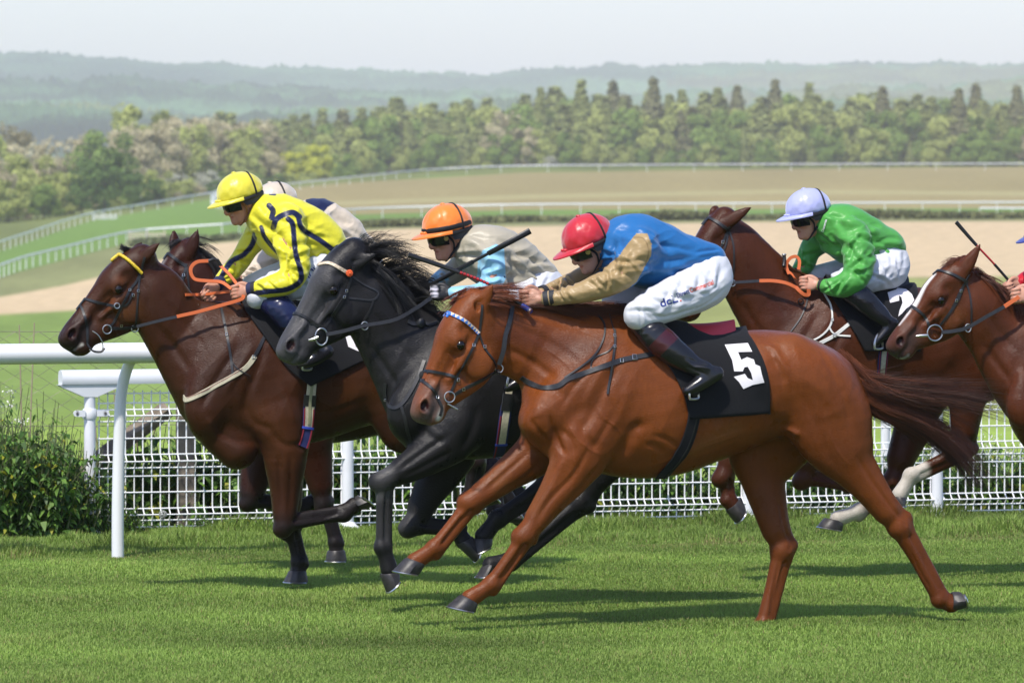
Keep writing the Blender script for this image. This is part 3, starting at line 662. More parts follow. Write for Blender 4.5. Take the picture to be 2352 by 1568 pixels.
def hedge(pts, h, w, n, label, cm, seed, name='hedge'):
    g = np.random.default_rng(seed); P = np.array([terrain_px(*p) for p in pts]); Q = spl(P, 20); L = len(Q) - 1; t = g.uniform(0, L, n); i = t.astype(int); f = (t - i)[:, None]
    C = Q[i] * (1 - f) + Q[np.minimum(i + 1, L)] * f; hh = h * (.8 + .35 * noise3(np.stack([t / 3, t * 0, t * 0], 1), 1, seed))
    C = C + np.stack([g.normal(size=n) * .3, g.uniform(-w, w, n), np.abs(hh) * np.sqrt(g.uniform(0, 1, n))], 1); O = Q[0].copy()
    V, F = leaf_cloud(C - O, .30, g, .7); root = empty(name, tuple(O)); tag(root, label, 'hedge'); me = mesh('leaves', V, F, False); obj('leaves', me, cm, root)
M_HEDGE = foliage_mat('hedge_leaf', (.17, .18, .07)); M_SHRUB = foliage_mat('shrub_leaf', (.17, .19, .085))
hedge([(830, 524), (1100, 514), (1400, 508), (1700, 505), (2050, 503), (2600, 502)], .80, 1.6, 9000, 'dark clipped hedge between the sand gallop and the white rail', M_HEDGE, 3)
hedge([(300, 566), (420, 560), (545, 551)], .7, 1.4, 900, 'scrubby olive hedge below the nearer left rail', M_SHRUB, 4)
# ------------------------------------------------------------------ home turf, verge and the fences beside it
FENCE_A = R(18.0)                                   # the course runs a little away to the right
def fence_pt(px, base_row0=1226.0):
    """ground point on the fence line under picture column px"""
    p0 = ground_px(205, base_row0); u = np.array([math.cos(FENCE_A), math.sin(FENCE_A)]); d = ray(px, 1200); dd = np.array([d[0], d[1]]); A = np.array([[dd[0], -u[0]], [dd[1], -u[1]]])
    k = np.linalg.solve(A, p0[:2]); q = dd * k[0]; return np.array([q[0], q[1], 0.0])
M_TURF = mat('turf_soil', (.085, .135, .028), .95, .1, noise=(6, .35), bump=(25, .6, .02))
V = [(-40, 12, -.012), (40, 12, -.012), (40, 41.5, -.012), (-40, 41.5, -.012)]
tag(obj('racing_turf', mesh('racing_turf', V, [(0, 1, 2, 3)]), M_TURF), kind='structure')
def build_grass():
    g = np.random.default_rng(21); n = 1220000
    Y = 25.2 + (40.4 - 25.2) * g.uniform(0, 1, n) ** 1.15; PXx = g.uniform(-400, 2760, n); X = (PXx - CX) / FPX * Y
    fy = np.array([fence_pt(p)[1] for p in (-400, 2760)]); fl = fy[0] + (fy[1] - fy[0]) * (PXx + 400) / 3160       # fence line depth
    back = fl - Y; keep = back > -1.1; X, Y, back = X[keep], Y[keep], back[keep]; n = len(X)
    P = np.stack([X, Y, X * 0], 1); n1 = noise3(P, 2.2, 31); n2 = noise3(P, 7.0, 32); n3 = noise3(P * (.35, 1, 1), 5.0, 33)
    h = .019 * (1 + .35 * n2 + .25 * n1) * g.uniform(.6, 1.4, n)
    verge = np.clip((2.3 - back) / .6, 0, 1); h = h * (1 + verge * (1.2 + 1.3 * np.clip(n2 + .3 * n1, 0, 1.5) + 1.0 * np.clip(1 - np.abs(back) / .5, 0, 1)))
    band = np.exp(-((back - 2.35) / .28) ** 2)                                    # worn line along the running rail
    h = np.clip(h * (1 - .4 * band), .012, .26)
    az = g.uniform(0, 6.28, n); lean = g.uniform(.15, .9, n) * h; w = (.0016 + .0022 * (h / .1)) * g.uniform(.7, 1.3, n)
    dx, dy = np.cos(az), np.sin(az); sx, sy = -dy * w, dx * w
    zb = np.zeros(n) - .012
    V = np.empty((n, 5, 3), np.float32)
    V[:, 0] = np.stack([X - sx, Y - sy, zb], 1); V[:, 1] = np.stack([X + sx, Y + sy, zb], 1)
    mx, my = X + dx * lean * .35, Y + dy * lean * .35
    V[:, 2] = np.stack([mx + sx * .75, my + sy * .75, zb + h * .62], 1); V[:, 3] = np.stack([mx - sx * .75, my - sy * .75, zb + h * .62], 1)
    V[:, 4] = np.stack([X + dx * lean, Y + dy * lean, zb + h], 1)
    b = np.arange(n)[:, None] * 5; F4 = b + np.array([0, 1, 2, 3]); F3 = b + np.array([3, 2, 4])
    base = np.array([.258, .375, .072]); n4 = noise3(P * (.6, 1, 1), .9, 35); C = base * (1 + .17 * n1 + .14 * n3 + .12 * n4)[:, None] * g.uniform(.72, 1.3, n)[:, None]
    yel = np.clip(.5 * n2 + .35 * n1 - .25, 0, 1) * .5; C = C * (1 - yel[:, None]) + np.array([.32, .385, .095]) * yel[:, None]
    dry = (g.uniform(0, 1, n) < .05 + .35 * band * np.clip(n2 + .5, 0, 1)); C[dry] = np.array([.33, .27, .11]) * g.uniform(.7, 1.2, (dry.sum(), 1))
    C = C * (1 - .15 * verge[:, None])
    me = bpy.data.meshes.new('turf_grass'); me.vertices.add(n * 5); me.vertices.foreach_set('co', V.ravel())
    li = np.concatenate([F4.ravel(), F3.ravel()]).astype(np.int32); me.loops.add(len(li)); me.loops.foreach_set('vertex_index', li)
    ls = np.concatenate([np.arange(n) * 4, 4 * n + np.arange(n) * 3]).astype(np.int32); me.polygons.add(2 * n); me.polygons.foreach_set('loop_start', ls)
    me.polygons.foreach_set('loop_total', np.concatenate([np.full(n, 4), np.full(n, 3)]).astype(np.int32)); me.update(calc_edges=True)
    set_col(me, 'tint', np.repeat(C, 5, 0))
    o = obj('turf_grass', me, mat('grass_blade', (.1, .2, .03), .55, .35, attr='tint', trans=.4)); tag(o, kind='stuff')
build_grass()
# near running rail with goose-neck stanchions
def near_rail():
    u = np.array([math.cos(FENCE_A), math.sin(FENCE_A), 0]); p = ground_px(275, 1276); root = empty('running_rail', (p[0], p[1], 0), FENCE_A)
    tag(root, 'thick round white running rail nearest the horses on a curved white stanchion', 'railing')
    s = FPX / p[1]; zr = (1276 - 808) / s; r = 23.5 / s
    x0 = -3.2; n = np.array([0, -.16, 0])
    MB().tube([(x0, -.16, zr), (0, -.16, zr), (1.7, -.16, zr)], r, 28).build('top_rail', M_RAIL, root)
    for k, dx in enumerate((-2.6, 0.0)):
        MB().tube(spl([(dx - .012, 0, -.2), (dx - .012, 0, .3), (dx, 0, zr * .62), (dx + .012, -.02, zr * .82), (dx + .05, -.085, zr - r * .9), (dx + .10, -.145, zr - r * .3)], 6), np.linspace(.040, .033, 31), 16).build('stanchion', M_RAIL, root)
near_rail()
M_POST = mat('white_post_paint', (.78, .79, .81), .4, .45, noise=(5, .05), bump=(14, .15, .003)); M_DIRT = mat('grey_screw', (.12, .11, .11), .5)
def rail_two():
    p = fence_pt(205); root = empty('running_rail', tuple(p), FENCE_A); tag(root, 'flat topped white rail on collared posts standing along the mesh fence', 'railing'); s = FPX / p[1]
    zt = (1226 - 848) / s; zb = (1226 - 881) / s; x0 = -69 / s
    m = MB(); prof = [(-.055, zb), (-.062, zb + .02), (-.062, zt - .035), (-.045, zt - .008), (0, zt), (.045, zt - .008), (.062, zt - .035), (.062, zb + .02), (.055, zb)]
    m.loft([[(x, a - .02, b) for a, b in prof] for x in (x0, x0 + .02, 10.5)]); m.build('top_rail', M_POST, root)
    for px in (205, 797, 1221, 1716, 2150, 2600):
        q = fence_pt(px); x = np.linalg.norm((q - p)[:2]) * (1 if px >= 205 else -1); h = zb
        sm = MB(); sm.loft([[(x + ax * .22, -.02 + .05 * sy, h - .002) for ax, sy in ((-1, -1), (1, -1), (1, 1), (-1, 1))], [(x + ax * .20, -.02 + .045 * sy, h - .018) for ax, sy in ((-1, -1), (1, -1), (1, 1), (-1, 1))], [(x + ax * .045, -.02 + .04 * sy, h - .085) for ax, sy in ((-1, -1), (1, -1), (1, 1), (-1, 1))]]); sm.build('saddle_bracket', M_POST, root, False)
        post = MB().tube([(x, -.02, -.25), (x, -.02, .4), (x, -.02, h - .06)], [.041, .040, .038], 20).build('post', M_POST, root)
        MB().tube([(x, -.02, -.02), (x, -.02, .012), (x, -.02, .03), (x, -.02, .05)], [.085, .085, .06, .045], 20).build('foot_plate', M_POST, post)
        c = MB(); c.tube([(x, -.02, h - .235), (x, -.02, h - .22), (x, -.02, h - .18), (x, -.02, h - .165)], [.044, .05, .05, .044], 20)
        for sd in (-1, 1):
            c.box((x + sd * .072, -.062, h - .195), (.062, .012, .042)); c.tube([(x + sd * .102, -.068, h - .195), (x + sd * .102, -.056, h - .195)], .021, 14)
        col = c.build('collar', M_POST, post)
        for sd in (-1, 1): MB().tube([(x + sd * .098, -.072, h - .195), (x + sd * .098, -.067, h - .195)], .009, 10).build('screw', M_DIRT, col)
rail_two()
M_WIRE = mat('white_coated_wire', (.88, .88, .87), .45, .4, noise=(9, .06))
def mesh_panel(x0, x1, root_p, seed):
    u = np.array([math.cos(FENCE_A), math.sin(FENCE_A), 0]); h = .93
    hz = [.02, .065, .105, .145, .255, .365, .42, .465, .51, .62, .735, .775, .815, .86, .925]; fold = {.105: -.042, .145: -.0, .065: 0.0, .465: -.042, .775: -.042}
    zs = np.array([.0, .02, .065, .105, .145, .255, .42, .465, .51, .62, .735, .775, .815, .86, .945]); off = np.array([0, 0, 0, -.042, 0, 0, 0, -.042, 0, 0, 0, -.042, 0, 0, 0])
    m = MB(); n = int((x1 - x0) / .059)
    for i in range(n + 1):
        x = x0 + (x1 - x0) * i / n; m.tube(np.stack([np.full(len(zs), x), off, zs + .02], 1), .0050, 5, up=(1, 0, 0))
    for z in hz: m.tube([(x0 - .012, np.interp(z, zs, off) - .004, z + .02), ((x0 + x1) / 2, np.interp(z, zs, off) - .004, z + .02), (x1 + .012, np.interp(z, zs, off) - .004, z + .02)], .0054, 5)
    return m
def mesh_fence():
    p = fence_pt(205) + np.array([0, .0, 0])
    edges = [228, 784, 810, 1209, 1233, 1703, 1730, 2137, 2164, 2590]
    X = [float(np.linalg.norm((fence_pt(e) - fence_pt(205))[:2])) for e in edges]
    names = ['white welded mesh panel between the collared post and the bay horse legs', 'white welded mesh panel behind the dark grey horse forelegs', 'white welded mesh panel behind the chestnut horse stretched forelegs',
             'white welded mesh panel under the belly of horse 5 and by the hanging dark hoof', 'white welded mesh panel at the right end behind the dark tail tip']
    for k in range(5):
        r = empty('mesh_fence_panel', tuple(p), FENCE_A); tag(r, names[k], 'fence'); mesh_panel(X[2 * k], X[2 * k + 1], p, k).build('wire_mesh', M_WIRE, r)
mesh_fence()
q = fence_pt(2045) + np.array([0, .55, 0]); r = empty('fence_post', tuple(q)); tag(r, 'slim white post behind the mesh fence beside the dark tail', 'post')
MB().tube([(0, 0, -.2), (0, 0, .8), (0, 0, 1.0)], .033, 16).build('shaft', M_POST, r); MB().ball((0, 0, 1.0), (.036, .036, .02)).build('cap', M_POST, r)
# chain-link fence with concrete posts behind the left end
M_CHAIN = mat('rusty_galvanised_wire', (.22, .19, .155), .6, .4, metal=.3, noise=(1.5, .45)); M_CONC = mat('weathered_concrete', (.20, .165, .13), .95, .15, noise=(9, .5), bump=(30, .8, .01))
def chain_link():
    a = R(14); o = ground_px(-60, 1176); root = empty('chain_link_fence', (o[0], o[1], 0), a); tag(root, 'sagging rusty chain link fence with a line wire behind the weeds at left', 'fence')
    m = MB(); H = 1.30; s = .0425; W = 3.1; n = int(W / (2 * s))
    for i in range(n):
        x = i * 2 * s; k = int(H / (1.25 * s)); z = np.arange(k + 1) * 1.25 * s + .02; xx = x + np.where((np.arange(k + 1) + i) % 2 == 0, -s, s) ; yy = np.where(np.arange(k + 1) % 2 == 0, -.004, .004) + .02 * np.sin(z * 3 + x * 2)
        m.tube(np.stack([xx, yy, z], 1), .0026, 4, caps=False)
    m.build('wire_netting', M_CHAIN, root)
    for z in (.62, 1.3): MB().tube(spl([(-.3, 0, z), (1.0, 0, z - .01), (2.0, 0, z), (3.2, 0, z)], 6), .0025, 5).build('line_wire', M_CHAIN, root)
    b = np.array([math.cos(a), math.sin(a), 0])
    q = fence_pt(446) + np.array([-math.sin(FENCE_A), math.cos(FENCE_A), 0]) * .24; r = empty('concrete_post', (q[0], q[1], 0), a); tag(r, 'weathered lichen spotted concrete post with a slanting brace behind the mesh fence', 'post')
    c = MB(); c.loft([[(ax * .055, ay * .05, z) for ax, ay in ((-1, -1), (1, -1), (1, 1), (-1, 1))] for z in (-.2, .5, 1.22)]); c.build('shaft', M_CONC, r)
    s_ = FPX / q[1]
    c = MB().tube([(-.12, -.02, .83), (-.36, -.02, .66), (-.72, -.02, .40)], .062, 4, flat=(1, .8), up=(0, 1, 0)); c.build('brace', M_CONC, r)
    c = MB().tube([(-.10, .0, .86), (-.20, .0, .98), (-.30, .0, .95)], .05, 4, up=(0, 1, 0))
chain_link()
# ------------------------------------------------------------------ weeds and bushes
def leaf_shape(k):
    if k == 'nettle': return np.array([(0, 0), (.30, .16), (.28, .40), (.12, .78), (0, 1.0), (-.12, .78), (-.28, .40), (-.30, .16)])
    return np.array([(0, 0), (.13, .3), (.10, .7), (0, 1.0), (-.10, .7), (-.13, .3)])
def leaves(C, Dr, size, kind, g):
    """flat leaves at C pointing along Dr, slightly folded"""
    S = leaf_shape(kind); n = len(C); Dr = Dr / (np.linalg.norm(Dr, axis=1)[:, None] + 1e-9); A = np.cross(Dr, np.array([0, 0, 1.0]) + g.normal(size=(n, 3)) * .35); A /= np.linalg.norm(A, axis=1)[:, None] + 1e-9; U = np.cross(A, Dr)
    s = size[:, None, None]; V = C[:, None, :] + s * (S[None, :, 0:1] * A[:, None, :] + S[None, :, 1:2] * Dr[:, None, :] - (S[None, :, 1:2] ** 2 * .25) * np.array([0, 0, 1.0]) + np.abs(S[None, :, 0:1]) * .35 * U[:, None, :])
    k = len(S); return V.reshape(-1, 3), [tuple(range(i * k, i * k + k)) for i in range(n)]
M_WEED = [mat('weed_leaf_dark', (.060, .135, .022), .5, .4, trans=.3, noise=(12, .4)), mat('weed_leaf_light', (.15, .28, .042), .5, .4, trans=.35, noise=(12, .35)), mat('weed_leaf_yellow', (.36, .37, .04), .5, .3, trans=.35)]
M_STEM = mat('weed_stem', (.10, .12, .045), .7); M_DRY = mat('dry_stalk', (.34, .27, .18), .8)
def weed_bush(p, w, dpt, h, nst, seed, label, kind='nettle', mi=0, size=.075, name='nettle_bush', dry=0, lpn=9, white=0):
    g = np.random.default_rng(seed); root = empty(name, tuple(p), FENCE_A); tag(root, label, 'plant'); V, F, base = [], [], 0; st = MB(); LC, LD, LS = [], [], []; WC = []
    for i in range(nst):
        x, y = g.uniform(-w / 2, w / 2), g.uniform(-dpt / 2, dpt / 2); hh = h * g.uniform(.45, 1.0) * (1 - .35 * abs(x / w * 2) ** 3); ln = g.normal(size=2) * .12
        P = spl([(x, y, 0), (x + ln[0] * .4, y + ln[1] * .4, hh * .5), (x + ln[0], y + ln[1], hh)], 4); st.tube(P, np.linspace(.005, .002, len(P)), 4)
        for k in range(lpn):
            t = g.uniform(.12, 1); c = P[min(len(P) - 1, int(t * (len(P) - 1)))] + g.normal(size=3) * .012; a = g.uniform(0, 6.28)
            for s in (0, math.pi):
                LC.append(c); LD.append((math.cos(a + s), math.sin(a + s), g.uniform(-1.2, .0))); LS.append(size * g.uniform(.5, 1.25) * (1.2 - .5 * t))
        if white and g.uniform() < white: WC.append(P[-1])
    st.build('stems', M_STEM, root)
    V, F = leaves(np.array(LC), np.array(LD), np.array(LS), kind, g); me = mesh('leaves', V, F, False)
    me.materials.append(M_WEED[mi]); me.materials.append(M_WEED[(mi + 1) % 2]); me.materials.append(M_WEED[2])
    mi_ = g.choice([0, 1, 2], len(F), p=[.60, .34, .06]); me.polygons.foreach_set('material_index', mi_.astype(np.int32)); obj('leaves', me, None, root)
    if WC:
        C = np.repeat(np.array(WC), 26, 0) + g.normal(size=(26 * len(WC), 3)) * (.03, .03, .015); V, F2 = leaf_cloud(C, .007, g, .9); obj('blossoms', mesh('blossoms', V, F2, False), mat('cow_parsley_white', (.7, .7, .62), .7), root)
    if dry:
        d = MB()
        for i in range(dry):
            x, y = g.uniform(-w / 2, w / 2), g.uniform(-dpt / 2, dpt / 2); d.tube(spl([(x, y, 0), (x + .01, y, h * .6), (x + g.normal() * .03, y, h * g.uniform(1.05, 1.45))], 4), np.linspace(.008, .004, 9), 5)
        d.build('dry_stalks', M_DRY, root)
    return root
def plants():
    f = lambda px, back: fence_pt(px) + np.array([-math.sin(FENCE_A), math.cos(FENCE_A), 0]) * back
    weed_bush(f(20, -.05), .66, .7, .82, 330, 1, 'dense dark green weeds heaped at the far left below the netting', 'nettle', 0, .062, 'weed_bush', 0, 17)
    weed_bush(f(130, .02), .46, .6, .66, 260, 2, 'dark feathery weeds pressed against the first collared white post', 'nettle', 0, .052, 'weed_bush', 0, 15)
    weed_bush(f(-90, .1), .6, .9, .85, 120, 12, 'tall dark weeds running out of the picture at the left edge', 'nettle', 0, .07, 'weed_bush', 0, 14)
    weed_bush(f(60, .55), 1.0, .5, 1.0, 110, 3, 'taller lighter weeds with dry stalks and white flower heads rising through the netting', 'slim', 0, .08, 'weed_bush', 5, 9, .08)
    labs = ['nettles standing behind the first bay of the mesh fence, beside the concrete post', 'broad leaved nettles behind the mesh between the concrete post and the bay horse', 'nettles behind the mesh near the bay horse standing foreleg', 'bright nettles behind the mesh by the second white post', 'nettles behind the mesh under the dark grey horse',
            'nettles behind the mesh between the grey and chestnut forelegs', 'nettles behind the mesh at the raised grey hock', 'low bramble behind the mesh under the belly of horse 5', 'low bramble behind the mesh left of the planted chestnut hind leg', 'low bramble behind the mesh beside the white socked hoof', 'whitish flowering weeds behind the mesh by the right hand white post', 'flowering scrub behind the mesh at the right edge']
    xs = [285, 365, 560, 770, 930, 1060, 1200, 1440, 1640, 1900, 2180, 2340]; hs = [.60, .74, .78, .74, .74, .68, .60, .48, .50, .48, .56, .58]
    for i, (x, h, l) in enumerate(zip(xs, hs, labs)):
        weed_bush(f(x, .38 + .1 * (i % 2)), .62 if i < 7 else .9, (.45), h, 92, 20 + i, l, 'nettle', 1 if i % 3 else 0, .095 if i < 7 else .07, 'nettle_bush' if i < 7 else 'bramble', 2 if i < 2 else 0, 8, .35 if i >= 10 else 0)
    for i, (x, l) in enumerate(((520, 'second clump of nettles leaning on the mesh left of the bay forelegs'), (660, 'nettle clump half hidden behind the bay forelegs'), (860, 'nettle clump half hidden by the grey raised foreleg'), (1330, 'bramble clump right of the chestnut near foreleg'), (1540, 'bramble clump below the black girth'), (1780, 'bramble clump behind the chestnut planted hind leg'), (2040, 'bramble clump right of the white socks'))):
        weed_bush(f(x, .5), .7, .4, .62 if x < 1000 else .46, 84, 50 + i, l, 'nettle', i % 2, .09 if x < 1000 else .06, 'nettle_bush' if x < 1000 else 'bramble', 0, 8)
    # sprigs in front of the first post and the mesh foot
    weed_bush(f(255, -.06), .35, .12, .30, 34, 80, 'thin goosegrass sprigs climbing the foot of the mesh by the first post', 'slim', 1, .05, 'goosegrass', 0, 9)
    weed_bush(f(520, -.05), .9, .10, .12, 50, 81, 'short weeds along the foot of the mesh before the concrete post', 'slim', 1, .05, 'goosegrass', 0, 6)
    p = ground_px(373, 1228); r = empty('dandelion_clock', tuple(p)); tag(r, 'pale round dandelion seed head on the verge below the mesh', 'plant'); MB().tube([(0, 0, 0), (0, 0, .06), (.003, 0, .12)], .003, 6).build('stalk', M_STEM, r)
    g = np.random.default_rng(3); q = g.normal(size=(420, 3)); q /= np.linalg.norm(q, axis=1)[:, None]; V, F = leaf_cloud(q * .024 + (.003, 0, .14), .004, g, .8); obj('seed_head', mesh('seed_head', V, F, False), mat('seed_fluff', (.55, .56, .52), .9), r)
plants()
M_HOOF = mat('hoof_horn', (.035, .032, .032), .45, .4, noise=(30, .35), bump=(60, .3, .003))
M_STEEL = mat('steel', (.62, .62, .60), .28, .5, metal=1.0)
M_EYE = mat('eye', (.006, .003, .002), .10, .5)
def vnormals(V, F):
    fn = np.cross(V[F[:, 2]] - V[F[:, 0]], V[F[:, 3]] - V[F[:, 1]]); N = np.zeros_like(V)
    for i in range(4): np.add.at(N, F[:, i], fn)
    return N / (np.linalg.norm(N, axis=1)[:, None] + 1e-12)
def coat_mat(name, rough=.33, sheen=.0):
    m = mat(name, (0, 0, 0), rough, .20, attr='coat', noise=(60, .10, (1, 1, .35)), bump=(130, .75, .0035, (.5, 1, 2.0)), sheen=sheen)
    N, L = m.node_tree.nodes, m.node_tree.links; P = N['Principled BSDF']; P.inputs['Sheen Roughness'].default_value = .35
    nz = N.new('ShaderNodeTexNoise'); nz.inputs['Scale'].default_value = 9; nz.inputs['Detail'].default_value = 6; tc = N.new('ShaderNodeTexCoord'); mr = N.new('ShaderNodeMapRange'); mr.inputs['From Min'].default_value = .35; mr.inputs['From Max'].default_value = .65; mr.inputs['To Min'].default_value = rough - .10; mr.inputs['To Max'].default_value = rough + .14
    L.new(tc.outputs['Object'], nz.inputs['Vector']); L.new(nz.outputs['Fac'], mr.inputs['Value']); L.new(mr.outputs[0], P.inputs['Roughness'])
    return m
M_COAT = coat_mat('horse_coat')
def hair_mat(name, c): return mat(name, c, .42, .45, noise=(40, .35))
EARS = {}
def build_horse(sp):
    fr = Frame(*sp['frame']); sc = fr.sc; H = HeadFrame(fr, *sp['head'])
    P = lambda r: (fr.LW([q[:3] for q in r]))
    ctrl = []
    for c in sp['chains']: ctrl += [fr.L(*q[:3]) for q in c[0]]
    for l in sp['fore'] + sp['hind']: ctrl += [fr.L(*q) for q in l[0]]
    ctrl += [H(1.1, .3), H(0, -.1), H(.4, .5)] + [fr.L(*e[0]) for e in sp['ears']]
    ctrl = np.array(ctrl); lo = ctrl.min(0) - .16; hi = ctrl.max(0) + .16
    rr = max(q[3] for c in sp['chains'] for q in c[0]) / sc
    lo[1] = -.44; hi[1] = .44; lo[0] = min(lo[0], ctrl[:, 0].min() - .1); hi[2] = hi[2] + .05
    s = SDF(lo, hi, HVOX * sp.get('vox', 1))
    for rows, k, op in sp['chains']:
        if op != 'add': continue
        q = spl([np.r_[fr.L(*t[:3]), t[3] / sc, t[4]] for t in rows], 5) if len(rows) > 1 else np.array([np.r_[fr.L(*t[:3]), t[3] / sc, t[4]] for t in rows])
        s.chain(q[:, :3], np.maximum(q[:, 3], .005), k, q[:, 4])
    head_prims(s, H, [(fr.L(*t), fr.L(*b), w) for t, b, w in sp['ears']], sp.get('mouth', 0))
    for l in sp['fore']: fore_leg(s, [fr.L(*q) for q in l[0]], sp.get('legs', 1.0))
    for l in sp['hind']: hind_leg(s, [fr.L(*q) for q in l[0]], sp.get('legs', 1.0))
    for rows, k, op in sp['chains']:
        if op != 'sub': continue
        q = spl([np.r_[fr.L(*t[:3]), t[3] / sc, t[4]] for t in rows], 5) if len(rows) > 1 else np.array([np.r_[fr.L(*t[:3]), t[3] / sc, t[4]] for t in rows])
        s.chain(q[:, :3], np.maximum(q[:, 3], .004), k, q[:, 4], op='sub')
    V, F = s.mesh(); del s
    V = sculpt(fr, V, F, sp.get('strokes', []))
    Nn = vnormals(V, F); amp = np.clip((V[:, 2] - .75) / .3, .25, 1) * np.clip((V[:, 0] - H.O[0]) / .25 + .2, .15, 1)     # skin over muscle, calmer on legs and face
    V = V + Nn * (amp * (.0022 * noise3(V * (1, 1, .6), 20, 61) + .0026 * (1 - 2.4 * np.abs(noise3(V @ np.array([[.7, 0, .7], [0, 1, 0], [-.7, 0, .7]]) * (1, 1, .45), 11, 62)) ** .85) + .0009 * noise3(V, 60, 63)))[:, None]
    me = mesh('body', V, F)
    root = fr.empty(sp['name'])
    Cc = np.tile(np.array(sp['coat'], float), (len(V), 1))
    nz = noise3(V, 7, 3)[:, None]; Cc *= 1 + .19 * nz + .07 * noise3(V, 23, 5)[:, None] + .05 * noise3(V * (1, 1, .4), 60, 6)[:, None]
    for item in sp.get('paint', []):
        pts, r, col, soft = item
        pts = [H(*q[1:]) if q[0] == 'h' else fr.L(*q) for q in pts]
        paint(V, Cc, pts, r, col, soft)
    e = sp.get('eye_ring', tuple(.36 * np.array(sp['coat'])))
    for sd in (-1, 1):
        paint(V, Cc, [H(.36, .088, sd * .14)], .028, e, .035)
        paint(V, Cc, [H(.905, .083, sd * .080)], .030, (.022, .006, .006), .02)
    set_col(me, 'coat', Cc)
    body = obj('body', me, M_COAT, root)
    for sd in (-1, 1):
        MB().ball(H(.362, .088, sd * .122), H.S * .042, 20, 14).build('eye', M_EYE, body)
    for l in sp['fore'] + sp['hind']:
        if l[1]: hoof_mesh(fr, l[1], l[0][3][2], .058 * sp.get('legs', 1.0), body, (sp.get('hoof_mat', M_HOOF), M_STEEL), shoe=len(l) < 3)
    return dict(fr=fr, H=H, root=root, body=body, V=V, bvh=BVHTree.FromPolygons([Vector(v) for v in V], [tuple(f) for f in F]), sp=sp)
CHESTNUT = (.150, .0395, .0080)
def sym(rows):                              # the same muscle on both sides
    return [rows, [(a, b, -w, r, k) for a, b, w, r, k in rows]]
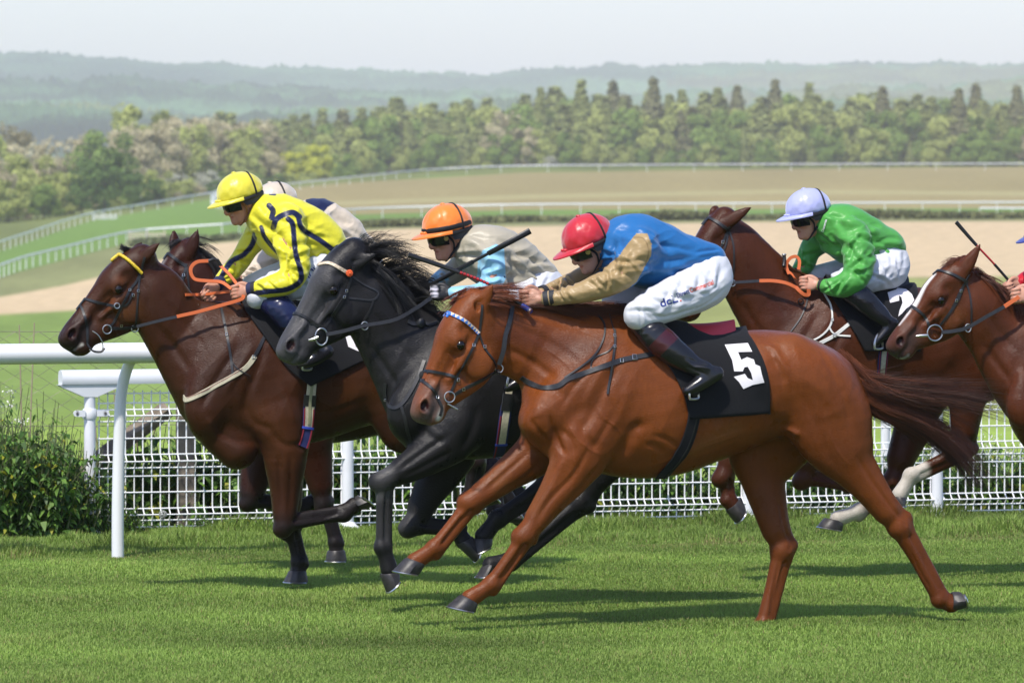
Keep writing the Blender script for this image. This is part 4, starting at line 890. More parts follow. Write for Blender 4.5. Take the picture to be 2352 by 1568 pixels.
H4S = dict(name='racehorse', frame=(1500, 30.2), head=((1078, 684), (934, 944), 0.02, -.06), coat=CHESTNUT, vox=.80,
    ears=[((1133, 652, -.17), (1088, 722, -.085), 1.30), ((1068, 661, .10), (1058, 700, .06), 1.0)], mouth=.0,
    fore=[([(1340, 1052, -.16), (1207, 1228, -.13), (1128, 1340, -.12), (1079, 1373, -.12)], [(1058, 1364), (1097, 1386), (1092, 1406), (1026, 1392)]),
          ([(1262, 1022, .15), (1083, 1152, .13), (997, 1258, .12), (952, 1289, .12)], [(932, 1279), (977, 1296), (962, 1320), (902, 1310)])],
    hind=[([(1918, 1015, -.16), (2064, 1208, -.14), (2158, 1376, -.13), (2184, 1386, -.13)], [(2182, 1404), (2186, 1358), (2204, 1358), (2216, 1396)]),
          ([(1735, 1045, .15), (1796, 1262, .13), (1752, 1434, .12), (1724, 1450, .12)], [(1712, 1440), (1738, 1464), (1728, 1480), (1688, 1468)])],
    legs=1.30, strokes=[
        ([(1300, 960), (1320, 1000), (1352, 1030), (1385, 1046)], 3.2, .0032), ([(1365, 925), (1385, 958), (1420, 985), (1440, 1020)], 3, .003), ([(1560, 1040), (1610, 1020), (1665, 1000), (1720, 985)], 3, .003), ([(1600, 1050), (1650, 1032), (1690, 1010)], 3, .0028), ([(1290, 1060), (1262, 1110), (1228, 1165)], 3, .003), ([(1205, 1040), (1150, 1085), (1110, 1120)], 3, .003), ([(1010, 820), (1022, 850), (1040, 872)], 2.6, .0028), ([(1022, 850), (1005, 880), (1000, 900)], 2.6, .0026), ([(1900, 980), (1920, 1030), (1950, 1070)], 3, .0028), ([(1255, 800), (1300, 835), (1340, 880)], 3, .0028), ([(1840, 870), (1890, 900), (1930, 960)], 14, .005, True), ([(1290, 985), (1310, 1010), (1318, 1045)], 7, -.008), ([(1250, 985), (1262, 1010)], 8, .006),
        ([(1482, 974), (1457, 986), (1441, 1014), (1425, 1050)], 14, -.016, True), ([(1485, 1018), (1505, 1024), (1525, 1040)], 8, -.007, True), ([(1500, 1000), (1530, 1008), (1560, 1030)], 7, -.005, True),
        ([(1352, 1029), (1319, 1089), (1262, 1149), (1232, 1198)], 7, -.009), ([(1378, 1068), (1338, 1118), (1285, 1175)], 8, -.007), ([(1300, 1050), (1270, 1110), (1235, 1170)], 8, .006),
        ([(1200, 1260), (1180, 1292), (1152, 1333)], 5, -.007), ([(1217, 1033), (1161, 1085), (1116, 1127)], 8, -.008), ([(1255, 1050), (1200, 1100), (1140, 1135)], 8, -.005), ([(1067, 1181), (1040, 1215), (1009, 1255)], 5, -.007),
        ([(1262, 950), (1272, 985), (1283, 1020), (1296, 1040)], 7, -.016), ([(1218, 962), (1236, 990), (1255, 1010)], 7, -.010), ([(1232, 930), (1236, 960)], 14, .006),
        ([(1390, 800), (1350, 850), (1310, 900), (1285, 940)], 9, -.010, True), ([(1425, 830), (1390, 890), (1360, 950), (1330, 1000)], 11, -.010, True), ([(1407, 815), (1372, 870), (1340, 930)], 10, .008, True),
        ([(1330, 960), (1345, 1000), (1370, 1030)], 10, -.008, True), ([(1450, 880), (1430, 940), (1400, 990)], 12, .007, True), ([(1405, 960), (1380, 1000), (1360, 1040)], 8, -.006, True),
        ([(1758, 792), (1778, 803), (1790, 822), (1815, 868)], 9, .010, True), ([(1772, 822), (1790, 850), (1800, 885)], 10, -.008, True), ([(1752, 880), (1756, 930), (1776, 968), (1800, 985)], 14, -.012, True),
        ([(1795, 984), (1815, 988), (1838, 1000)], 8, .012, True), ([(1880, 800), (1915, 860), (1942, 930), (1955, 1000)], 10, -.006, True), ([(1835, 900), (1870, 960), (1895, 1030), (1930, 1085)], 12, -.006),
        ([(1970, 1050), (2000, 1100), (2040, 1155), (2068, 1190)], 6, -.008), ([(2090, 1262), (2112, 1310), (2140, 1356)], 5, -.007), ([(1790, 1290), (1780, 1340), (1768, 1400)], 5, -.007), ([(1790, 1150), (1800, 1200), (1812, 1240)], 6, -.007),
        ([(1480, 1075), (1550, 1050), (1630, 1020), (1720, 990)], 5, .004), ([(1180, 750), (1240, 775), (1300, 810), (1340, 850)], 10, -.006, True), ([(1165, 800), (1220, 830), (1275, 870)], 9, -.009, True), ([(1190, 715), (1280, 740), (1370, 770)], 10, -.004, True),
        ([(1070, 826), (1068, 860), (1076, 890)], 6, -.005), ([(1052, 815), (1032, 850), (1015, 880)], 5, .004), ([(1036, 790), (1012, 840), (992, 885)], 7, -.005), ([(1062, 812), (1045, 818), (1032, 808)], 4, -.004), ([(1000, 900), (1012, 920), (1016, 935)], 4, -.004)],
    chains=[
        ([(1330, 930, 0, 125, .60), (1385, 905, 0, 176, .62), (1450, 912, 0, 185, .66), (1520, 918, 0, 177, .70), (1600, 915, 0, 154, .76), (1680, 900, 0, 137, .85), (1750, 890, 0, 124, .9)], .05, 'add'),
        ([(1735, 852, 0, 87, 1.25), (1815, 856, 0, 92, 1.3), (1885, 888, 0, 86, 1.2), (1925, 930, 0, 72, 1.0)], .06, 'add'),
        ([(1112, 765, 0, 76, .66), (1160, 775, 0, 83, .55), (1215, 790, 0, 89, .52), (1275, 812, 0, 108, .5), (1330, 850, 0, 138, .55)], .05, 'add'),
        ([(1100, 712, 0, 24, .9), (1200, 712, 0, 20, .8), (1300, 718, 0, 22, .8), (1400, 738, 0, 34, .8), (1470, 748, 0, 30, .8)], .06, 'add')]
    + [(r, .045, 'add') for r in sym([(1412, 790, -.07, 48, .6), (1350, 860, -.13, 68, .55), (1285, 935, -.15, 62, .6), (1240, 965, -.12, 46, .9)])]
    + [(r, .04, 'add') for r in sym([(1400, 900, -.15, 70, .5), (1372, 985, -.165, 68, .6), (1342, 1050, -.16, 52, .7)])]
    + [(r, .05, 'add') for r in sym([(1240, 925, -.07, 40, .9), (1240, 975, -.075, 42, .9), (1275, 1010, -.09, 42, .9)])]
    + [([(1335, 1000, -.16, 58, .75), (1312, 1062, -.155, 48, .75), (1275, 1125, -.14, 36, .8), (1235, 1185, -.13, 27, .9)], .05, 'add'),
       ([(1275, 985, .15, 58, .75), (1215, 1048, .15, 46, .75), (1150, 1100, .14, 34, .8), (1105, 1135, .13, 27, .9)], .05, 'add')]
    + [(r, .05, 'add') for r in sym([(1820, 840, -.12, 66, .9), (1880, 890, -.15, 75, .8), (1932, 950, -.15, 68, .75), (1945, 1010, -.15, 60, .7)])]
    + [([(1850, 900, -.10, 95, .7), (1890, 955, -.13, 98, .62), (1918, 1010, -.15, 80, .62), (1955, 1065, -.155, 55, .65), (1998, 1120, -.15, 38, .75), (2035, 1170, -.145, 32, .85)], .05, 'add'),
       ([(1800, 900, .10, 95, .7), (1775, 970, .13, 92, .62), (1745, 1030, .15, 76, .62), (1748, 1090, .15, 52, .7), (1762, 1150, .145, 40, .8), (1780, 1215, .135, 32, .9)], .05, 'add'),
       ([(1850, 930, .10, 90, .7), (1822, 1000, .13, 66, .62), (1790, 1060, .15, 46, .62)], .05, 'add')]
    + [(r, .06, 'sub') for r in sym([(1748, 860, -.375, 20, 1), (1762, 930, -.34, 22, 1), (1800, 985, -.31, 14, 1)])]
    + [(r, .05, 'sub') for r in sym([(1170, 842, -.15, 8, 1), (1230, 868, -.19, 9, 1), (1285, 905, -.24, 9, 1)])]
    + [([(1225, 930, -.012, 9, 1), (1216, 985, -.01, 9, 1), (1240, 1020, 0, 8, 1)], .04, 'sub')],
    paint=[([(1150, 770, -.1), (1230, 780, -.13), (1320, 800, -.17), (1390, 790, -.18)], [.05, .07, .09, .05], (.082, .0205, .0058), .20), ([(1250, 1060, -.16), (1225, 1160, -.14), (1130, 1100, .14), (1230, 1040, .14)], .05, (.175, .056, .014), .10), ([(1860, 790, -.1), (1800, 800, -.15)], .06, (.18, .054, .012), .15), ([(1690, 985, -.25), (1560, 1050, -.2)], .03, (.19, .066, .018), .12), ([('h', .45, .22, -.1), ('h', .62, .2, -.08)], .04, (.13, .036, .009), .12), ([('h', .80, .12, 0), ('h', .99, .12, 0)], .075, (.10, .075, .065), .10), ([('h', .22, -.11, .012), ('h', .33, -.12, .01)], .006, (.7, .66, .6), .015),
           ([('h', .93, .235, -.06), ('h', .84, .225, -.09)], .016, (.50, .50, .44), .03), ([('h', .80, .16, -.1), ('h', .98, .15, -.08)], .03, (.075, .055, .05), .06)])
BLACK = (.013, .010, .010)
def body_set(barrel, croup, neck, crest):
    return [(barrel, .05, 'add'), (croup, .06, 'add'), (neck, .05, 'add'), (crest, .06, 'add')]
def shoulder_set(sh, tri, pec):
    return [(r, .045, 'add') for r in sym(sh)] + [(r, .04, 'add') for r in sym(tri)] + [(r, .05, 'add') for r in sym(pec)]
DARKLEG = lambda leg: [([leg[0][1], leg[0][2], leg[0][3]], .085, BLACK, .08)]
# --- bay with the yellow browband
H1_F = [([(658, 1005, -.16), (654, 1204, -.13), (790, 1181, -.12), (816, 1160, -.12)], [(829, 1172), (806, 1148), (820, 1137), (858, 1162)]),
        ([(650, 1005, .14), (666, 1212, .12), (685, 1290, .12), (683, 1312, .12)], [(664, 1310), (703, 1310), (708, 1336), (651, 1336)])]
H1_H = [([(940, 985, -.15), (1090, 1058, -.13), (1078, 1142, -.12), (1105, 1150, -.12)], [(1108, 1165), (1108, 1138), (1126, 1136), (1146, 1156)]),
        ([(950, 985, .15), (1125, 1085, .13), (1135, 1170, .12), (1160, 1182, .12)], [(1160, 1198), (1168, 1170), (1186, 1172), (1202, 1205)])]
H1S = dict(name='racehorse', frame=(640, 32.7), head=((318, 577), (127, 769), 0, 0), coat=(.042, .0132, .0045), vox=.85, mouth=.06, legs=1.3,
    ears=[((368, 556, -.13), (322, 598, -.075), .92), ((327, 556, .10), (306, 585, .06), .85)], fore=H1_F, hind=H1_H,
    chains=body_set([(514, 885, 0, 112, .60), (560, 868, 0, 163, .62), (640, 868, 0, 160, .66), (720, 862, 0, 150, .70), (800, 850, 0, 135, .78), (880, 845, 0, 125, .88)],
                    [(895, 808, 0, 85, 1.2), (975, 813, 0, 88, 1.25), (1045, 848, 0, 82, 1.15), (1080, 890, 0, 66, 1.0)],
                    [(352, 678, 0, 72, .62), (406, 757, 0, 80, .55), (445, 795, 0, 96, .52), (495, 822, 0, 128, .55)],
                    [(338, 610, 0, 18, .9), (400, 668, 0, 18, .8), (450, 712, 0, 22, .8), (530, 728, 0, 26, .8), (600, 732, 0, 26, .8)])
    + shoulder_set([(575, 775, -.08, 46, .6), (520, 850, -.13, 64, .55), (480, 925, -.15, 56, .6), (474, 966, -.12, 42, .9)],
                   [(590, 860, -.15, 68, .5), (625, 940, -.165, 70, .6), (655, 1000, -.16, 52, .7)],
                   [(470, 922, -.07, 34, .9), (492, 985, -.08, 42, .9), (545, 1030, -.09, 48, .9)])
    + [([(655, 960, -.16, 62, .7), (655, 1050, -.155, 50, .75), (655, 1120, -.14, 36, .8), (654, 1175, -.13, 28, .9)], .05, 'add'),
       ([(648, 960, .15, 58, .7), (655, 1060, .14, 44, .75), (662, 1150, .13, 32, .85)], .05, 'add')]
    + [(r, .05, 'add') for r in sym([(900, 850, -.12, 84, .75), (920, 920, -.14, 84, .62), (930, 980, -.15, 62, .65)])]
    + [(r, .05, 'add') for r in sym([(980, 850, -.12, 75, .8), (1020, 930, -.15, 66, .7), (1030, 1000, -.15, 44, .7)])]
    + [(r, .06, 'sub') for r in sym([(862, 800, -.375, 18, 1), (850, 880, -.35, 22, 1)])],
    strokes=[([(545, 800), (510, 850), (480, 900), (462, 935)], 9, -.011, True), ([(610, 790), (590, 850), (570, 900), (560, 950)], 10, -.010, True), ([(582, 790), (545, 855), (515, 905)], 10, .009, True),
        ([(697, 880), (703, 950), (700, 1005), (685, 1035)], 12, -.016, True), ([(560, 930), (585, 970), (625, 985)], 10, -.008, True), ([(618, 985), (650, 1020), (690, 1022)], 9, -.008), ([(640, 880), (662, 920), (680, 975)], 9, .006, True),
        ([(640, 1050), (642, 1110), (645, 1180)], 7, -.008), ([(668, 1040), (668, 1110), (664, 1180)], 7, -.007), ([(500, 985), (535, 1010), (590, 1015)], 9, -.010, True), ([(478, 960), (495, 1000)], 9, .006),
        ([(680, 1200), (730, 1193), (780, 1178)], 5, -.006), ([(380, 690), (430, 750), (470, 800)], 10, -.007, True), ([(360, 745), (400, 800), (435, 850)], 10, -.010, True), ([(470, 740), (510, 770), (545, 790)], 12, .006, True),
        ([(320, 640), (338, 670), (345, 710)], 8, -.006), ([(270, 668), (245, 690), (225, 705)], 5, .004), ([(240, 640), (215, 680), (190, 715)], 7, -.004), ([(275, 690), (285, 725), (290, 750)], 6, -.005),
        ([(730, 960), (790, 935), (850, 915)], 8, -.004), ([(735, 985), (790, 965), (830, 950)], 7, -.004)],
    paint=[([(590, 940, -.2), (640, 985, -.23), (655, 1040, -.2)], .06, (.086, .027, .0075), .16), ([(520, 870, -.2), (560, 800, -.18)], .05, (.024, .0075, .0034), .16), ([('h', .50, .24, -.1), ('h', .40, .30, -.09)], .05, (.098, .034, .010), .12), ([(900, 900, -.25), (800, 900, -.25)], .06, (.075, .025, .007), .2), ([('h', .84, .12, 0), ('h', 1.02, .14, 0)], .085, (.020, .014, .013), .11), ([('h', .30, .05, -.14), ('h', .50, .12, -.10)], .03, (.12, .040, .015), .08)] + sum([DARKLEG(l) for l in H1_F + H1_H], [])
        + [([(655, 1100, -.14), (655, 1180, -.13)], .05, (.05, .016, .008), .12), ([('h', .97, .20, -.04), ('h', .90, .21, -.07)], .006, (.5, .48, .42), .02)])
# --- bay hidden on the rails
H2_F = [([(711, 1000, -.13), (743, 1154, -.12), (769, 1245, -.12), (771, 1266, -.12)], [(752, 1264), (792, 1262), (797, 1288), (747, 1288)]),
        ([(625, 1010, .13), (575, 1150, .12), (695, 1166, .12), (716, 1152, .12)], [(728, 1160), (712, 1135), (724, 1126), (748, 1150)])]
H2_H = [([(1000, 950, -.14), (1135, 1105, -.13), (1192, 1190, -.12), (1212, 1186, -.12)], [(1215, 1202), (1208, 1172), (1224, 1170), (1244, 1196)]),
        ([(1010, 950, .14), (1150, 1090, .13), (1216, 1170, .12), (1236, 1166, .12)], [(1238, 1182), (1230, 1152), (1246, 1150), (1264, 1176)])]
H2S = dict(name='racehorse', frame=(820, 34.3), head=((420, 562), (314, 742), 0, 0), coat=(.034, .0095, .0045), mouth=.0, legs=1.2,
    ears=[((455, 525, -.09), (435, 584, -.07), 1.05), ((399, 525, .08), (402, 576, .06), 1.0)], fore=H2_F, hind=H2_H,
    chains=body_set([(650, 868, 0, 105, .60), (710, 868, 0, 148, .62), (790, 868, 0, 145, .66), (860, 862, 0, 136, .70), (930, 850, 0, 124, .78), (990, 845, 0, 115, .88)],
                    [(1000, 805, 0, 76, 1.2), (1070, 810, 0, 78, 1.25), (1130, 845, 0, 72, 1.15), (1160, 880, 0, 58, 1.0)],
                    [(440, 645, 0, 62, .62), (490, 705, 0, 74, .55), (540, 745, 0, 92, .52), (600, 795, 0, 120, .55)],
                    [(440, 580, 0, 16, .9), (500, 622, 0, 18, .8), (560, 672, 0, 22, .8), (640, 722, 0, 22, .8), (700, 735, 0, 22, .8)])
    + shoulder_set([(670, 790, -.08, 44, .6), (620, 860, -.13, 60, .55), (575, 935, -.15, 54, .6)], [(680, 870, -.15, 62, .5), (705, 940, -.165, 60, .6), (712, 1000, -.15, 46, .7)],
                   [(565, 930, -.07, 36, .9), (590, 980, -.08, 42, .9), (640, 1020, -.09, 42, .9)])
    + [([(712, 960, -.13, 54, .7), (722, 1040, -.13, 42, .75), (735, 1110, -.12, 30, .85)], .05, 'add'), ([(610, 1000, .13, 50, .7), (590, 1080, .13, 38, .8), (578, 1130, .12, 28, .9)], .05, 'add')]
    + [(r, .05, 'add') for r in sym([(1000, 850, -.12, 76, .75), (1000, 920, -.14, 66, .62)])] + [(r, .05, 'add') for r in sym([(1060, 850, -.12, 68, .8), (1095, 930, -.15, 56, .7)])],
    paint=[([('h', .84, .12, 0), ('h', 1.02, .14, 0)], .085, (.020, .014, .013), .11), ([('h', .24, -.11, -.05), ('h', .30, -.11, -.05)], .01, (.3, .27, .25), .04)] + sum([DARKLEG(l) for l in H2_F + H2_H], []))
# --- dark grey
H3_F = [([(1035, 1012, -.16), (880, 1106, -.14), (877, 1256, -.13), (893, 1306, -.13)], [(872, 1318), (917, 1312), (918, 1330), (888, 1360)]),
        ([(1045, 1040, .14), (946, 1207, .12), (1046, 1218, .12), (1064, 1242, .12)], [(1046, 1250), (1086, 1230), (1099, 1262), (1090, 1291)])]
H3_H = [([(1430, 1010, -.15), (1332, 1152, -.13), (1176, 1282, -.12), (1128, 1297, -.12)], [(1113, 1292), (1137, 1301), (1126, 1321), (1093, 1325)]),
        ([(1410, 1000, .15), (1262, 1106, .13), (1142, 1188, .12), (1110, 1230, .12)], [(1084, 1236), (1131, 1236), (1130, 1252), (1077, 1276)])]
GREY = (.0125, .0118, .0122)
H3S = dict(name='racehorse', frame=(1200, 31.4), head=((800, 565), (626, 800), 0, -.03), coat=GREY, vox=.85, mouth=.0, legs=1.3,
    ears=[((868, 582, -.15), (804, 608, -.085), 1.0), ((777, 561, .06), (772, 596, .06), 1.05)], fore=H3_F, hind=H3_H,
    chains=body_set([(1000, 905, 0, 122, .60), (1060, 890, 0, 163, .62), (1130, 890, 0, 160, .66), (1210, 885, 0, 150, .70), (1290, 880, 0, 138, .78), (1370, 872, 0, 126, .88)],
                    [(1390, 828, 0, 86, 1.2), (1465, 832, 0, 88, 1.25), (1535, 866, 0, 82, 1.15), (1570, 905, 0, 66, 1.0)],
                    [(850, 690, 0, 78, .62), (897, 762, 0, 86, .55), (937, 808, 0, 102, .52), (985, 850, 0, 128, .55)],
                    [(835, 612, 0, 20, .9), (921, 690, 0, 20, .8), (975, 728, 0, 24, .8), (1040, 748, 0, 28, .8), (1100, 752, 0, 26, .8)])
    + shoulder_set([(1065, 790, -.08, 46, .6), (1010, 860, -.13, 64, .55), (950, 935, -.15, 58, .6), (935, 965, -.12, 44, .9)],
                   [(1080, 890, -.15, 70, .5), (1065, 960, -.165, 66, .6), (1040, 1010, -.16, 50, .7)],
                   [(935, 940, -.07, 36, .9), (955, 990, -.08, 42, .9), (1010, 1030, -.09, 44, .9)])
    + [([(1050, 980, -.16, 58, .7), (985, 1045, -.155, 44, .75), (930, 1078, -.14, 33, .85)], .05, 'add'), ([(1030, 1000, .15, 56, .7), (1000, 1090, .14, 42, .8), (965, 1165, .13, 30, .9)], .05, 'add')]
    + [(r, .05, 'add') for r in sym([(1400, 870, -.12, 84, .75), (1420, 940, -.14, 80, .62), (1430, 1000, -.15, 56, .65)])] + [(r, .05, 'add') for r in sym([(1490, 870, -.12, 75, .8), (1530, 950, -.15, 62, .7)])],
    strokes=[([(1045, 800), (1005, 860), (970, 920)], 9, -.010, True), ([(1100, 800), (1075, 870), (1050, 930)], 10, -.009, True), ([(1095, 930), (1085, 985), (1060, 1035)], 12, -.013, True),
        ([(1030, 1000), (970, 1040), (915, 1080)], 7, -.009), ([(1040, 1035), (985, 1065), (925, 1095)], 7, -.006), ([(868, 1130), (866, 1190), (868, 1250)], 5, .003), ([(886, 1135), (885, 1190), (886, 1250)], 5, -.007),
        ([(960, 960), (985, 1000), (1020, 1015)], 8, -.008), ([(860, 720), (905, 780), (950, 830)], 10, -.006, True), ([(848, 790), (885, 845), (915, 890)], 9, -.009, True),
        ([(790, 660), (808, 690), (812, 730)], 8, -.006), ([(750, 700), (728, 725), (712, 745)], 5, .005), ([(730, 665), (705, 710), (682, 750)], 7, -.005), ([(760, 720), (772, 750), (775, 775)], 6, -.006), ([(668, 770), (672, 800), (690, 815)], 4, .004)],
    paint=[([('h', .30, -.02, 0), ('h', .60, .04, 0), ('h', .95, .1, 0)], .10, (.065, .063, .065), .12), ([('h', .92, .12, 0), ('h', 1.0, .14, 0)], .07, (.085, .08, .08), .06), ([('h', .26, -.12, -.01), ('h', .36, -.12, -.05)], .012, (.36, .35, .35), .03),
           ([(885, 1090, -.14), (875, 1130, -.14)], .06, (.075, .073, .073), .07), ([(943, 1195, .12), (930, 1212, .12)], .05, (.06, .058, .058), .07), ([(878, 1170, -.13), (878, 1240, -.13)], .04, (.045, .043, .043), .06)], eye_ring=(.012, .011, .011))
# --- chestnut ridden in green
H5_F = [([(1722, 945, -.14), (1662, 1093, -.12), (1671, 1148, -.12), (1680, 1158, -.12)], [(1666, 1172), (1702, 1140), (1712, 1168), (1690, 1202)]),
        ([(1885, 955, .14), (1846, 1098, .13), (1950, 1116, .12), (1978, 1104, .12)], [(1990, 1116), (1976, 1088), (1992, 1080), (2016, 1104)])]
H5_H = [([(2224, 880, -.15), (2214, 1032, -.13), (2092, 1090, -.12), (2066, 1135, -.12)], [(2049, 1139), (2082, 1142), (2078, 1160), (2054, 1164)]),
        ([(2110, 950, .14), (2052, 1102, .13), (1972, 1172, .12), (1924, 1190, .12)], [(1894, 1188), (1938, 1198), (1934, 1219), (1877, 1209)])]
SOCK = (.50, .46, .40)
H5S = dict(name='racehorse', frame=(1960, 33.6), head=((1652, 493), (1535, 712), 0, 0), coat=(.060, .0165, .0054), mouth=.0, legs=1.25,
    ears=[((1728, 474, -.13), (1658, 518, -.075), 1.05), ((1646, 472, .07), (1640, 500, .05), 1.1)], fore=H5_F, hind=H5_H,
    chains=body_set([(1845, 805, 0, 115, .60), (1900, 800, 0, 153, .62), (1970, 800, 0, 151, .66), (2050, 798, 0, 142, .70), (2120, 790, 0, 130, .78), (2170, 780, 0, 120, .88)],
                    [(2180, 738, 0, 80, 1.2), (2250, 745, 0, 82, 1.25), (2308, 776, 0, 76, 1.15), (2340, 815, 0, 60, 1.0)],
                    [(1692, 585, 0, 70, .62), (1738, 652, 0, 80, .55), (1775, 702, 0, 90, .52), (1820, 755, 0, 115, .55)],
                    [(1690, 522, 0, 16, .9), (1755, 585, 0, 18, .8), (1820, 640, 0, 22, .8), (1890, 668, 0, 24, .8), (1950, 670, 0, 22, .8)])
    + shoulder_set([(1905, 710, -.08, 42, .6), (1860, 780, -.13, 58, .55), (1800, 860, -.15, 54, .6), (1790, 885, -.12, 42, .9)], [(1920, 800, -.15, 62, .5), (1900, 880, -.165, 60, .6), (1870, 920, -.15, 46, .7)],
                   [(1790, 850, -.07, 36, .9), (1805, 910, -.08, 42, .9), (1850, 930, -.09, 40, .9)])
    + [([(1780, 900, -.14, 50, .7), (1715, 985, -.13, 38, .8), (1680, 1055, -.12, 28, .9)], .05, 'add'), ([(1880, 920, .14, 54, .7), (1868, 1000, .14, 40, .8), (1855, 1060, .13, 30, .9)], .05, 'add')]
    + [(r, .05, 'add') for r in sym([(2190, 780, -.12, 80, .75), (2215, 840, -.14, 74, .62)])] + [(r, .05, 'add') for r in sym([(2270, 790, -.12, 68, .8), (2260, 870, -.15, 54, .7)])]
    + [([(2222, 850, -.15, 56, .7), (2222, 920, -.15, 42, .75), (2216, 985, -.14, 32, .85)], .05, 'add'), ([(2140, 880, .14, 60, .7), (2095, 980, .14, 42, .75), (2070, 1050, .13, 34, .85)], .05, 'add')],
    strokes=[([(1880, 720), (1845, 780), (1810, 840)], 9, -.009, True), ([(1940, 740), (1915, 800), (1890, 850)], 10, -.009, True), ([(1912, 720), (1875, 785), (1840, 840)], 10, .008, True), ([(1945, 850), (1935, 900), (1915, 940)], 12, -.010, True),
        ([(1730, 620), (1770, 680), (1810, 730)], 10, -.006, True), ([(1700, 690), (1735, 745), (1770, 790)], 9, -.008, True), ([(2180, 830), (2195, 870), (2200, 920)], 12, -.008, True), ([(2000, 900), (2060, 890), (2120, 870)], 8, -.004)],
    paint=[([(1740, 640, -.08), (1800, 720, -.12), (1850, 790, -.2)], .07, (.050, .0135, .0050), .18), ([(1960, 880, -.25), (2060, 860, -.25)], .05, (.09, .027, .008), .15), ([('h', .22, -.115, .03), ('h', .30, -.12, .02)], .014, (.72, .69, .64), .03), ([(2112, 1080, -.13), (2090, 1092, -.12), (2066, 1135, -.12)], .062, SOCK, .04),
           ([(1966, 1174, .12), (1924, 1190, .12)], .062, SOCK, .05)])
# --- chestnut with the white blaze, its rider mostly out of the picture
H6S = dict(name='racehorse', frame=(2500, 32.4), head=((2196, 610), (2030, 786), 0, -.02), coat=(.080, .0215, .0066), mouth=.0, legs=1.25,
    ears=[((2255, 556, -.13), (2204, 636, -.08), 1.10), ((2222, 584, .08), (2196, 622, .06), 1.2)],
    fore=[([(2440, 1010, -.16), (2420, 1180, -.13), (2490, 1260, -.12), (2512, 1278, -.12)], [(2500, 1290), (2530, 1268), (2545, 1285), (2512, 1316)]),
          ([(2445, 1000, .15), (2430, 1190, .13), (2450, 1300, .12), (2436, 1328, .12)], [(2418, 1326), (2456, 1334), (2458, 1354), (2404, 1350)])],
    hind=[([(2790, 980, -.15), (2890, 1130, -.13), (2830, 1250, -.12), (2808, 1280, -.12)], [(2790, 1278), (2828, 1288), (2828, 1306), (2776, 1302)]),
          ([(2770, 980, .15), (2830, 1150, .13), (2760, 1260, .12), (2735, 1288, .12)], [(2717, 1286), (2755, 1296), (2755, 1314), (2703, 1310)])],
    chains=body_set([(2400, 880, 0, 118, .60), (2460, 872, 0, 162, .62), (2540, 872, 0, 160, .66), (2620, 866, 0, 150, .70), (2700, 858, 0, 136, .78), (2770, 850, 0, 125, .88)],
                    [(2790, 806, 0, 85, 1.2), (2865, 810, 0, 88, 1.25), (2935, 846, 0, 82, 1.15), (2970, 885, 0, 66, 1.0)],
                    [(2238, 700, 0, 70, .64), (2288, 758, 0, 78, .55), (2330, 800, 0, 96, .52), (2382, 832, 0, 128, .55)],
                    [(2232, 634, 0, 18, .9), (2300, 698, 0, 18, .8), (2360, 720, 0, 22, .8), (2430, 734, 0, 26, .8), (2500, 738, 0, 26, .8)])
    + shoulder_set([(2465, 780, -.08, 46, .6), (2410, 850, -.13, 62, .55), (2365, 925, -.15, 54, .6), (2358, 955, -.12, 40, .9)], [(2480, 880, -.15, 68, .5), (2460, 960, -.165, 64, .6), (2440, 1010, -.16, 50, .7)],
                   [(2352, 920, -.07, 34, .9), (2372, 985, -.08, 40, .9), (2420, 1030, -.09, 42, .9)])
    + [([(2445, 970, -.16, 56, .7), (2435, 1060, -.155, 42, .75), (2425, 1140, -.14, 32, .85)], .05, 'add'), ([(2450, 970, .15, 56, .7), (2440, 1070, .14, 42, .8), (2432, 1150, .13, 30, .9)], .05, 'add')]
    + [(r, .05, 'add') for r in sym([(2790, 860, -.12, 84, .75), (2800, 930, -.14, 78, .62), (2800, 985, -.15, 54, .65)])] + [(r, .05, 'add') for r in sym([(2870, 860, -.12, 75, .8), (2900, 930, -.15, 60, .7), (2880, 1000, -.15, 40, .7)])],
    strokes=[([(2255, 700), (2295, 760), (2335, 810)], 10, -.007, True), ([(2258, 790), (2290, 835), (2320, 875)], 9, -.009, True), ([(2345, 830), (2360, 880), (2380, 920)], 10, -.008), ([(2170, 690), (2190, 710), (2198, 740)], 8, -.006),
        ([(2148, 700), (2128, 715), (2110, 728)], 5, .004), ([(2120, 680), (2095, 715), (2075, 745)], 7, -.005), ([(2150, 715), (2165, 740), (2170, 758)], 6, -.005)],
    paint=[([('h', .45, .28, -.1), ('h', .35, .30, -.1)], .05, (.125, .038, .010), .10), ([(2280, 740, -.1), (2340, 800, -.15)], .06, (.060, .0165, .0055), .16), ([('h', .80, .14, 0), ('h', 1.0, .15, 0)], .07, (.055, .035, .03), .10), ([('h', .22, -.115, -.02), ('h', .42, -.08, -.035), ('h', .56, -.04, -.03)], .018, (.75, .72, .68), .02),
           ([('h', .62, -.03, -.02), ('h', .78, -.02, -.02)], .008, (.7, .67, .63), .015), ([('h', .99, .22, -.03), ('h', .93, .235, -.05)], .008, (.55, .53, .48), .02)])
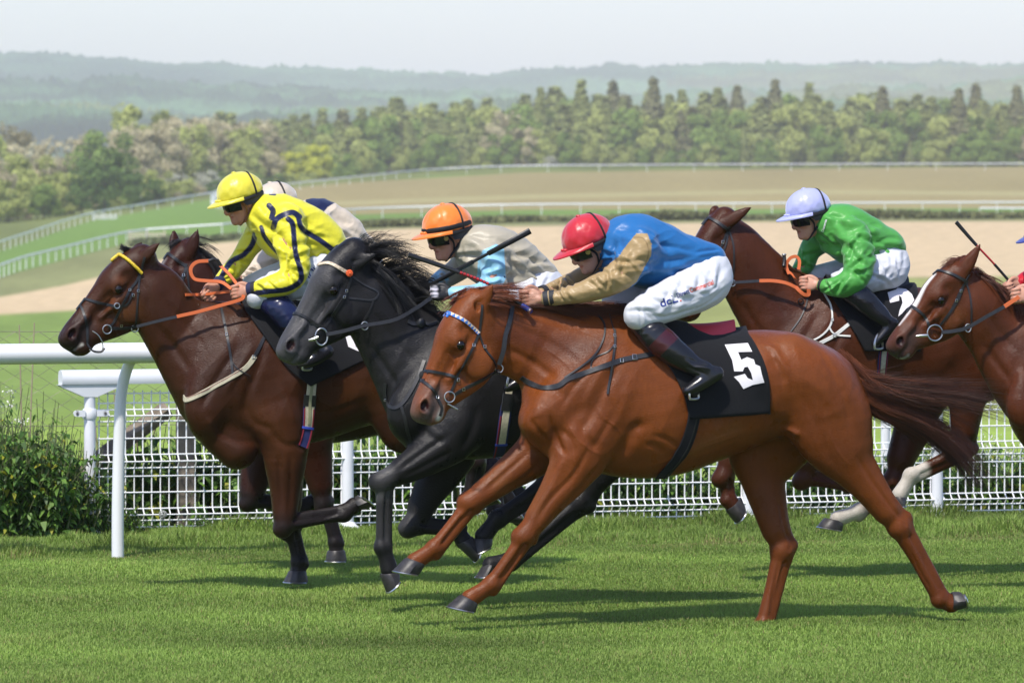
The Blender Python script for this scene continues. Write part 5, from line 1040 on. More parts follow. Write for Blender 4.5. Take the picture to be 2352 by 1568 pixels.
# ------------------------------------------------------------------ jockeys
def proj_local(fr, V):
    Wd = fr.o + V[:, :1] * fr.X + V[:, 1:2] * fr.Y + V[:, 2:3] * fr.Z - C0
    z = Wd[:, 1] * _c - Wd[:, 2] * _s; return CX + FPX * Wd[:, 0] / z, CY - FPX * (Wd[:, 1] * _s + Wd[:, 2] * _c) / z
def vnormals(V, F):
    fn = np.cross(V[F[:, 2]] - V[F[:, 0]], V[F[:, 3]] - V[F[:, 1]]); N = np.zeros_like(V)
    for i in range(4): np.add.at(N, F[:, i], fn)
    return N / (np.linalg.norm(N, axis=1)[:, None] + 1e-12)
def band_px(fr, V, N, C, pts, width, col, wr=(-9, 9), facing=True, soft=1.2):
    """colours the near face of a garment along a traced seam line"""
    x, y = proj_local(fr, V); P = spl(np.array(pts, float), 6); best = np.full(len(V), 1e6)
    for i in range(len(P) - 1):
        ex, ey = P[i + 1] - P[i]; dx, dy = x - P[i][0], y - P[i][1]; t = np.clip((dx * ex + dy * ey) / (ex * ex + ey * ey + 1e-9), 0, 1)
        best = np.minimum(best, np.hypot(dx - t * ex, dy - t * ey))
    f = np.clip(.5 - (best - width / 2) / soft, 0, 1) * ((V[:, 1] > wr[0]) & (V[:, 1] < wr[1]))
    if facing: f = f * (N[:, 1] < .25)
    C[:] = C * (1 - f[:, None]) + np.array(col) * f[:, None]
def poly_px(fr, V, N, C, poly, col, wr=(-9, 9), facing=True):
    x, y = proj_local(fr, V); P = np.array(poly, float); ins = np.zeros(len(V), bool); j = len(P) - 1
    for i in range(len(P)):
        c = ((P[i, 1] > y) != (P[j, 1] > y)) & (x < (P[j, 0] - P[i, 0]) * (y - P[i, 1]) / (P[j, 1] - P[i, 1] + 1e-9) + P[i, 0]); ins ^= c; j = i
    ins &= (V[:, 1] > wr[0]) & (V[:, 1] < wr[1])
    if facing: ins &= N[:, 1] < .25
    C[ins] = col
def silk_mat(name, rough=.40, sheen=.15, bump=(30, .55, .007, (.5, 1, 1.3))):
    m = mat(name, (0, 0, 0), rough, .32, attr='tint', bump=bump, sheen=sheen); m.node_tree.nodes['Principled BSDF'].inputs['Sheen Roughness'].default_value = .4; return m
M_SILK = silk_mat('racing_silk'); M_BREECH = silk_mat('breeches_cloth', .7, .2, (34, .45, .005)); M_BOOT = mat('boot_leather', (0, 0, 0), .24, .5, attr='tint', bump=(22, .25, .004))
M_SKIN = mat('skin', (0, 0, 0), .5, .4, attr='tint', sss=.12, bump=(90, .12, .002)); M_BLKP = mat('black_plastic', (.010, .010, .011), .16, .5); M_STRAP = mat('black_strap', (.014, .014, .015), .6, .3)
SKIN = np.array([.50, .26, .175]); WHITE = (.60, .61, .645); BLK = (.010, .010, .012); NAVY = (.010, .014, .055)
def hand_prims(s, wr, f, g, n, k=.010, sc=1.0):
    """wrist point, finger direction, thumb-side direction, palm direction: a closed hand with five separate fingers"""
    f, g, n = [np.asarray(a, float) / np.linalg.norm(a) for a in (f, g, n)]
    P = lambda a, b, c: wr + sc * (f * a + g * b + n * c)
    s.chain([P(-.03, 0, 0), P(.015, 0, 0)], [.026 * sc, .024 * sc], k, 1.0)
    s.ell(P(.050, .002, .006), sc * np.array([.048, .040, .019]), [f, g, n], k=.014)
    for i, (b, L) in enumerate(((.032, .95), (.011, 1.04), (-.010, .98), (-.030, .80))):
        q = [P(.080, b, -.002), P(.080 + .030 * L, b * .96, .008), P(.080 + .028 * L, b * .93, .034), P(.080 + .004 * L, b * .92, .046), P(.062, b * .92, .040)]
        s.chain(spl(np.array(q), 3), sc * np.interp(np.linspace(0, 1, 13), [0, .3, 1], [.0112, .0102, .0082]), .0025)
    q = [P(.018, .030, .006), P(.045, .048, .016), P(.075, .046, .028), P(.098, .030, .034)]
    s.chain(spl(np.array(q), 3), sc * np.interp(np.linspace(0, 1, 10), [0, .5, 1], [.015, .0118, .0088]), .006)
class Jockey: pass
def fix_legs(sp):
    if sp.get('legs_fixed'): return
    sp['legs_fixed'] = True
    for sd, bk, fk in ((-1, 'boot_n', 'foot_n'), (1, 'boot_f', 'foot_f')):
        b = sp[bk]; W = np.interp(np.linspace(0, 1, len(b)), [0, .35, 1], [.205, .275, .325])
        sp[bk] = [(q[0], q[1], sd * w) + tuple(q[3:]) for q, w in zip(b, W)]; sp[fk] = [(q[0], q[1], sd * .335) + tuple(q[3:]) for q in sp[fk]]
def build_jockey(sp):
    fix_legs(sp); fr = Frame(*sp['frame']); J = Jockey(); J.fr = fr; sc = fr.sc; root = fr.empty('person'); J.root = root; J.sp = sp
    tag(root, sp['label'], 'person', sp.get('group'))
    rows = lambda q, n=5: (lambda A: (A[:, :3], A[:, 3], A[:, 4]))(spl(np.array([np.r_[fr.L(*t[:3]), t[3] / sc, (t[4] if len(t) > 4 else 1.0)] for t in q]), n))
    O = fr.L(*sp['head'], sp.get('head_w', 0)); pit = R(sp.get('pitch', 15)); yaw = R(sp.get('yaw', 8)); hs = sp.get('hs', 1.0)
    Fd = np.array([-math.cos(pit) * math.cos(yaw), -math.sin(yaw), -math.sin(pit)]); Wd = np.cross(np.array([0, 0, 1.0]), Fd); Wd /= np.linalg.norm(Wd); U = np.cross(Fd, Wd)
    if U[2] < 0: U, Wd = -U, -Wd
    H = lambda f, u, w=0.0: O + hs * (f * Fd + u * U + w * Wd); ax = [Fd, U, Wd]
    every = [fr.L(*t[:3]) for k in ('torso', 'arm_n', 'arm_f', 'pelvis', 'leg_n', 'leg_f', 'boot_n', 'boot_f', 'foot_n', 'foot_f') for t in sp[k]]
    A = np.array(every + [H(.16, .2), H(-.16, -.2)]); lo, hi = A.min(0) - .15, A.max(0) + .15
    sub = lambda keys: (lambda B: (B.min(0) - .17, B.max(0) + .17))(np.array([fr.L(*t[:3]) for k in keys for t in sp[k]]))
    # body: one surface, face and hands showing
    s = SDF(lo, hi, JVOX)
    for k in ('torso', 'arm_n', 'arm_f', 'pelvis', 'leg_n', 'leg_f', 'boot_n', 'boot_f', 'foot_n', 'foot_f'):
        P, r, ky = rows(sp[k]); s.chain(P, np.maximum(r * .80 - .006, .012), .03, ky)
    s.ell(H(0, .02), hs * np.array([.094, .112, .076]), ax, k=.02); s.ell(H(.018, -.045), hs * np.array([.076, .075, .062]), ax, k=.03)
    s.chain([H(-.02, -.075, 0), H(.045, -.105, 0), H(.070, -.112, 0)], hs * np.array([.045, .036, .024]), .03, 1.1, Wd)
    nk = fr.L(*sp['neck']); s.chain([H(-.035, -.03), lerp(H(-.03, -.06), nk, .5), nk], [.060, .056, .064], .03)
    s.chain([H(.088, -.005), H(.112, -.046), H(.108, -.052)], hs * np.array([.010, .0135, .014]), .012); s.ell(H(.102, -.054), hs * np.array([.014, .009, .019]), ax, k=.008)
    s.chain([H(.083, -.076, -.022), H(.092, -.074, 0), H(.083, -.076, .022)], hs * .0075, .008); s.chain([H(.080, -.090, -.018), H(.087, -.090, 0), H(.080, -.090, .018)], hs * .008, .008)
    s.chain([H(.086, -.082, -.026), H(.098, -.082, 0), H(.086, -.082, .026)], hs * .0035, .004, op='sub')
    for sd in (-1, 1):
        s.ell(H(.062, -.035, sd * .046), hs * np.array([.026, .022, .018]), ax, k=.02)
        s.ell(H(-.018, -.022, sd * .076), hs * np.array([.020, .033, .011]), ax, k=.010); s.ell(H(-.012, -.020, sd * .088), hs * np.array([.009, .018, .006]), ax, k=.006, op='sub')
        s.ell(H(.082, .012, sd * .034), hs * np.array([.016, .011, .016]), ax, k=.01, op='sub')
    for hd in sp['hands']:
        wr = fr.L(*hd[0]); hand_prims(s, wr, *hd[1:4], sc=hd[4] if len(hd) > 4 else 1.0)
    V, F = s.mesh(); me = mesh('body', V, F); Cc = np.tile(SKIN * np.array(sp.get('skin', (1, 1, 1))), (len(V), 1)); Cc *= 1 + .10 * noise3(V, 40, 4)[:, None]
    paint(V, Cc, [H(.105, -.05)], .012, SKIN * (1.0, .72, .68), .03); paint(V, Cc, [H(.09, -.083, -.02), H(.095, -.083, 0), H(.09, -.083, .02)], .006, SKIN * (.85, .48, .45), .012)
    for sd in (-1, 1): paint(V, Cc, [H(-.015, -.02, sd * .085)], .02, SKIN * (1.0, .70, .62), .03); paint(V, Cc, [H(.07, -.05, sd * .05)], .012, SKIN * (1.0, .78, .7), .04)
    paint(V, Cc, [H(-.06, .01, 0), H(-.075, -.03, 0)], .05, (.035, .02, .012), .03)
    for hd in sp['hands']:
        wr = fr.L(*hd[0]); f, g, n = [np.asarray(a, float) / np.linalg.norm(a) for a in hd[1:4]]; q = hd[4] if len(hd) > 4 else 1.0
        for b in (.032, .011, -.010, -.030): paint(V, Cc, [wr + q * (f * .083 + g * b - n * .008)], .007, SKIN * (1.05, .74, .66), .012); paint(V, Cc, [wr + q * (f * .113 + g * b)], .005, SKIN * (1.05, .76, .68), .012)
        if sp.get('gloves'):
            paint(V, Cc, [wr - f * .01, wr + f * .13], .075, (.012, .012, .013), .01)
            for b in (.02, -.01): paint(V, Cc, [wr + f * .10 + g * b, wr + f * .125 + g * b + n * .03], .017, (.62, .58, .64), .012)
    set_col(me, 'tint', Cc); J.body = obj('body', me, M_SKIN, root); J.body_bvh = BVHTree.FromPolygons([Vector(v) for v in V], [tuple(f) for f in F]); del s
    def garment(name, keys, base, mtl, infl=.0, k=.03, folds=(.0045, 16), parent=root, cut=None, paints=(), extra=()):
        lo, hi = sub(keys); s = SDF(lo, hi, JVOX)
        for kk in keys: P, r, ky = rows(sp[kk]); s.chain(P, r, k, ky, infl=infl)
        for e in extra: P, r, ky = rows(e); s.chain(P, r, k, ky)
        for p, n in (cut or []): s.plane(p, n, .004)
        V, F = s.mesh(); N = vnormals(V, F)
        if folds:
            Q = V @ np.array(sp.get('grain', [[.40, .1, .55], [.1, .9, .1], [-.55, .1, 1.0]])).T
            rid = lambda sc_, sd: 1 - 2.2 * np.abs(noise3(Q, sc_, sd)) ** .8
            msk = .35 + .65 * np.clip(noise3(V, 8, 2) + .5, 0, 1)
            V = V + N * (folds[0] * (.9 * noise3(Q, folds[1], 8) + .9 * rid(folds[1] * .8, 18)) * msk + .55 * folds[0] * rid(folds[1] * 1.9, 9) * (1.3 - msk))[:, None]
        st = list(sp.get('folds_' + name, []))
        if name in ('silks', 'breeches'):
            g = np.random.default_rng(len(V) % 97)
            for kk in keys:
                q = np.array([t[:4] for t in sp[kk]], float); near = kk[-2:] != '_f'
                for _ in range(16 if kk == 'torso' else 11 if kk.startswith('arm') else 9):
                    i = g.integers(0, len(q) - 1); u = g.uniform(0, 1); c = q[i, :2] * (1 - u) + q[i + 1, :2] * u; r = q[i, 3] * (1 - u) + q[i + 1, 3] * u; d = q[i + 1, :2] - q[i, :2]; d /= np.linalg.norm(d) + 1e-6; n_ = np.array([-d[1], d[0]])
                    if kk in ('torso', 'pelvis'): c = c + n_ * g.uniform(-.7, .7) * r; a = d * g.uniform(.3, .8) * r + n_ * g.uniform(-.35, .35) * r
                    else: c = c + n_ * g.uniform(-.3, .3) * r; a = n_ * g.uniform(.4, .85) * r + d * g.uniform(-.9, .9) * r
                    bow = np.array([-a[1], a[0]]) * g.uniform(-.25, .25); w = g.uniform(.07, .16) * r + 1.6; dep = g.uniform(.005, .0125) * (.6 if name == 'breeches' else 1)
                    L_ = [tuple(c - a), tuple(c + bow), tuple(c + a)]; off = np.array([-a[1], a[0]]); off = off / (np.linalg.norm(off) + 1e-6) * w * 1.5
                    st.append((L_, w, -dep)); st.append(([tuple(np.array(t) + off) for t in L_], w * 1.1, dep * .9))
        if st: V = sculpt(fr, V, F, st)
        me = mesh(name, V, F); C = np.tile(np.array(base, float), (len(V), 1))
        for p in paints: p(fr, V, N, C)
        set_col(me, 'tint', C); o = obj(name, me, mtl, parent); return o, BVHTree.FromPolygons([Vector(v) for v in V], [tuple(f) for f in F]), V
    W_ = lambda t: fr.L(*t[:3])
    cuts = []
    J.silks, J.silk_bvh, _v = garment('silks', ('torso', 'arm_n', 'arm_f'), sp['silk'], M_SILK, paints=sp.get('silk_paint', ()), folds=sp.get('folds', (.0048, 17)))
    J.breeches, J.breech_bvh, _v = garment('breeches', ('pelvis', 'leg_n', 'leg_f'), WHITE, M_BREECH, folds=(.0032, 22))
    for kk, ff in (('boot_n', 'foot_n'), ('boot_f', 'foot_f')):
        o, b, _v = garment('boot', (kk, ff), BLK, M_BOOT, k=.018, folds=(.0015, 30), paints=sp.get('boot_paint', ()))
        if kk == 'boot_n': J.boot_bvh = b
    # cuffs where the sleeve meets the wrist
    for arm, cc in zip(('arm_n', 'arm_f'), sp.get('cuffs', (None, None))):
        if cc is None: continue
        a = W_(sp[arm][-1]); b = W_(sp[arm][-2]); d = (a - b) / np.linalg.norm(a - b); r = sp[arm][-1][3] / sc + .0045
        for j, (t0, t1, col) in enumerate(cc): MB().tube([a + d * t0, a + d * (t0 * .7 + t1 * .3), a + d * t1], r, 18).build('cuff', mat('cuff_cloth', col, .7), J.silks)
    # silk cap over the helmet, with peak, seam, button and elastic
    capm = mat('cap_silk', sp['cap'], .38, .5, sheen=.4, bump=(30, .45, .006)); cs = hs * sp.get('cap_s', 1.0); ra = np.array([.138, .116, .118]) * cs
    C0_ = O + U * (.042 * hs) + Fd * (-.004); m = MB(); nu, nv = 90, 22; rings = []
    for i in range(nv):
        th = (math.pi * .565) * (i + .0) / (nv - 1) + .001; ring = []
        for j in range(nu):
            ph = 2 * math.pi * j / nu; r = 1 - .016 * math.exp(-(((ph * 3 / math.pi + .5) % 1 - .5) / .10) ** 2) * math.sin(th) + .014 * math.sin(ph * 5 + th * 7) * math.sin(th) ** 2 * math.cos(th * 2.4) + .010 * math.sin(ph * 19 + 4 * math.sin(th * 5)) * (th / 1.7) ** 2 + .008 * math.sin(ph * 11 - th * 9) * (th / 1.7)
            if i == nv - 1: r *= .965
            ring.append(C0_ + r * (Fd * ra[0] * math.sin(th) * math.cos(ph) * (1 if math.cos(ph) > 0 else 1.04) + Wd * ra[1] * math.sin(th) * math.sin(ph) + U * ra[2] * math.cos(th)))
        rings.append(ring)
    m.loft(rings, caps=True); cap = m.build('cap', capm, root)
    n = 26; top, bot = [], []
    for t in (0.0, .35, .7, 1.0):
        rt, rb = [], []
        for j in range(n + 1):
            ph = R(-78 + 156 * j / n); e = 1 + .60 * t * max(0, math.cos(ph)) ** .8; sag = -.13 - .11 * t * t - .02 * math.sin(ph) ** 2
            b = C0_ + .985 * e * (Fd * ra[0] * math.cos(ph)) + .985 * (1 + .05 * t) * Wd * ra[1] * math.sin(ph) + U * ra[2] * sag; rt.append(b); rb.append(b - U * .007)
        top.append(rt); bot.append(rb)
    pk = MB(); pk.loft(top, caps=False, closed=False); pk.loft(bot[::-1], caps=False, closed=False); pk.loft([top[-1], bot[-1]], caps=False, closed=False); pk.build('peak', capm, cap)
    MB().ball(C0_ + U * ra[2] * .99, (.016, .016, .008), 12, 8).build('button', capm, cap)
    bw = MB()
    for sd in (-1, 1): bw.ball(C0_ + Fd * ra[0] * 1.03 + U * ra[2] * -.10 + Wd * sd * .016, (.016, .010, .009), 10, 6)
    bw.build('bow', capm, cap)
    arc = [C0_ + 1.012 * (Wd * ra[1] * math.cos(a) + U * ra[2] * math.sin(a) * .999) - Fd * ra[0] * sp.get('elastic', .38) * (1 - .25 * abs(math.cos(a))) for a in np.linspace(R(-22), R(202), 40)]
    arc = [C0_ + (q - C0_) * min(1, 1.008 / math.sqrt(((q - C0_) @ Fd / ra[0]) ** 2 + ((q - C0_) @ Wd / ra[1]) ** 2 + ((q - C0_) @ U / ra[2]) ** 2 + 1e-9)) for q in arc]
    MB().tube(arc, .0062, 8).build('elastic', M_STRAP, cap)
    if sp.get('cap_band'):
        rg = [C0_ + 1.012 * (Fd * ra[0] * math.cos(a) + Wd * ra[1] * math.sin(a)) * .99 + U * ra[2] * -.02 for a in np.linspace(0, 2 * math.pi, 49)]
        MB().tube(rg, .014, 8, flat=(.35, 1), up=U).build('hat_band', M_STRAP, cap)
    # helmet shell under the cap edge, ear piece and chin strap
    hm = MB(); rings = []
    for z in (-.20, -.42, -.62):
        rings.append([C0_ + Fd * ra[0] * (.90 if math.cos(a) > 0 else .92) * math.cos(a) + Wd * ra[1] * .92 * math.sin(a) + U * ra[2] * (z if math.cos(a) < .2 else max(z, -.42 + .1 * math.cos(a))) for a in np.linspace(0, 2 * math.pi, 40, endpoint=False)])
    hm.loft(rings, caps=False); hm.build('helmet_shell', mat('helmet_shell', (.016, .016, .018), .35), cap)
    for sd in (-1, 1):
        MB().tube(spl([H(-.045, .0, sd * .088), H(-.020, -.05, sd * .082), H(.02, -.10, sd * .060), H(.040, -.132, sd * .022), H(.042, -.138, 0)], 6), .010, 8, flat=(.35, 1)).build('chin_strap', sp.get('strap_mat', M_STRAP), cap)
        MB().tube(spl([H(.045, .0, sd * .082), H(.015, -.045, sd * .080), H(.015, -.095, sd * .064)], 6), .007, 8, flat=(.35, 1)).build('chin_strap', sp.get('strap_mat', M_STRAP), cap)
    # goggles
    g = MB(); rings = []
    for t, off in ((-.5, .002), (-.42, .012), (0, .016), (.42, .012), (.5, .002)):
        ring = []
        for j in range(23):
            ph = R(-72 + 144 * j / 22); nose = .012 * math.exp(-(ph / .16) ** 2) if t < -.3 else 0
            ring.append(H((.090 + off) * math.cos(ph) + .012, -.018 + t * .066 + nose, (.082 + off * .8) * math.sin(ph)))
        rings.append(ring)
    g.loft(rings, caps=False, closed=False); go = g.build('goggles', M_BLKP, root)
    MB().tube([C0_ + U * ra[2] * -.20 + 1.0 * (Fd * ra[0] * math.cos(a) * .99 + Wd * ra[1] * .99 * math.sin(a)) - U * .012 for a in np.linspace(R(58), R(302), 40)], .011, 8, flat=(.3, 1), up=U).build('goggle_strap', M_STRAP, go)
    if sp.get('goggle_disc'):
        for sd in (-1, 1): MB().tube([H(.058, -.014, sd * .083), H(.060, -.014, sd * .092)], .0135, 16).build('emblem', mat('goggle_emblem', (.30, .22, .06), .3, metal=.5), go)
    # collar
    cn = lerp(H(-.03, -.06), nk, .72); d = (nk - H(-.03, -.06)); d /= np.linalg.norm(d)
    MB().tube([cn - d * .022, cn, cn + d * .03], [.066, .070, .078], 22, caps=False).build('collar', mat('collar_cloth', sp.get('collar', sp['silk']), .6), J.silks)
    J.O, J.Fd, J.U, J.Wd, J.H = O, Fd, U, Wd, H
    return J
def B(pts, w, col, wr=(-9, 9)): return lambda fr, V, N, C: band_px(fr, V, N, C, pts, w, col, wr)
def PG(poly, col, wr=(-9, 9)): return lambda fr, V, N, C: poly_px(fr, V, N, C, poly, col, wr)
def near_if(cond, col): return lambda fr, V, N, C: C.__setitem__(cond(fr, V, N), col)
UPL, LEFT, AWAY = (-.15, 0, 1), (-1, 0, -.12), (0, 1, 0)
YEL = (.73, .67, .035); TAN = (.36, .25, .115); BLUE = (.018, .13, .345)
J4S = dict(frame=(1500, 30.2), label='jockey in red cap and blue body with tan sleeves stretched low over horse 5', group='jockeys riding in the race', head=(1353, 562), pitch=24, yaw=10, cap=(.50, .006, .018), silk=BLUE, neck=(1408, 572, 0), elastic=.52, goggle_disc=True, hs=1.04,
    torso=[(1412, 566, 0, 52, 1.25), (1452, 572, 0, 80, 1.1), (1502, 585, 0, 79, 1.05), (1552, 594, 0, 62, 1.1), (1600, 597, 0, 46, 1.2), (1630, 596, 0, 36, 1.2)],
    arm_n=[(1472, 566, -.17, 46), (1447, 606, -.20, 42), (1412, 640, -.21, 35), (1350, 667, -.17, 26), (1300, 679, -.13, 20), (1254, 686, -.09, 15.5)],
    arm_f=[(1420, 580, .15, 40), (1380, 615, .19, 32), (1335, 638, .18, 25), (1285, 658, .12, 20), (1246, 672, .06, 15)],
    pelvis=[(1600, 608, 0, 44, 1.25), (1632, 625, 0, 50, 1.25), (1630, 648, 0, 48, 1.2)],
    leg_n=[(1622, 650, -.09, 54), (1590, 668, -.14, 54), (1545, 688, -.19, 49), (1500, 707, -.22, 43), (1468, 724, -.235, 36)],
    leg_f=[(1615, 640, .09, 50), (1560, 660, .15, 46), (1480, 680, .21, 40), (1415, 690, .235, 34)],
    boot_n=[(1470, 733, -.235, 31, .9), (1505, 772, -.245, 35, .9), (1545, 806, -.25, 33, .9), (1590, 838, -.25, 24), (1618, 850, -.25, 22)],
    foot_n=[(1645, 858, -.25, 18, .9), (1622, 872, -.255, 19, .95), (1598, 887, -.255, 17, 1.1), (1577, 897, -.255, 12, 1.3)],
    boot_f=[(1430, 705, .235, 30, .9), (1470, 750, .25, 33, .9), (1520, 800, .25, 28, .9), (1560, 840, .25, 22)], foot_f=[(1590, 850, .25, 17), (1560, 866, .25, 17), (1535, 880, .25, 12)],
    hands=[((1246, 688, -.085), (-1, .10, .06), UPL, (.1, 1, -.1)), ((1240, 676, .05), (-1, -.05, -.10), UPL, (0, -1, -.1))], cuffs=([(-.05, -.022, (.02, .02, .024)), (-.022, -.016, TAN), (-.016, .012, (.02, .02, .024))], [(-.02, .01, (.02, .02, .024))]),
    silk_paint=[lambda fr, V, N, C: paint(V, C, fr.LW([q[:3] for q in J4S['arm_f']]), .062, TAN, .008),
                PG([(1420, 590), (1440, 562), (1462, 536), (1486, 536), (1497, 560), (1496, 586), (1478, 618), (1462, 648), (1430, 672), (1360, 700), (1230, 720), (1230, 655), (1340, 640), (1390, 612)], TAN, (-9, -.02)),
                B([(1455, 545), (1478, 548), (1490, 575), (1482, 610)], 2, (.20, .13, .05), (-9, -.1))],
    folds_silks=[([(1470, 560), (1440, 600), (1425, 640)], 9, -.006), ([(1450, 640), (1425, 622), (1395, 625)], 6, -.007), ([(1440, 660), (1410, 640), (1380, 642)], 5, .005), ([(1470, 625), (1440, 632), (1420, 628)], 5, -.006), ([(1500, 500), (1560, 535), (1620, 575)], 8, .004), ([(1500, 560), (1560, 570), (1625, 590)], 7, -.005), ([(1520, 610), (1570, 600), (1625, 596)], 6, .005), ([(1490, 540), (1530, 562), (1560, 568)], 5, -.004), ([(1540, 640), (1580, 620), (1622, 600)], 6, -.005), ([(1380, 660), (1320, 676), (1270, 684)], 6, .004)],
    folds_breeches=[([(1470, 700), (1520, 728), (1580, 712)], 5, -.004), ([(1480, 690), (1550, 704), (1640, 670)], 5, .004), ([(1560, 720), (1620, 700), (1668, 660)], 5, -.004), ([(1600, 690), (1640, 668), (1664, 636)], 4, .004), ([(1455, 705), (1480, 720), (1500, 738)], 4, -.004), ([(1570, 700), (1620, 680), (1660, 645)], 4, -.0035)],
    folds_boot=[([(1580, 822), (1600, 832), (1625, 836)], 5, -.006), ([(1590, 845), (1612, 842), (1632, 846)], 4, .005), ([(1575, 840), (1598, 850), (1620, 858)], 4, -.005)],
    boot_paint=[lambda fr, V, N, C: band_px(fr, V, N, C, [(1498, 812), (1520, 790), (1548, 762)], 34, (.050, .010, .014), (-9, -.05), False)])
J1S = dict(frame=(640, 32.7), label='jockey in bright yellow silks and cap with navy seams riding the leading bay', group='jockeys riding in the race', head=(553, 458), pitch=17, yaw=12, cap=(.68, .60, .03), silk=YEL, neck=(604, 484, 0), elastic=.62, skin=(.92, .86, .82), strap_mat=mat('tan_leather', (.20, .085, .03), .5),
    torso=[(612, 495, 0, 50, 1.3), (650, 520, 0, 72, 1.1), (690, 538, 0, 74, 1.05), (728, 556, 0, 60, 1.1), (755, 575, 0, 46, 1.2), (768, 582, 0, 36, 1.2)],
    arm_n=[(660, 508, -.18, 42), (670, 560, -.24, 36), (678, 612, -.285, 34), (662, 644, -.30, 31), (622, 657, -.27, 25), (583, 664, -.20, 16)],
    arm_f=[(602, 530, .16, 36), (572, 565, .20, 28), (548, 600, .20, 25), (525, 628, .15, 21), (503, 650, .08, 14)],
    pelvis=[(730, 590, 0, 42, 1.25), (752, 610, 0, 46, 1.25), (748, 634, 0, 44, 1.2)],
    leg_n=[(740, 628, -.09, 48), (700, 640, -.13, 44), (650, 656, -.155, 39), (612, 670, -.175, 36), (592, 682, -.18, 28)],
    leg_f=[(735, 620, .09, 46), (680, 632, .15, 42), (620, 648, .21, 36), (585, 660, .23, 32)],
    boot_n=[(622, 694, -.235, 28, .9), (648, 712, -.245, 31, .9), (690, 762, -.25, 27, .9), (722, 800, -.25, 20)], foot_n=[(752, 806, -.25, 15, .9), (730, 820, -.255, 16, .95), (706, 832, -.255, 14, 1.1), (690, 838, -.255, 10, 1.3)],
    boot_f=[(595, 665, .235, 28, .9), (640, 700, .25, 30, .9), (690, 755, .25, 24, .9), (720, 795, .25, 19)], foot_f=[(750, 800, .25, 15), (728, 812, .25, 15), (705, 824, .25, 11)],
    hands=[((577, 666, -.195), (-1, .05, -.10), (-.1, 0, 1), (.05, 1, -.3)), ((500, 656, .07), (-.75, -.1, -.65), (-.7, 0, .7), (.1, -1, -.2))], cuffs=([(-.03, .0, (.012, .012, .014)), (.0, .03, NAVY)], [(-.02, .03, NAVY)]), collar=YEL,
    silk_paint=[B([(662, 503), (672, 515), (675, 545), (680, 585), (690, 620), (690, 645), (660, 664), (610, 670), (585, 674)], 12.5, NAVY, (-9, -.12)), B([(628, 522), (634, 505), (650, 494), (672, 488), (688, 498)], 13, NAVY, (-9, -.05)), B([(624, 500), (627, 484), (618, 472)], 13, NAVY, (-9, -.02)), B([(684, 496), (695, 526), (735, 552), (765, 574), (790, 592)], 12, NAVY, (-9, -.02)),
                B([(600, 522), (610, 548), (640, 582), (660, 598)], 10, NAVY, (-.2, 9)), B([(586, 536), (580, 560), (560, 585), (530, 602), (506, 640), (500, 652)], 12.5, NAVY, (-.05, 9)), B([(620, 446), (632, 447)], 5, NAVY)],
    folds_silks=[([(648, 520), (660, 560), (662, 600)], 7, .004), ([(640, 540), (655, 575), (650, 610)], 6, -.006), ([(700, 560), (720, 590), (740, 600)], 6, -.004), ([(660, 640), (640, 640), (615, 650)], 6, -.005), ([(690, 470), (720, 510), (760, 550)], 8, .003), ([(610, 540), (620, 570), (640, 600)], 6, -.005), ([(680, 625), (665, 632), (650, 625)], 5, -.006)],
    boot_paint=[lambda fr, V, N, C: band_px(fr, V, N, C, [(590, 690), (625, 705), (650, 715)], 74, NAVY, (-9, 9), False)])
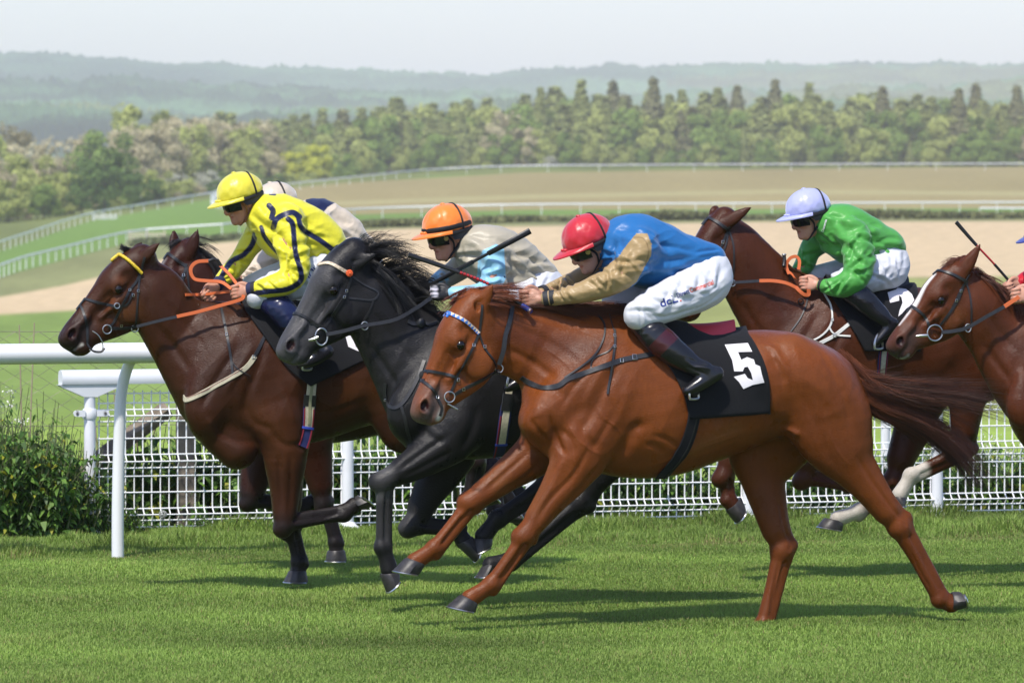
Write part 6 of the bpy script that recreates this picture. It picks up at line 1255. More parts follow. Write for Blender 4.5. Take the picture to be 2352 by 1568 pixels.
J3S = dict(frame=(1200, 31.4), label='jockey in orange cap with beige body and pale blue sleeves carrying a long black whip', group='jockeys riding in the race', head=(1028, 536), pitch=12, yaw=14, cap=(.85, .20, .012), silk=(.40, .36, .27), neck=(1078, 566, 0), elastic=.42, cap_band=True, goggle_disc=True, skin=(1.05, .95, .95), gloves=True, hs=1.04,
    torso=[(1088, 570, 0, 50, 1.3), (1120, 585, 0, 70, 1.1), (1160, 603, 0, 74, 1.05), (1200, 620, 0, 58, 1.1), (1235, 630, 0, 42, 1.2), (1250, 636, 0, 34, 1.2)],
    arm_n=[(1133, 588, -.18, 34), (1136, 625, -.21, 32), (1126, 662, -.22, 28), (1095, 676, -.20, 24), (1062, 676, -.17, 20), (1040, 674, -.15, 15)],
    arm_f=[(1078, 592, .16, 36), (1050, 618, .20, 28), (1020, 638, .20, 24), (1000, 650, .15, 19), (985, 658, .10, 14)],
    pelvis=[(1225, 642, 0, 42, 1.25), (1252, 655, 0, 44, 1.25), (1250, 672, 0, 42, 1.2)],
    leg_n=[(1240, 672, -.09, 46), (1200, 690, -.15, 42), (1150, 706, -.20, 38), (1110, 722, -.23, 32)], leg_f=[(1235, 665, .09, 44), (1180, 684, .15, 40), (1120, 700, .21, 34), (1085, 712, .23, 30)],
    boot_n=[(1112, 730, -.235, 28, .9), (1140, 770, -.25, 30, .9), (1175, 820, -.25, 25, .9), (1198, 852, -.25, 19)], foot_n=[(1222, 858, -.25, 15, .9), (1202, 872, -.255, 16, .95), (1182, 882, -.255, 14, 1.1), (1166, 890, -.255, 10, 1.3)],
    boot_f=[(1090, 720, .235, 27, .9), (1130, 765, .25, 28, .9), (1170, 815, .25, 23, .9), (1195, 848, .25, 18)], foot_f=[(1215, 852, .25, 14), (1195, 864, .25, 14), (1175, 875, .25, 10)],
    hands=[((1040, 676, -.15), (-1, -.02, .12), (-.05, 0, 1), (.05, 1, -.2), 1.05), ((985, 660, .095), (-.9, -.05, -.1), UPL, (0, -1, -.2))], cuffs=(None, None), collar=(.02, .022, .04),
    silk_paint=[lambda fr, V, N, C: paint(V, C, fr.LW([q[:3] for q in J3S['arm_f']]), .052, (.27, .53, .68), .008), lambda fr, V, N, C: paint(V, C, fr.LW([q[:3] for q in J3S['arm_n'][1:]]), .05, (.27, .53, .68), .006),
                PG([(1098, 600), (1108, 575), (1140, 560), (1158, 572), (1162, 640), (1150, 662), (1105, 700), (1030, 700), (1030, 650), (1095, 640)], (.27, .53, .68), (-9, -.08))],
    folds_silks=[([(1125, 600), (1128, 630), (1118, 655)], 6, -.006), ([(1145, 600), (1145, 640), (1130, 665)], 5, .004), ([(1110, 540), (1150, 545), (1190, 570)], 7, .004), ([(1170, 600), (1200, 620), (1235, 630)], 6, -.005), ([(1175, 650), (1210, 640), (1240, 635)], 6, .004), ([(1085, 668), (1065, 672), (1048, 668)], 5, -.005)])
J5S = dict(frame=(1960, 33.6), label='jockey in lilac cap and plain green silks sitting behind the raised chestnut head', group='jockeys riding in the race', head=(1857, 494), pitch=13, yaw=10, cap=(.40, .42, .70), silk=(.080, .33, .060), neck=(1900, 520, 0), elastic=.72,
    torso=[(1906, 516, 0, 44, 1.3), (1938, 532, 0, 62, 1.1), (1972, 550, 0, 64, 1.05), (2008, 562, 0, 52, 1.1), (2035, 566, 0, 40, 1.2), (2048, 570, 0, 32, 1.2)],
    arm_n=[(1958, 535, -.18, 38), (1972, 580, -.24, 36), (1968, 628, -.28, 34), (1948, 650, -.28, 30), (1915, 658, -.24, 23), (1888, 655, -.18, 14)],
    arm_f=[(1892, 545, .16, 34), (1862, 572, .20, 28), (1848, 604, .20, 24), (1836, 620, .16, 18), (1826, 630, .12, 13)],
    pelvis=[(2020, 580, 0, 40, 1.25), (2046, 600, 0, 42, 1.25), (2046, 622, 0, 40, 1.2)],
    leg_n=[(2040, 620, -.09, 44), (2005, 630, -.14, 41), (1970, 640, -.18, 37), (1938, 648, -.20, 32)], leg_f=[(2035, 612, .09, 42), (1980, 620, .15, 38), (1915, 630, .21, 32), (1870, 638, .23, 28)],
    boot_n=[(1935, 655, -.235, 27, .9), (1972, 680, -.25, 29, .9), (2008, 712, -.25, 25, .9), (2034, 735, -.25, 18)], foot_n=[(2052, 742, -.25, 13, .9), (2040, 758, -.255, 14, .95), (2024, 774, -.255, 12, 1.1), (2010, 788, -.255, 9, 1.3)],
    boot_f=[(1890, 650, .235, 26, .9), (1940, 690, .25, 27, .9), (1985, 730, .25, 22, .9), (2010, 755, .25, 17)], foot_f=[(2025, 760, .25, 13), (2012, 772, .25, 13), (1998, 784, .25, 9)],
    hands=[((1882, 654, -.168), (-1, .03, .12), (-.05, 0, 1), (.05, 1, -.3)), ((1826, 632, .115), (-.6, -.1, -.7), UPL, (0, -1, -.2))], cuffs=([(-.012, .008, (.01, .01, .012))], [(-.012, .008, (.01, .01, .012))]), collar=(.010, .010, .012),
    folds_silks=[([(1955, 540), (1970, 580), (1962, 620)], 7, -.006), ([(1975, 560), (1985, 600), (1975, 635)], 5, .005), ([(1950, 560), (1935, 590), (1915, 595)], 6, -.005), ([(1985, 530), (2015, 550), (2045, 562)], 6, -.004), ([(1990, 580), (2020, 580), (2045, 575)], 6, .004), ([(1965, 610), (1950, 615), (1940, 630)], 5, -.006), ([(1960, 595), (1945, 598), (1935, 606)], 4, .004), ([(1935, 640), (1920, 650), (1900, 652)], 5, -.004)])
J2S = dict(frame=(820, 34.3), label='jockey in cream silks with a navy shoulder panel hidden behind the yellow rider', group='jockeys riding in the race', head=(633, 478), pitch=15, yaw=8, cap=(.56, .48, .37), silk=(.60, .51, .39), neck=(680, 500, 0), elastic=.40,
    torso=[(690, 510, 0, 46, 1.3), (728, 522, 0, 66, 1.1), (770, 545, 0, 66, 1.05), (806, 566, 0, 52, 1.1), (832, 580, 0, 38, 1.2), (842, 586, 0, 30, 1.2)],
    arm_n=[(735, 520, -.18, 38), (735, 570, -.22, 34), (710, 610, -.22, 30), (670, 630, -.20, 25), (635, 645, -.16, 19), (610, 650, -.12, 13)],
    arm_f=[(670, 535, .16, 34), (640, 570, .20, 28), (605, 605, .20, 25), (580, 628, .15, 20), (562, 640, .10, 14)],
    pelvis=[(815, 590, 0, 40, 1.25), (838, 608, 0, 42, 1.25), (838, 628, 0, 40, 1.2)],
    leg_n=[(830, 628, -.09, 44), (790, 640, -.15, 41), (745, 655, -.20, 37), (705, 668, -.22, 32)], leg_f=[(825, 620, .09, 42), (770, 632, .15, 38), (700, 645, .21, 32), (665, 655, .23, 28)],
    boot_n=[(710, 678, -.235, 27, .9), (740, 710, -.25, 29, .9), (780, 755, -.25, 25, .9), (805, 785, -.25, 18)], foot_n=[(826, 790, -.25, 13, .9), (808, 802, -.255, 14, .95), (790, 812, -.255, 12, 1.1), (778, 820, -.255, 9, 1.3)],
    boot_f=[(680, 668, .235, 26, .9), (720, 705, .25, 27, .9), (760, 750, .25, 22, .9), (785, 780, .25, 17)], foot_f=[(800, 785, .25, 13), (785, 797, .25, 13), (770, 808, .25, 9)],
    hands=[((604, 652, -.12), (-1, .03, -.2), (-.05, 0, 1), (.05, 1, -.3)), ((560, 644, .095), (-.9, -.1, -.4), UPL, (0, -1, -.2))],
    silk_paint=[PG([(700, 456), (740, 446), (775, 462), (752, 476), (738, 494), (712, 488)], NAVY, (-9, 9))], folds=(.0075, 20))
J6S = dict(frame=(2500, 32.4), label='jockey in red silks and blue cap mostly cut off by the right edge', group='jockeys riding in the race', head=(2410, 540), pitch=15, yaw=8, cap=(.02, .035, .26), silk=(.48, .012, .022), neck=(2458, 566, 0),
    torso=[(2468, 572, 0, 48, 1.3), (2505, 590, 0, 68, 1.1), (2545, 610, 0, 68, 1.05), (2582, 625, 0, 54, 1.1), (2610, 634, 0, 40, 1.2), (2622, 640, 0, 32, 1.2)],
    arm_n=[(2520, 592, -.18, 40), (2520, 640, -.22, 36), (2500, 672, -.23, 32), (2455, 680, -.21, 26), (2415, 676, -.18, 20), (2386, 672, -.15, 14)],
    arm_f=[(2455, 600, .16, 36), (2425, 620, .20, 30), (2390, 634, .18, 26), (2358, 642, .13, 20), (2344, 648, .09, 14)],
    pelvis=[(2600, 645, 0, 42, 1.25), (2625, 660, 0, 44, 1.25), (2625, 680, 0, 42, 1.2)],
    leg_n=[(2615, 680, -.09, 46), (2575, 695, -.15, 43), (2525, 712, -.20, 38), (2485, 728, -.23, 32)], leg_f=[(2610, 672, .09, 44), (2555, 690, .15, 40), (2495, 706, .21, 34), (2455, 718, .23, 30)],
    boot_n=[(2487, 738, -.235, 28, .9), (2520, 780, -.25, 30, .9), (2560, 830, -.25, 25, .9), (2585, 862, -.25, 19)], foot_n=[(2610, 868, -.25, 15, .9), (2590, 882, -.255, 16, .95), (2570, 892, -.255, 14, 1.1), (2554, 900, -.255, 10, 1.3)],
    boot_f=[(2465, 728, .235, 27, .9), (2505, 775, .25, 28, .9), (2545, 825, .25, 23, .9), (2570, 858, .25, 18)], foot_f=[(2590, 862, .25, 14), (2570, 874, .25, 14), (2550, 885, .25, 10)],
    hands=[((2374, 674, -.15), (-1, .02, -.1), (-.05, 0, 1), (.05, 1, -.3), 1.1), ((2344, 650, .09), (-.95, -.05, -.35), UPL, (0, -1, -.2))])
# ------------------------------------------------------------------ tack, hair, numbers and whips
M_LEATHER = mat('black_leather', (.017, .017, .019), .42, .45, noise=(60, .3), bump=(120, .25, .0015)); M_ORANGE = mat('orange_rubber_rein', (.56, .125, .035), .62, .35, bump=(160, .4, .0015)); M_CLOTH = mat('number_cloth_black', (.0085, .0088, .0105), .85, .2, bump=(45, .45, .004), sheen=.06)
M_WHT = mat('white_number', (.72, .69, .70), .85, .2, bump=(60, .3, .002)); M_WSTRAP = mat('white_strap', (.72, .71, .66), .5, .4); M_CREAM = mat('cream_webbing', (.47, .43, .31), .8, .2, noise=(70, .15)); M_NAVYW = mat('navy_webbing', (.012, .018, .10), .75); M_REDW = mat('red_webbing', (.20, .010, .022), .75); M_BLUEW = mat('blue_elastic', (.03, .06, .42), .6)
def hit(fr, bvh, px, py):
    o, d = fr.ray_local(px, py); h = bvh.ray_cast(o, d, 200); return (np.array(h[0]), np.array(h[1])) if h[0] is not None else (None, None)
def pt(fr, bvh, px, py):
    p, n = hit(fr, bvh, px, py)
    if p is None: h = bvh.find_nearest(Vector(fr.L(px, py, -.03))); p, n = np.array(h[0]), np.array(h[1])
    return p, n
def surf(fr, bvh, P, n=5):
    """points of a traced line laid on a surface: positions and normals"""
    Q = spl(np.array(P, float), n); out, nr = [], []
    for px, py in Q:
        p, m = hit(fr, bvh, px, py)
        if p is None:
            c = fr.L(px, py, -.02); h = bvh.find_nearest(Vector(c)); p, m = np.array(h[0]), np.array(h[1])
        out.append(p); nr.append(m)
    out, nr = np.array(out), np.array(nr)
    if len(nr) > 2:
        k = nr.copy(); k[1:-1] = (nr[:-2] + nr[1:-1] + nr[2:]) / 3; nr = k / (np.linalg.norm(k, axis=1)[:, None] + 1e-9)
    return out, nr
def ribbon(m, P, N, w, th, lift=.002):
    P = np.asarray(P, float); T = np.gradient(P, axis=0); T /= np.linalg.norm(T, axis=1)[:, None] + 1e-9; N = np.broadcast_to(np.asarray(N, float), P.shape)
    S = np.cross(N, T); S /= np.linalg.norm(S, axis=1)[:, None] + 1e-9; N = np.cross(T, S); w = np.broadcast_to(np.asarray(w, float), (len(P),))[:, None]
    b = P + N * lift; m.loft([[b[i] - S[i] * w[i] / 2, b[i] + S[i] * w[i] / 2, b[i] + S[i] * w[i] * .44 + N[i] * th, b[i] - S[i] * w[i] * .44 + N[i] * th] for i in range(len(P))]); return m
def mirror_pts(h, P, head):
    if head: H = h['H']; return P - 2 * ((P - H.O) @ H.W)[:, None] * H.W
    return P * (1, -1, 1)
def strap(h, name, pts, w, m_, parent, mir=None, th=.004, lift=.002, n=5):
    fr = h['fr']; P, N = surf(fr, h['bvh'], pts, n); o = ribbon(MB(), P, N, w, th, lift).build(name, m_, parent)
    if mir:
        hd = mir == 'head'; Pm = mirror_pts(h, P, hd)
        Nm = mirror_pts(h, P + N, hd) - Pm; ribbon(MB(), Pm[::-1], Nm[::-1], w, th, lift).build(name, m_, parent)
    return o
def ring(fr, name, c, r, m_, parent, w=None, bvh=None, tr=.0035, ry=None, lift=.012):
    p, nn = hit(fr, bvh, *c) if bvh is not None else (None, None)
    if p is None: p = fr.L(*c, w if w is not None else -.09)
    else: p = p + np.array([0, -lift, 0])
    a = np.linspace(0, 2 * math.pi, 25); rr = r / fr.sc; r2 = (ry or r) / fr.sc
    return MB().tube([p + np.array([math.cos(t) * rr, 0, math.sin(t) * r2]) for t in a], tr, 8).build(name, m_, parent)
def rein(h, name, pts, w, m_, parent, th=.004, up=None):
    """a free strap: lies on the neck where the neck bulges past it, else hangs straight"""
    fr = h['fr']; Q = spl(np.array(pts, float), 6); P = []
    for px, py, wl in Q:
        p = fr.L(px, py, wl); s_, n_ = hit(fr, h['bvh'], px, py)
        if s_ is not None and s_[1] < p[1] + .008: p = fr.L(px, py, s_[1] - .012)
        P.append(p)
    return ribbon(MB(), np.array(P), (0, -1, .15) if up is None else up, w, th, 0).build(name, m_, parent)
def decal(fr, bvh, polys, m_, name, parent, lift=.003, cuts=3):
    """flat traced outline laid on a cloth"""
    bm = bmesh.new()
    for poly in polys:
        vs = [bm.verts.new((x, -y, 0)) for x, y in poly]; es = [bm.edges.new((vs[i], vs[(i + 1) % len(vs)])) for i in range(len(vs))]; bmesh.ops.triangle_fill(bm, edges=es, use_beauty=True)
    for _ in range(cuts):
        ed = [e for e in bm.edges if e.calc_length() > 6]
        if ed: bmesh.ops.subdivide_edges(bm, edges=ed, cuts=1)
        bmesh.ops.triangulate(bm, faces=bm.faces)
    for v in bm.verts:
        p, n = hit(fr, bvh, v.co.x, -v.co.y)
        if p is None: h = bvh.find_nearest(Vector(fr.L(v.co.x, -v.co.y, -.15))); p, n = np.array(h[0]), np.array(h[1])
        o, d = fr.ray_local(v.co.x, -v.co.y); v.co = Vector(p) - d * lift
    me = bpy.data.meshes.new(name); bm.to_mesh(me); bm.free(); return obj(name, me, m_, parent)
def text_decal(fr, bvh, txt, p0, p1, hgt, m_, parent, lift=.0035, name='lettering', bold=False):
    """writing laid on a garment, baseline from p0 to p1, letter height in traced pixels"""
    cu = bpy.data.curves.new('text', 'FONT'); cu.body = txt; cu.size = 1.0; cu.offset = .018 if bold else 0.0; o = bpy.data.objects.new('text', cu); COL.objects.link(o); bpy.context.view_layer.update()
    me = bpy.data.meshes.new_from_object(o.evaluated_get(bpy.context.evaluated_depsgraph_get())); bpy.data.objects.remove(o)
    bm = bmesh.new(); bm.from_mesh(me); bmesh.ops.triangulate(bm, faces=bm.faces); X = max(v.co.x for v in bm.verts); a, b = np.array(p0, float), np.array(p1, float); e = (b - a); L = np.linalg.norm(e); e /= L; n = np.array([e[1], -e[0]])
    for v in bm.verts:
        q = a + e * (v.co.x / X * L) + n * (v.co.y / .72 * hgt); p, nn = hit(fr, bvh, *q)
        if p is None: hh = bvh.find_nearest(Vector(fr.L(q[0], q[1], -.15))); p = np.array(hh[0])
        o_, d = fr.ray_local(*q); v.co = Vector(p) - d * lift
    m2 = bpy.data.meshes.new(name); bm.to_mesh(m2); bm.free(); return obj(name, m2, m_, parent)
def saddle_cloth(h, Ledge, Redge, name='number_cloth', off=.014, seed=1):
    fr, bvh = h['fr'], h['bvh']; nv, nu = 26, 34; Lp, Rp = spl(np.array(Ledge, float), 12), spl(np.array(Redge, float), 12)
    idx = lambda A, t: np.array([np.interp(t, np.linspace(0, 1, len(A)), A[:, i]) for i in (0, 1)])
    near = np.zeros((nv, nu, 3))
    for j in range(nu):
        u = j / (nu - 1); xt = idx(Lp, 0)[0] * (1 - u) + idx(Rp, 0)[0] * u; yt = None
        for y in np.arange(560, 900, 1.5):
            p, n = hit(fr, bvh, xt, y)
            if p is not None and abs(p[1]) < .25: yt = y + .5; break
        for i in range(nv):
            v = i / (nv - 1); q = idx(Lp, v) * (1 - u) + idx(Rp, v) * u
            if yt is not None: q = q * 1.0; q[1] = max(q[1], yt) if i else yt
            p, n = hit(fr, bvh, *q)
            if p is None: hh = bvh.find_nearest(Vector(fr.L(q[0], q[1], -.2))); p, n = np.array(hh[0]), np.array(hh[1])
            near[i, j] = p + n * off
    for _ in range(3): near[1:-1, 1:-1] = (near[1:-1, 1:-1] * 2 + near[:-2, 1:-1] + near[2:, 1:-1] + near[1:-1, :-2] + near[1:-1, 2:]) / 6
    g = noise3(near.reshape(-1, 3) * (1, .3, 1), 24, seed).reshape(nv, nu); near[..., 1] -= .0045 * (g + 1) * np.linspace(0, 1, nv)[:, None] ** .5
    far = near[::-1] * (1, -1, 1); topm = (near[0] + far[-1]) / 2; topm[:, 2] += .012
    G = np.concatenate([far, topm[None], near]); n = len(G); ii, jj = np.meshgrid(np.arange(n - 1), np.arange(nu - 1), indexing='ij'); a = (ii * nu + jj).ravel()
    F = np.stack([a, a + nu, a + nu + 1, a + 1], 1); V = G.reshape(-1, 3); me = mesh(name, V, F); o = obj(name, me, M_CLOTH, h['root']); md = o.modifiers.new('thickness', 'SOLIDIFY'); md.thickness = .005; md.offset = 0
    h['cloth_bvh'] = BVHTree.FromPolygons([Vector(v) for v in V], [tuple(f) for f in F]); return o
def girth(h, pts, w, layers, name='girth'):
    """layers: (width share, material, lateral shift, extra lift, from, to along the strap)"""
    root = None; P, N = surf(h['fr'], h['bvh'], pts, 8); T = np.gradient(P, axis=0); S = np.cross(N, T); S /= np.linalg.norm(S, axis=1)[:, None]
    for k, (sh, m_, dx, lf, a, b) in enumerate(layers):
        i0, i1 = int(a * (len(P) - 1)), max(int(b * (len(P) - 1)) + 1, int(a * (len(P) - 1)) + 2); Q = P[i0:i1] + S[i0:i1] * dx * w; ribs = [ribbon(MB(), Q, N[i0:i1], w * sh, .004, .004 + lf)]
        Pm = Q * (1, -1, 1); ribs.append(ribbon(MB(), Pm[::-1], (N[i0:i1] * (1, -1, 1))[::-1], w * sh, .004, .004 + lf)); o, o2 = [r.build(name if k == 0 else 'girth_stripe', m_, h['root'] if root is None else root) for r in ribs]
        if root is None: root = o
    return root
def stirrup(J, c, w, sz, tilt=0.0):
    fr = J.fr; p = fr.L(*c, w); k = sz / fr.sc; a = np.linspace(0, 2 * math.pi, 29)[:-1]; ct, st = math.cos(tilt), math.sin(tilt)
    prof = [(-.9, -1.0), (-.5, -1.08), (0, -1.1), (.5, -1.08), (.9, -1.0), (1.0, -.8), (.95, -.3), (.75, .3), (.45, .8), (.12, 1.05), (-.12, 1.05), (-.45, .8), (-.75, .3), (-.95, -.3), (-1.0, -.8), (-.9, -1.0)]
    P = [p + k * np.array([(x * ct - z * st) * .80, x * .55, (z * ct + x * st * .2)]) for x, z in prof]
    return MB().tube(P, .0065, 8).build('stirrup', M_STEEL, J.root)
def whip(name, label, fr, pts, r, segs, group='riding whips'):
    """segs: (from, to, material, radius scale, flap)"""
    P = spl(fr.LW(pts), 12); L = np.r_[0, np.cumsum(np.linalg.norm(np.diff(P, axis=0), axis=1))]; L /= L[-1]; O = P[0].copy(); root = empty(name, tuple(fr.o + O[0] * fr.X + O[1] * fr.Y + O[2] * fr.Z), fr.h); tag(root, label, 'riding whip', group)
    at = lambda t: np.array([np.interp(t, L, P[:, i]) for i in range(3)]) - O
    for a, b, m_, rs, nm in segs:
        q = [at(t) for t in np.linspace(a, b, 10)]
        if nm == 'flap': MB().tube(q, np.linspace(r * rs * .8, r * rs, 10), 10, flat=(1.0, .45), up=(0, 1, 0)).build(nm, m_, root)
        elif nm == 'wrapping':
            for k in range(9):
                t = a + (b - a) * k / 9; MB().tube([at(t), at(t + (b - a) * .075)], r * rs, 10).build(nm, m_, root)
        else: MB().tube(q, r * rs, 10).build(nm, m_, root)
    return root
def hair(h, name, guides, n, r, jit, c0, c1, seed, parent=None, **kw):
    fr = h['fr']; G = [fr.LW(g) for g in guides]; m_ = bpy.data.materials.get('horse_hair') or mat('horse_hair', (0, 0, 0), .38, .5, attr='tint')
    o = hair_tubes(name, G, n, r, jit, m_, parent or h['root'], seed=seed, **kw); me = o.data; seg = kw.get('seg', 7); t = np.tile(np.repeat(np.linspace(0, 1, seg), 3), len(me.vertices) // (3 * seg))[:, None]
    g = np.random.default_rng(seed); v = np.repeat(g.uniform(.65, 1.35, len(me.vertices) // (3 * seg)), 3 * seg)[:, None]; set_col(me, 'tint', (np.array(c0) * (1 - t) + np.array(c1) * t) * v); return o
def bridle(h, cheek, brow, nose, throat, brow_mat=None, brow_w=.019, w=.014):
    b = strap(h, 'bridle', cheek, w, M_LEATHER, h['root'], 'head'); h['bridle'] = b
    if brow: h['brow'] = strap(h, 'browband', brow, brow_w, brow_mat or M_LEATHER, b, 'head', .006)
    for q in nose: strap(h, 'noseband', q, w * 1.15, M_LEATHER, b, 'head', .005)
    for q in throat: strap(h, 'throat_lash', q, w * .8, M_LEATHER, b, 'head', .004)
    return b
def buckle(h, px, py, s=.014, parent=None):
    s *= .72
    p, n = hit(h['fr'], h['bvh'], px, py)
    if p is None: return
    p = p + n * .009; x = np.array([1, 0, 0.0]); z = np.cross(n, x); q = [p + s * (a * x * .8 + b * z) for a, b in ((-1, -1), (1, -1), (1, 1), (-1, 1), (-1, -1))]; MB().tube(q, .0022, 6).build('buckle', M_STEEL, parent or h['bridle'])
def saddle(h, x0, x1, y, th, top_m, pad_m, half=.13):
    fr = h['fr']; a, b = fr.L(x0, y, 0), fr.L(x1, y, 0); n = 12; pr = []
    for nm, m_, dz, t_, hw in (('saddle', top_m, .012, th, half), ('saddle_pad', pad_m, -.012, th * .9, half * 1.12)):
        mb = MB(); R_ = []
        for i in range(n):
            t = i / (n - 1); c = lerp(a, b, t) + (0, 0, dz / 1 + .022 * (2 * t - 1) ** 2); wd = hw * (math.sin(math.pi * min(.97, max(.03, t))) ** .5) * (.75 + .25 * t); R_.append([c + np.array([0, wd * math.cos(p), t_ / fr.sc * .5 * math.sin(p) - .055 * math.cos(p) ** 2]) for p in np.linspace(0, 2 * math.pi, 18, endpoint=False)])
        mb.loft(R_); o = mb.build(nm, m_, h['root'] if not pr else pr[0]); pr.append(o)
    return pr[0]
def dress_all(HS, JS):
    H4, H3, H1, H2, H5, H6 = (HS[k] for k in ('H4', 'H3', 'H1', 'H2', 'H5', 'H6')); J4, J3, J1, J2, J5, J6 = (JS[k] for k in ('J4', 'J3', 'J1', 'J2', 'J5', 'J6'))
    pink, blu, crm = mat('browband_pink', (.62, .20, .16), .5), mat('browband_blue', (.05, .19, .62), .45), mat('browband_cream', (.74, .58, .42), .5); red_s, blue_s = mat('saddle_red', (.50, .035, .05), .5), mat('saddle_blue', (.03, .06, .27), .55)
    # ---- horse 5
    h = H4; fr = h['fr']; b = bridle(h, [(1108, 700), (1105, 728), (1100, 763), (1088, 793), (1066, 836), (1052, 858), (1042, 885), (1033, 905)], [(1014, 724), (1025, 718), (1047, 726), (1070, 738), (1087, 753), (1100, 766)],
        [[(968, 852), (985, 852), (1010, 856), (1035, 862), (1052, 869)], [(960, 868), (980, 881), (997, 898), (1006, 918), (1014, 936), (1010, 955)]], [[(1101, 768), (1112, 798), (1132, 826), (1140, 842)]], blu)
    P, N = surf(fr, h['bvh'], [(1014, 724), (1025, 718), (1047, 726), (1070, 738), (1087, 753), (1100, 766)], 5); tri = MB(); tri2 = MB(); T = np.gradient(P, axis=0); S = np.cross(N, T); S /= np.linalg.norm(S, axis=1)[:, None]; m = 13
    for k in range(m):
        i = k / m * (len(P) - 1); ip = lambda A, t: np.array([np.interp(t, np.arange(len(P)), A[:, c]) for c in range(3)]); st = (len(P) - 1) / m
        a_, b_, c_ = ip(P, i), ip(P, i + st), ip(P, i + st / 2); nn, ss = ip(N, i), ip(S, i); ss = ss if ss[2] > 0 else -ss; l = nn * .0095
        tri.add([a_ + ss * .009 + l, b_ + ss * .009 + l, c_ - ss * .009 + l], [(0, 1, 2)]); tri2.add([a_ + ss * .0095 + l * .95, c_ - ss * .0095 + l * .95, c_ - ss * .0095 + l * .95 + (b_ - a_) * .18, a_ + ss * .0095 + l * .95 + (b_ - a_) * .18], [(0, 1, 2, 3)])
    tri.build('browband_triangles', crm, h['brow'], False); tri2.build('browband_zigzag', pink, h['brow'], False)
    p, n = pt(fr, h['bvh'], 968, 862); MB().ball(p + n * .006, (.016, .03, .026)).build('nose_pad', mat('black_fleece', (.012, .012, .013), .95, bump=(90, 1, .004)), b)
    strap(h, 'curb_strap', [(1044, 906), (1065, 893), (1105, 873), (1128, 859), (1141, 847)], .020, M_LEATHER, b, 'head', .005)
    ring(fr, 'bit_ring', (1031, 911), 12, M_STEEL, b, bvh=h['bvh'], lift=.016); ring(fr, 'rein_ring', (1145, 846), 9, M_STEEL, b, bvh=h['bvh']); p = fr.L(1028, 927, -.135); q = fr.L(1052, 940, -.15); MB().tube([p, (p + q) / 2, q], .004, 8).build('bit', M_STEEL, b)
    for q in ((1064, 893), (1087, 793), (1052, 872), (1003, 912), (1112, 796)): buckle(h, *q, .011)
    rein(h, 'rein', [(1146, 838, -.12), (1156, 806, -.125), (1161, 771, -.12), (1172, 733, -.10), (1177, 702, -.07)], .026, M_LEATHER, b)
    bp = strap(h, 'breastplate', [(1197, 866), (1208, 874), (1220, 881), (1236, 888), (1254, 891), (1284, 885), (1307, 869), (1357, 852), (1422, 829), (1457, 821), (1500, 813), (1528, 808)], .030, M_LEATHER, h['root'], 'body', .005); buckle(h, 1457, 821, .020, bp); buckle(h, 1428, 828, .014, bp)
    strap(h, 'neck_strap', [(1372, 722), (1388, 745), (1387, 775), (1371, 808), (1344, 835), (1297, 868)], .010, M_LEATHER, bp, 'body', .006); strap(h, 'hanging_strap', [(1412, 758), (1412, 791), (1404, 845), (1396, 905)], .013, M_LEATHER, bp, None, .004, .006); strap(h, 'thin_cord', [(1400, 722), (1406, 745), (1412, 765)], .006, M_LEATHER, bp)
    strap(h, 'thin_cord', [(1412, 790), (1396, 808), (1364, 822), (1357, 840), (1362, 852)], .007, M_LEATHER, bp); buckle(h, 1412, 772, .012, bp); buckle(h, 1412, 796, .010, bp)
    saddle_cloth(h, [(1500, 760), (1506, 815), (1540, 850), (1568, 905), (1582, 962)], [(1716, 766), (1738, 800), (1757, 842), (1768, 900), (1768, 948)])
    D = lambda z: [(1306.7 + .3125 * x, 620.7 + .3125 * y) for x, y in z]
    decal(fr, h['cloth_bvh'], [D([(1145, 545), (1315, 533), (1348, 597), (1243, 600), (1267, 657), (1310, 637), (1360, 655), (1370, 690), (1405, 705), (1420, 770), (1437, 825), (1350, 842), (1283, 872), (1250, 820), (1212, 782), (1293, 760), (1315, 792), (1352, 806), (1340, 755), (1315, 708), (1290, 712), (1278, 742), (1215, 742), (1200, 660)])], M_WHT, 'number_five', h['root'], .008)
    girth(h, [(1596, 918), (1592, 960), (1582, 1000), (1566, 1036), (1541, 1068), (1518, 1094)], .072, [(1, M_CLOTH, 0, .006, 0, 1), (.10, M_LEATHER, .2, .010, 0, 1)])
    s_ = saddle(h, 1508, 1686, 757, 20, red_s, blue_s)
    stirrup(J4, (1593, 898), -.338, 17, .1); MB().ball(J4.fr.L(1594, 897, -.338), (.034, .030, .030), 14, 10).build('toe_cover', M_STRAP, J4.root)
    CH, DK = (.150, .042, .012), (.026, .010, .0055)
    tl = hair(h, 'tail', [[(1930, 818, 0), (1985, 866, -.02), (2065, 886, -.05), (2160, 894, -.06), (2240, 900, -.07), (2325, 906, -.08)], [(1938, 828, 0), (1995, 882, -.03), (2080, 902, -.05), (2170, 910, -.06), (2235, 922, -.07), (2270, 940, -.08)], [(1946, 840, 0), (1998, 896, -.03), (2080, 918, -.05), (2150, 930, -.06), (2200, 946, -.07), (2225, 965, -.08)]], 1500, .0015, (.020, .060), CH, DK, 5, seg=9, len_var=.65, clumps=90)
    hair(h, 'tail_lock', [[(1948, 842, 0), (1990, 910, -.03), (2060, 946, -.05), (2130, 968, -.06), (2195, 1008, -.07), (2240, 1056, -.08)], [(1953, 850, 0), (1998, 925, -.03), (2075, 955, -.05), (2160, 995, -.06), (2226, 1060, -.07), (2264, 1116, -.08)], [(1956, 858, 0), (1988, 930, -.02), (2068, 966, -.04), (2148, 1012, -.05), (2214, 1070, -.06), (2252, 1120, -.07)]], 1600, .0015, (.020, .048), CH, DK, 25, parent=tl, seg=9, len_var=.5, clumps=80)
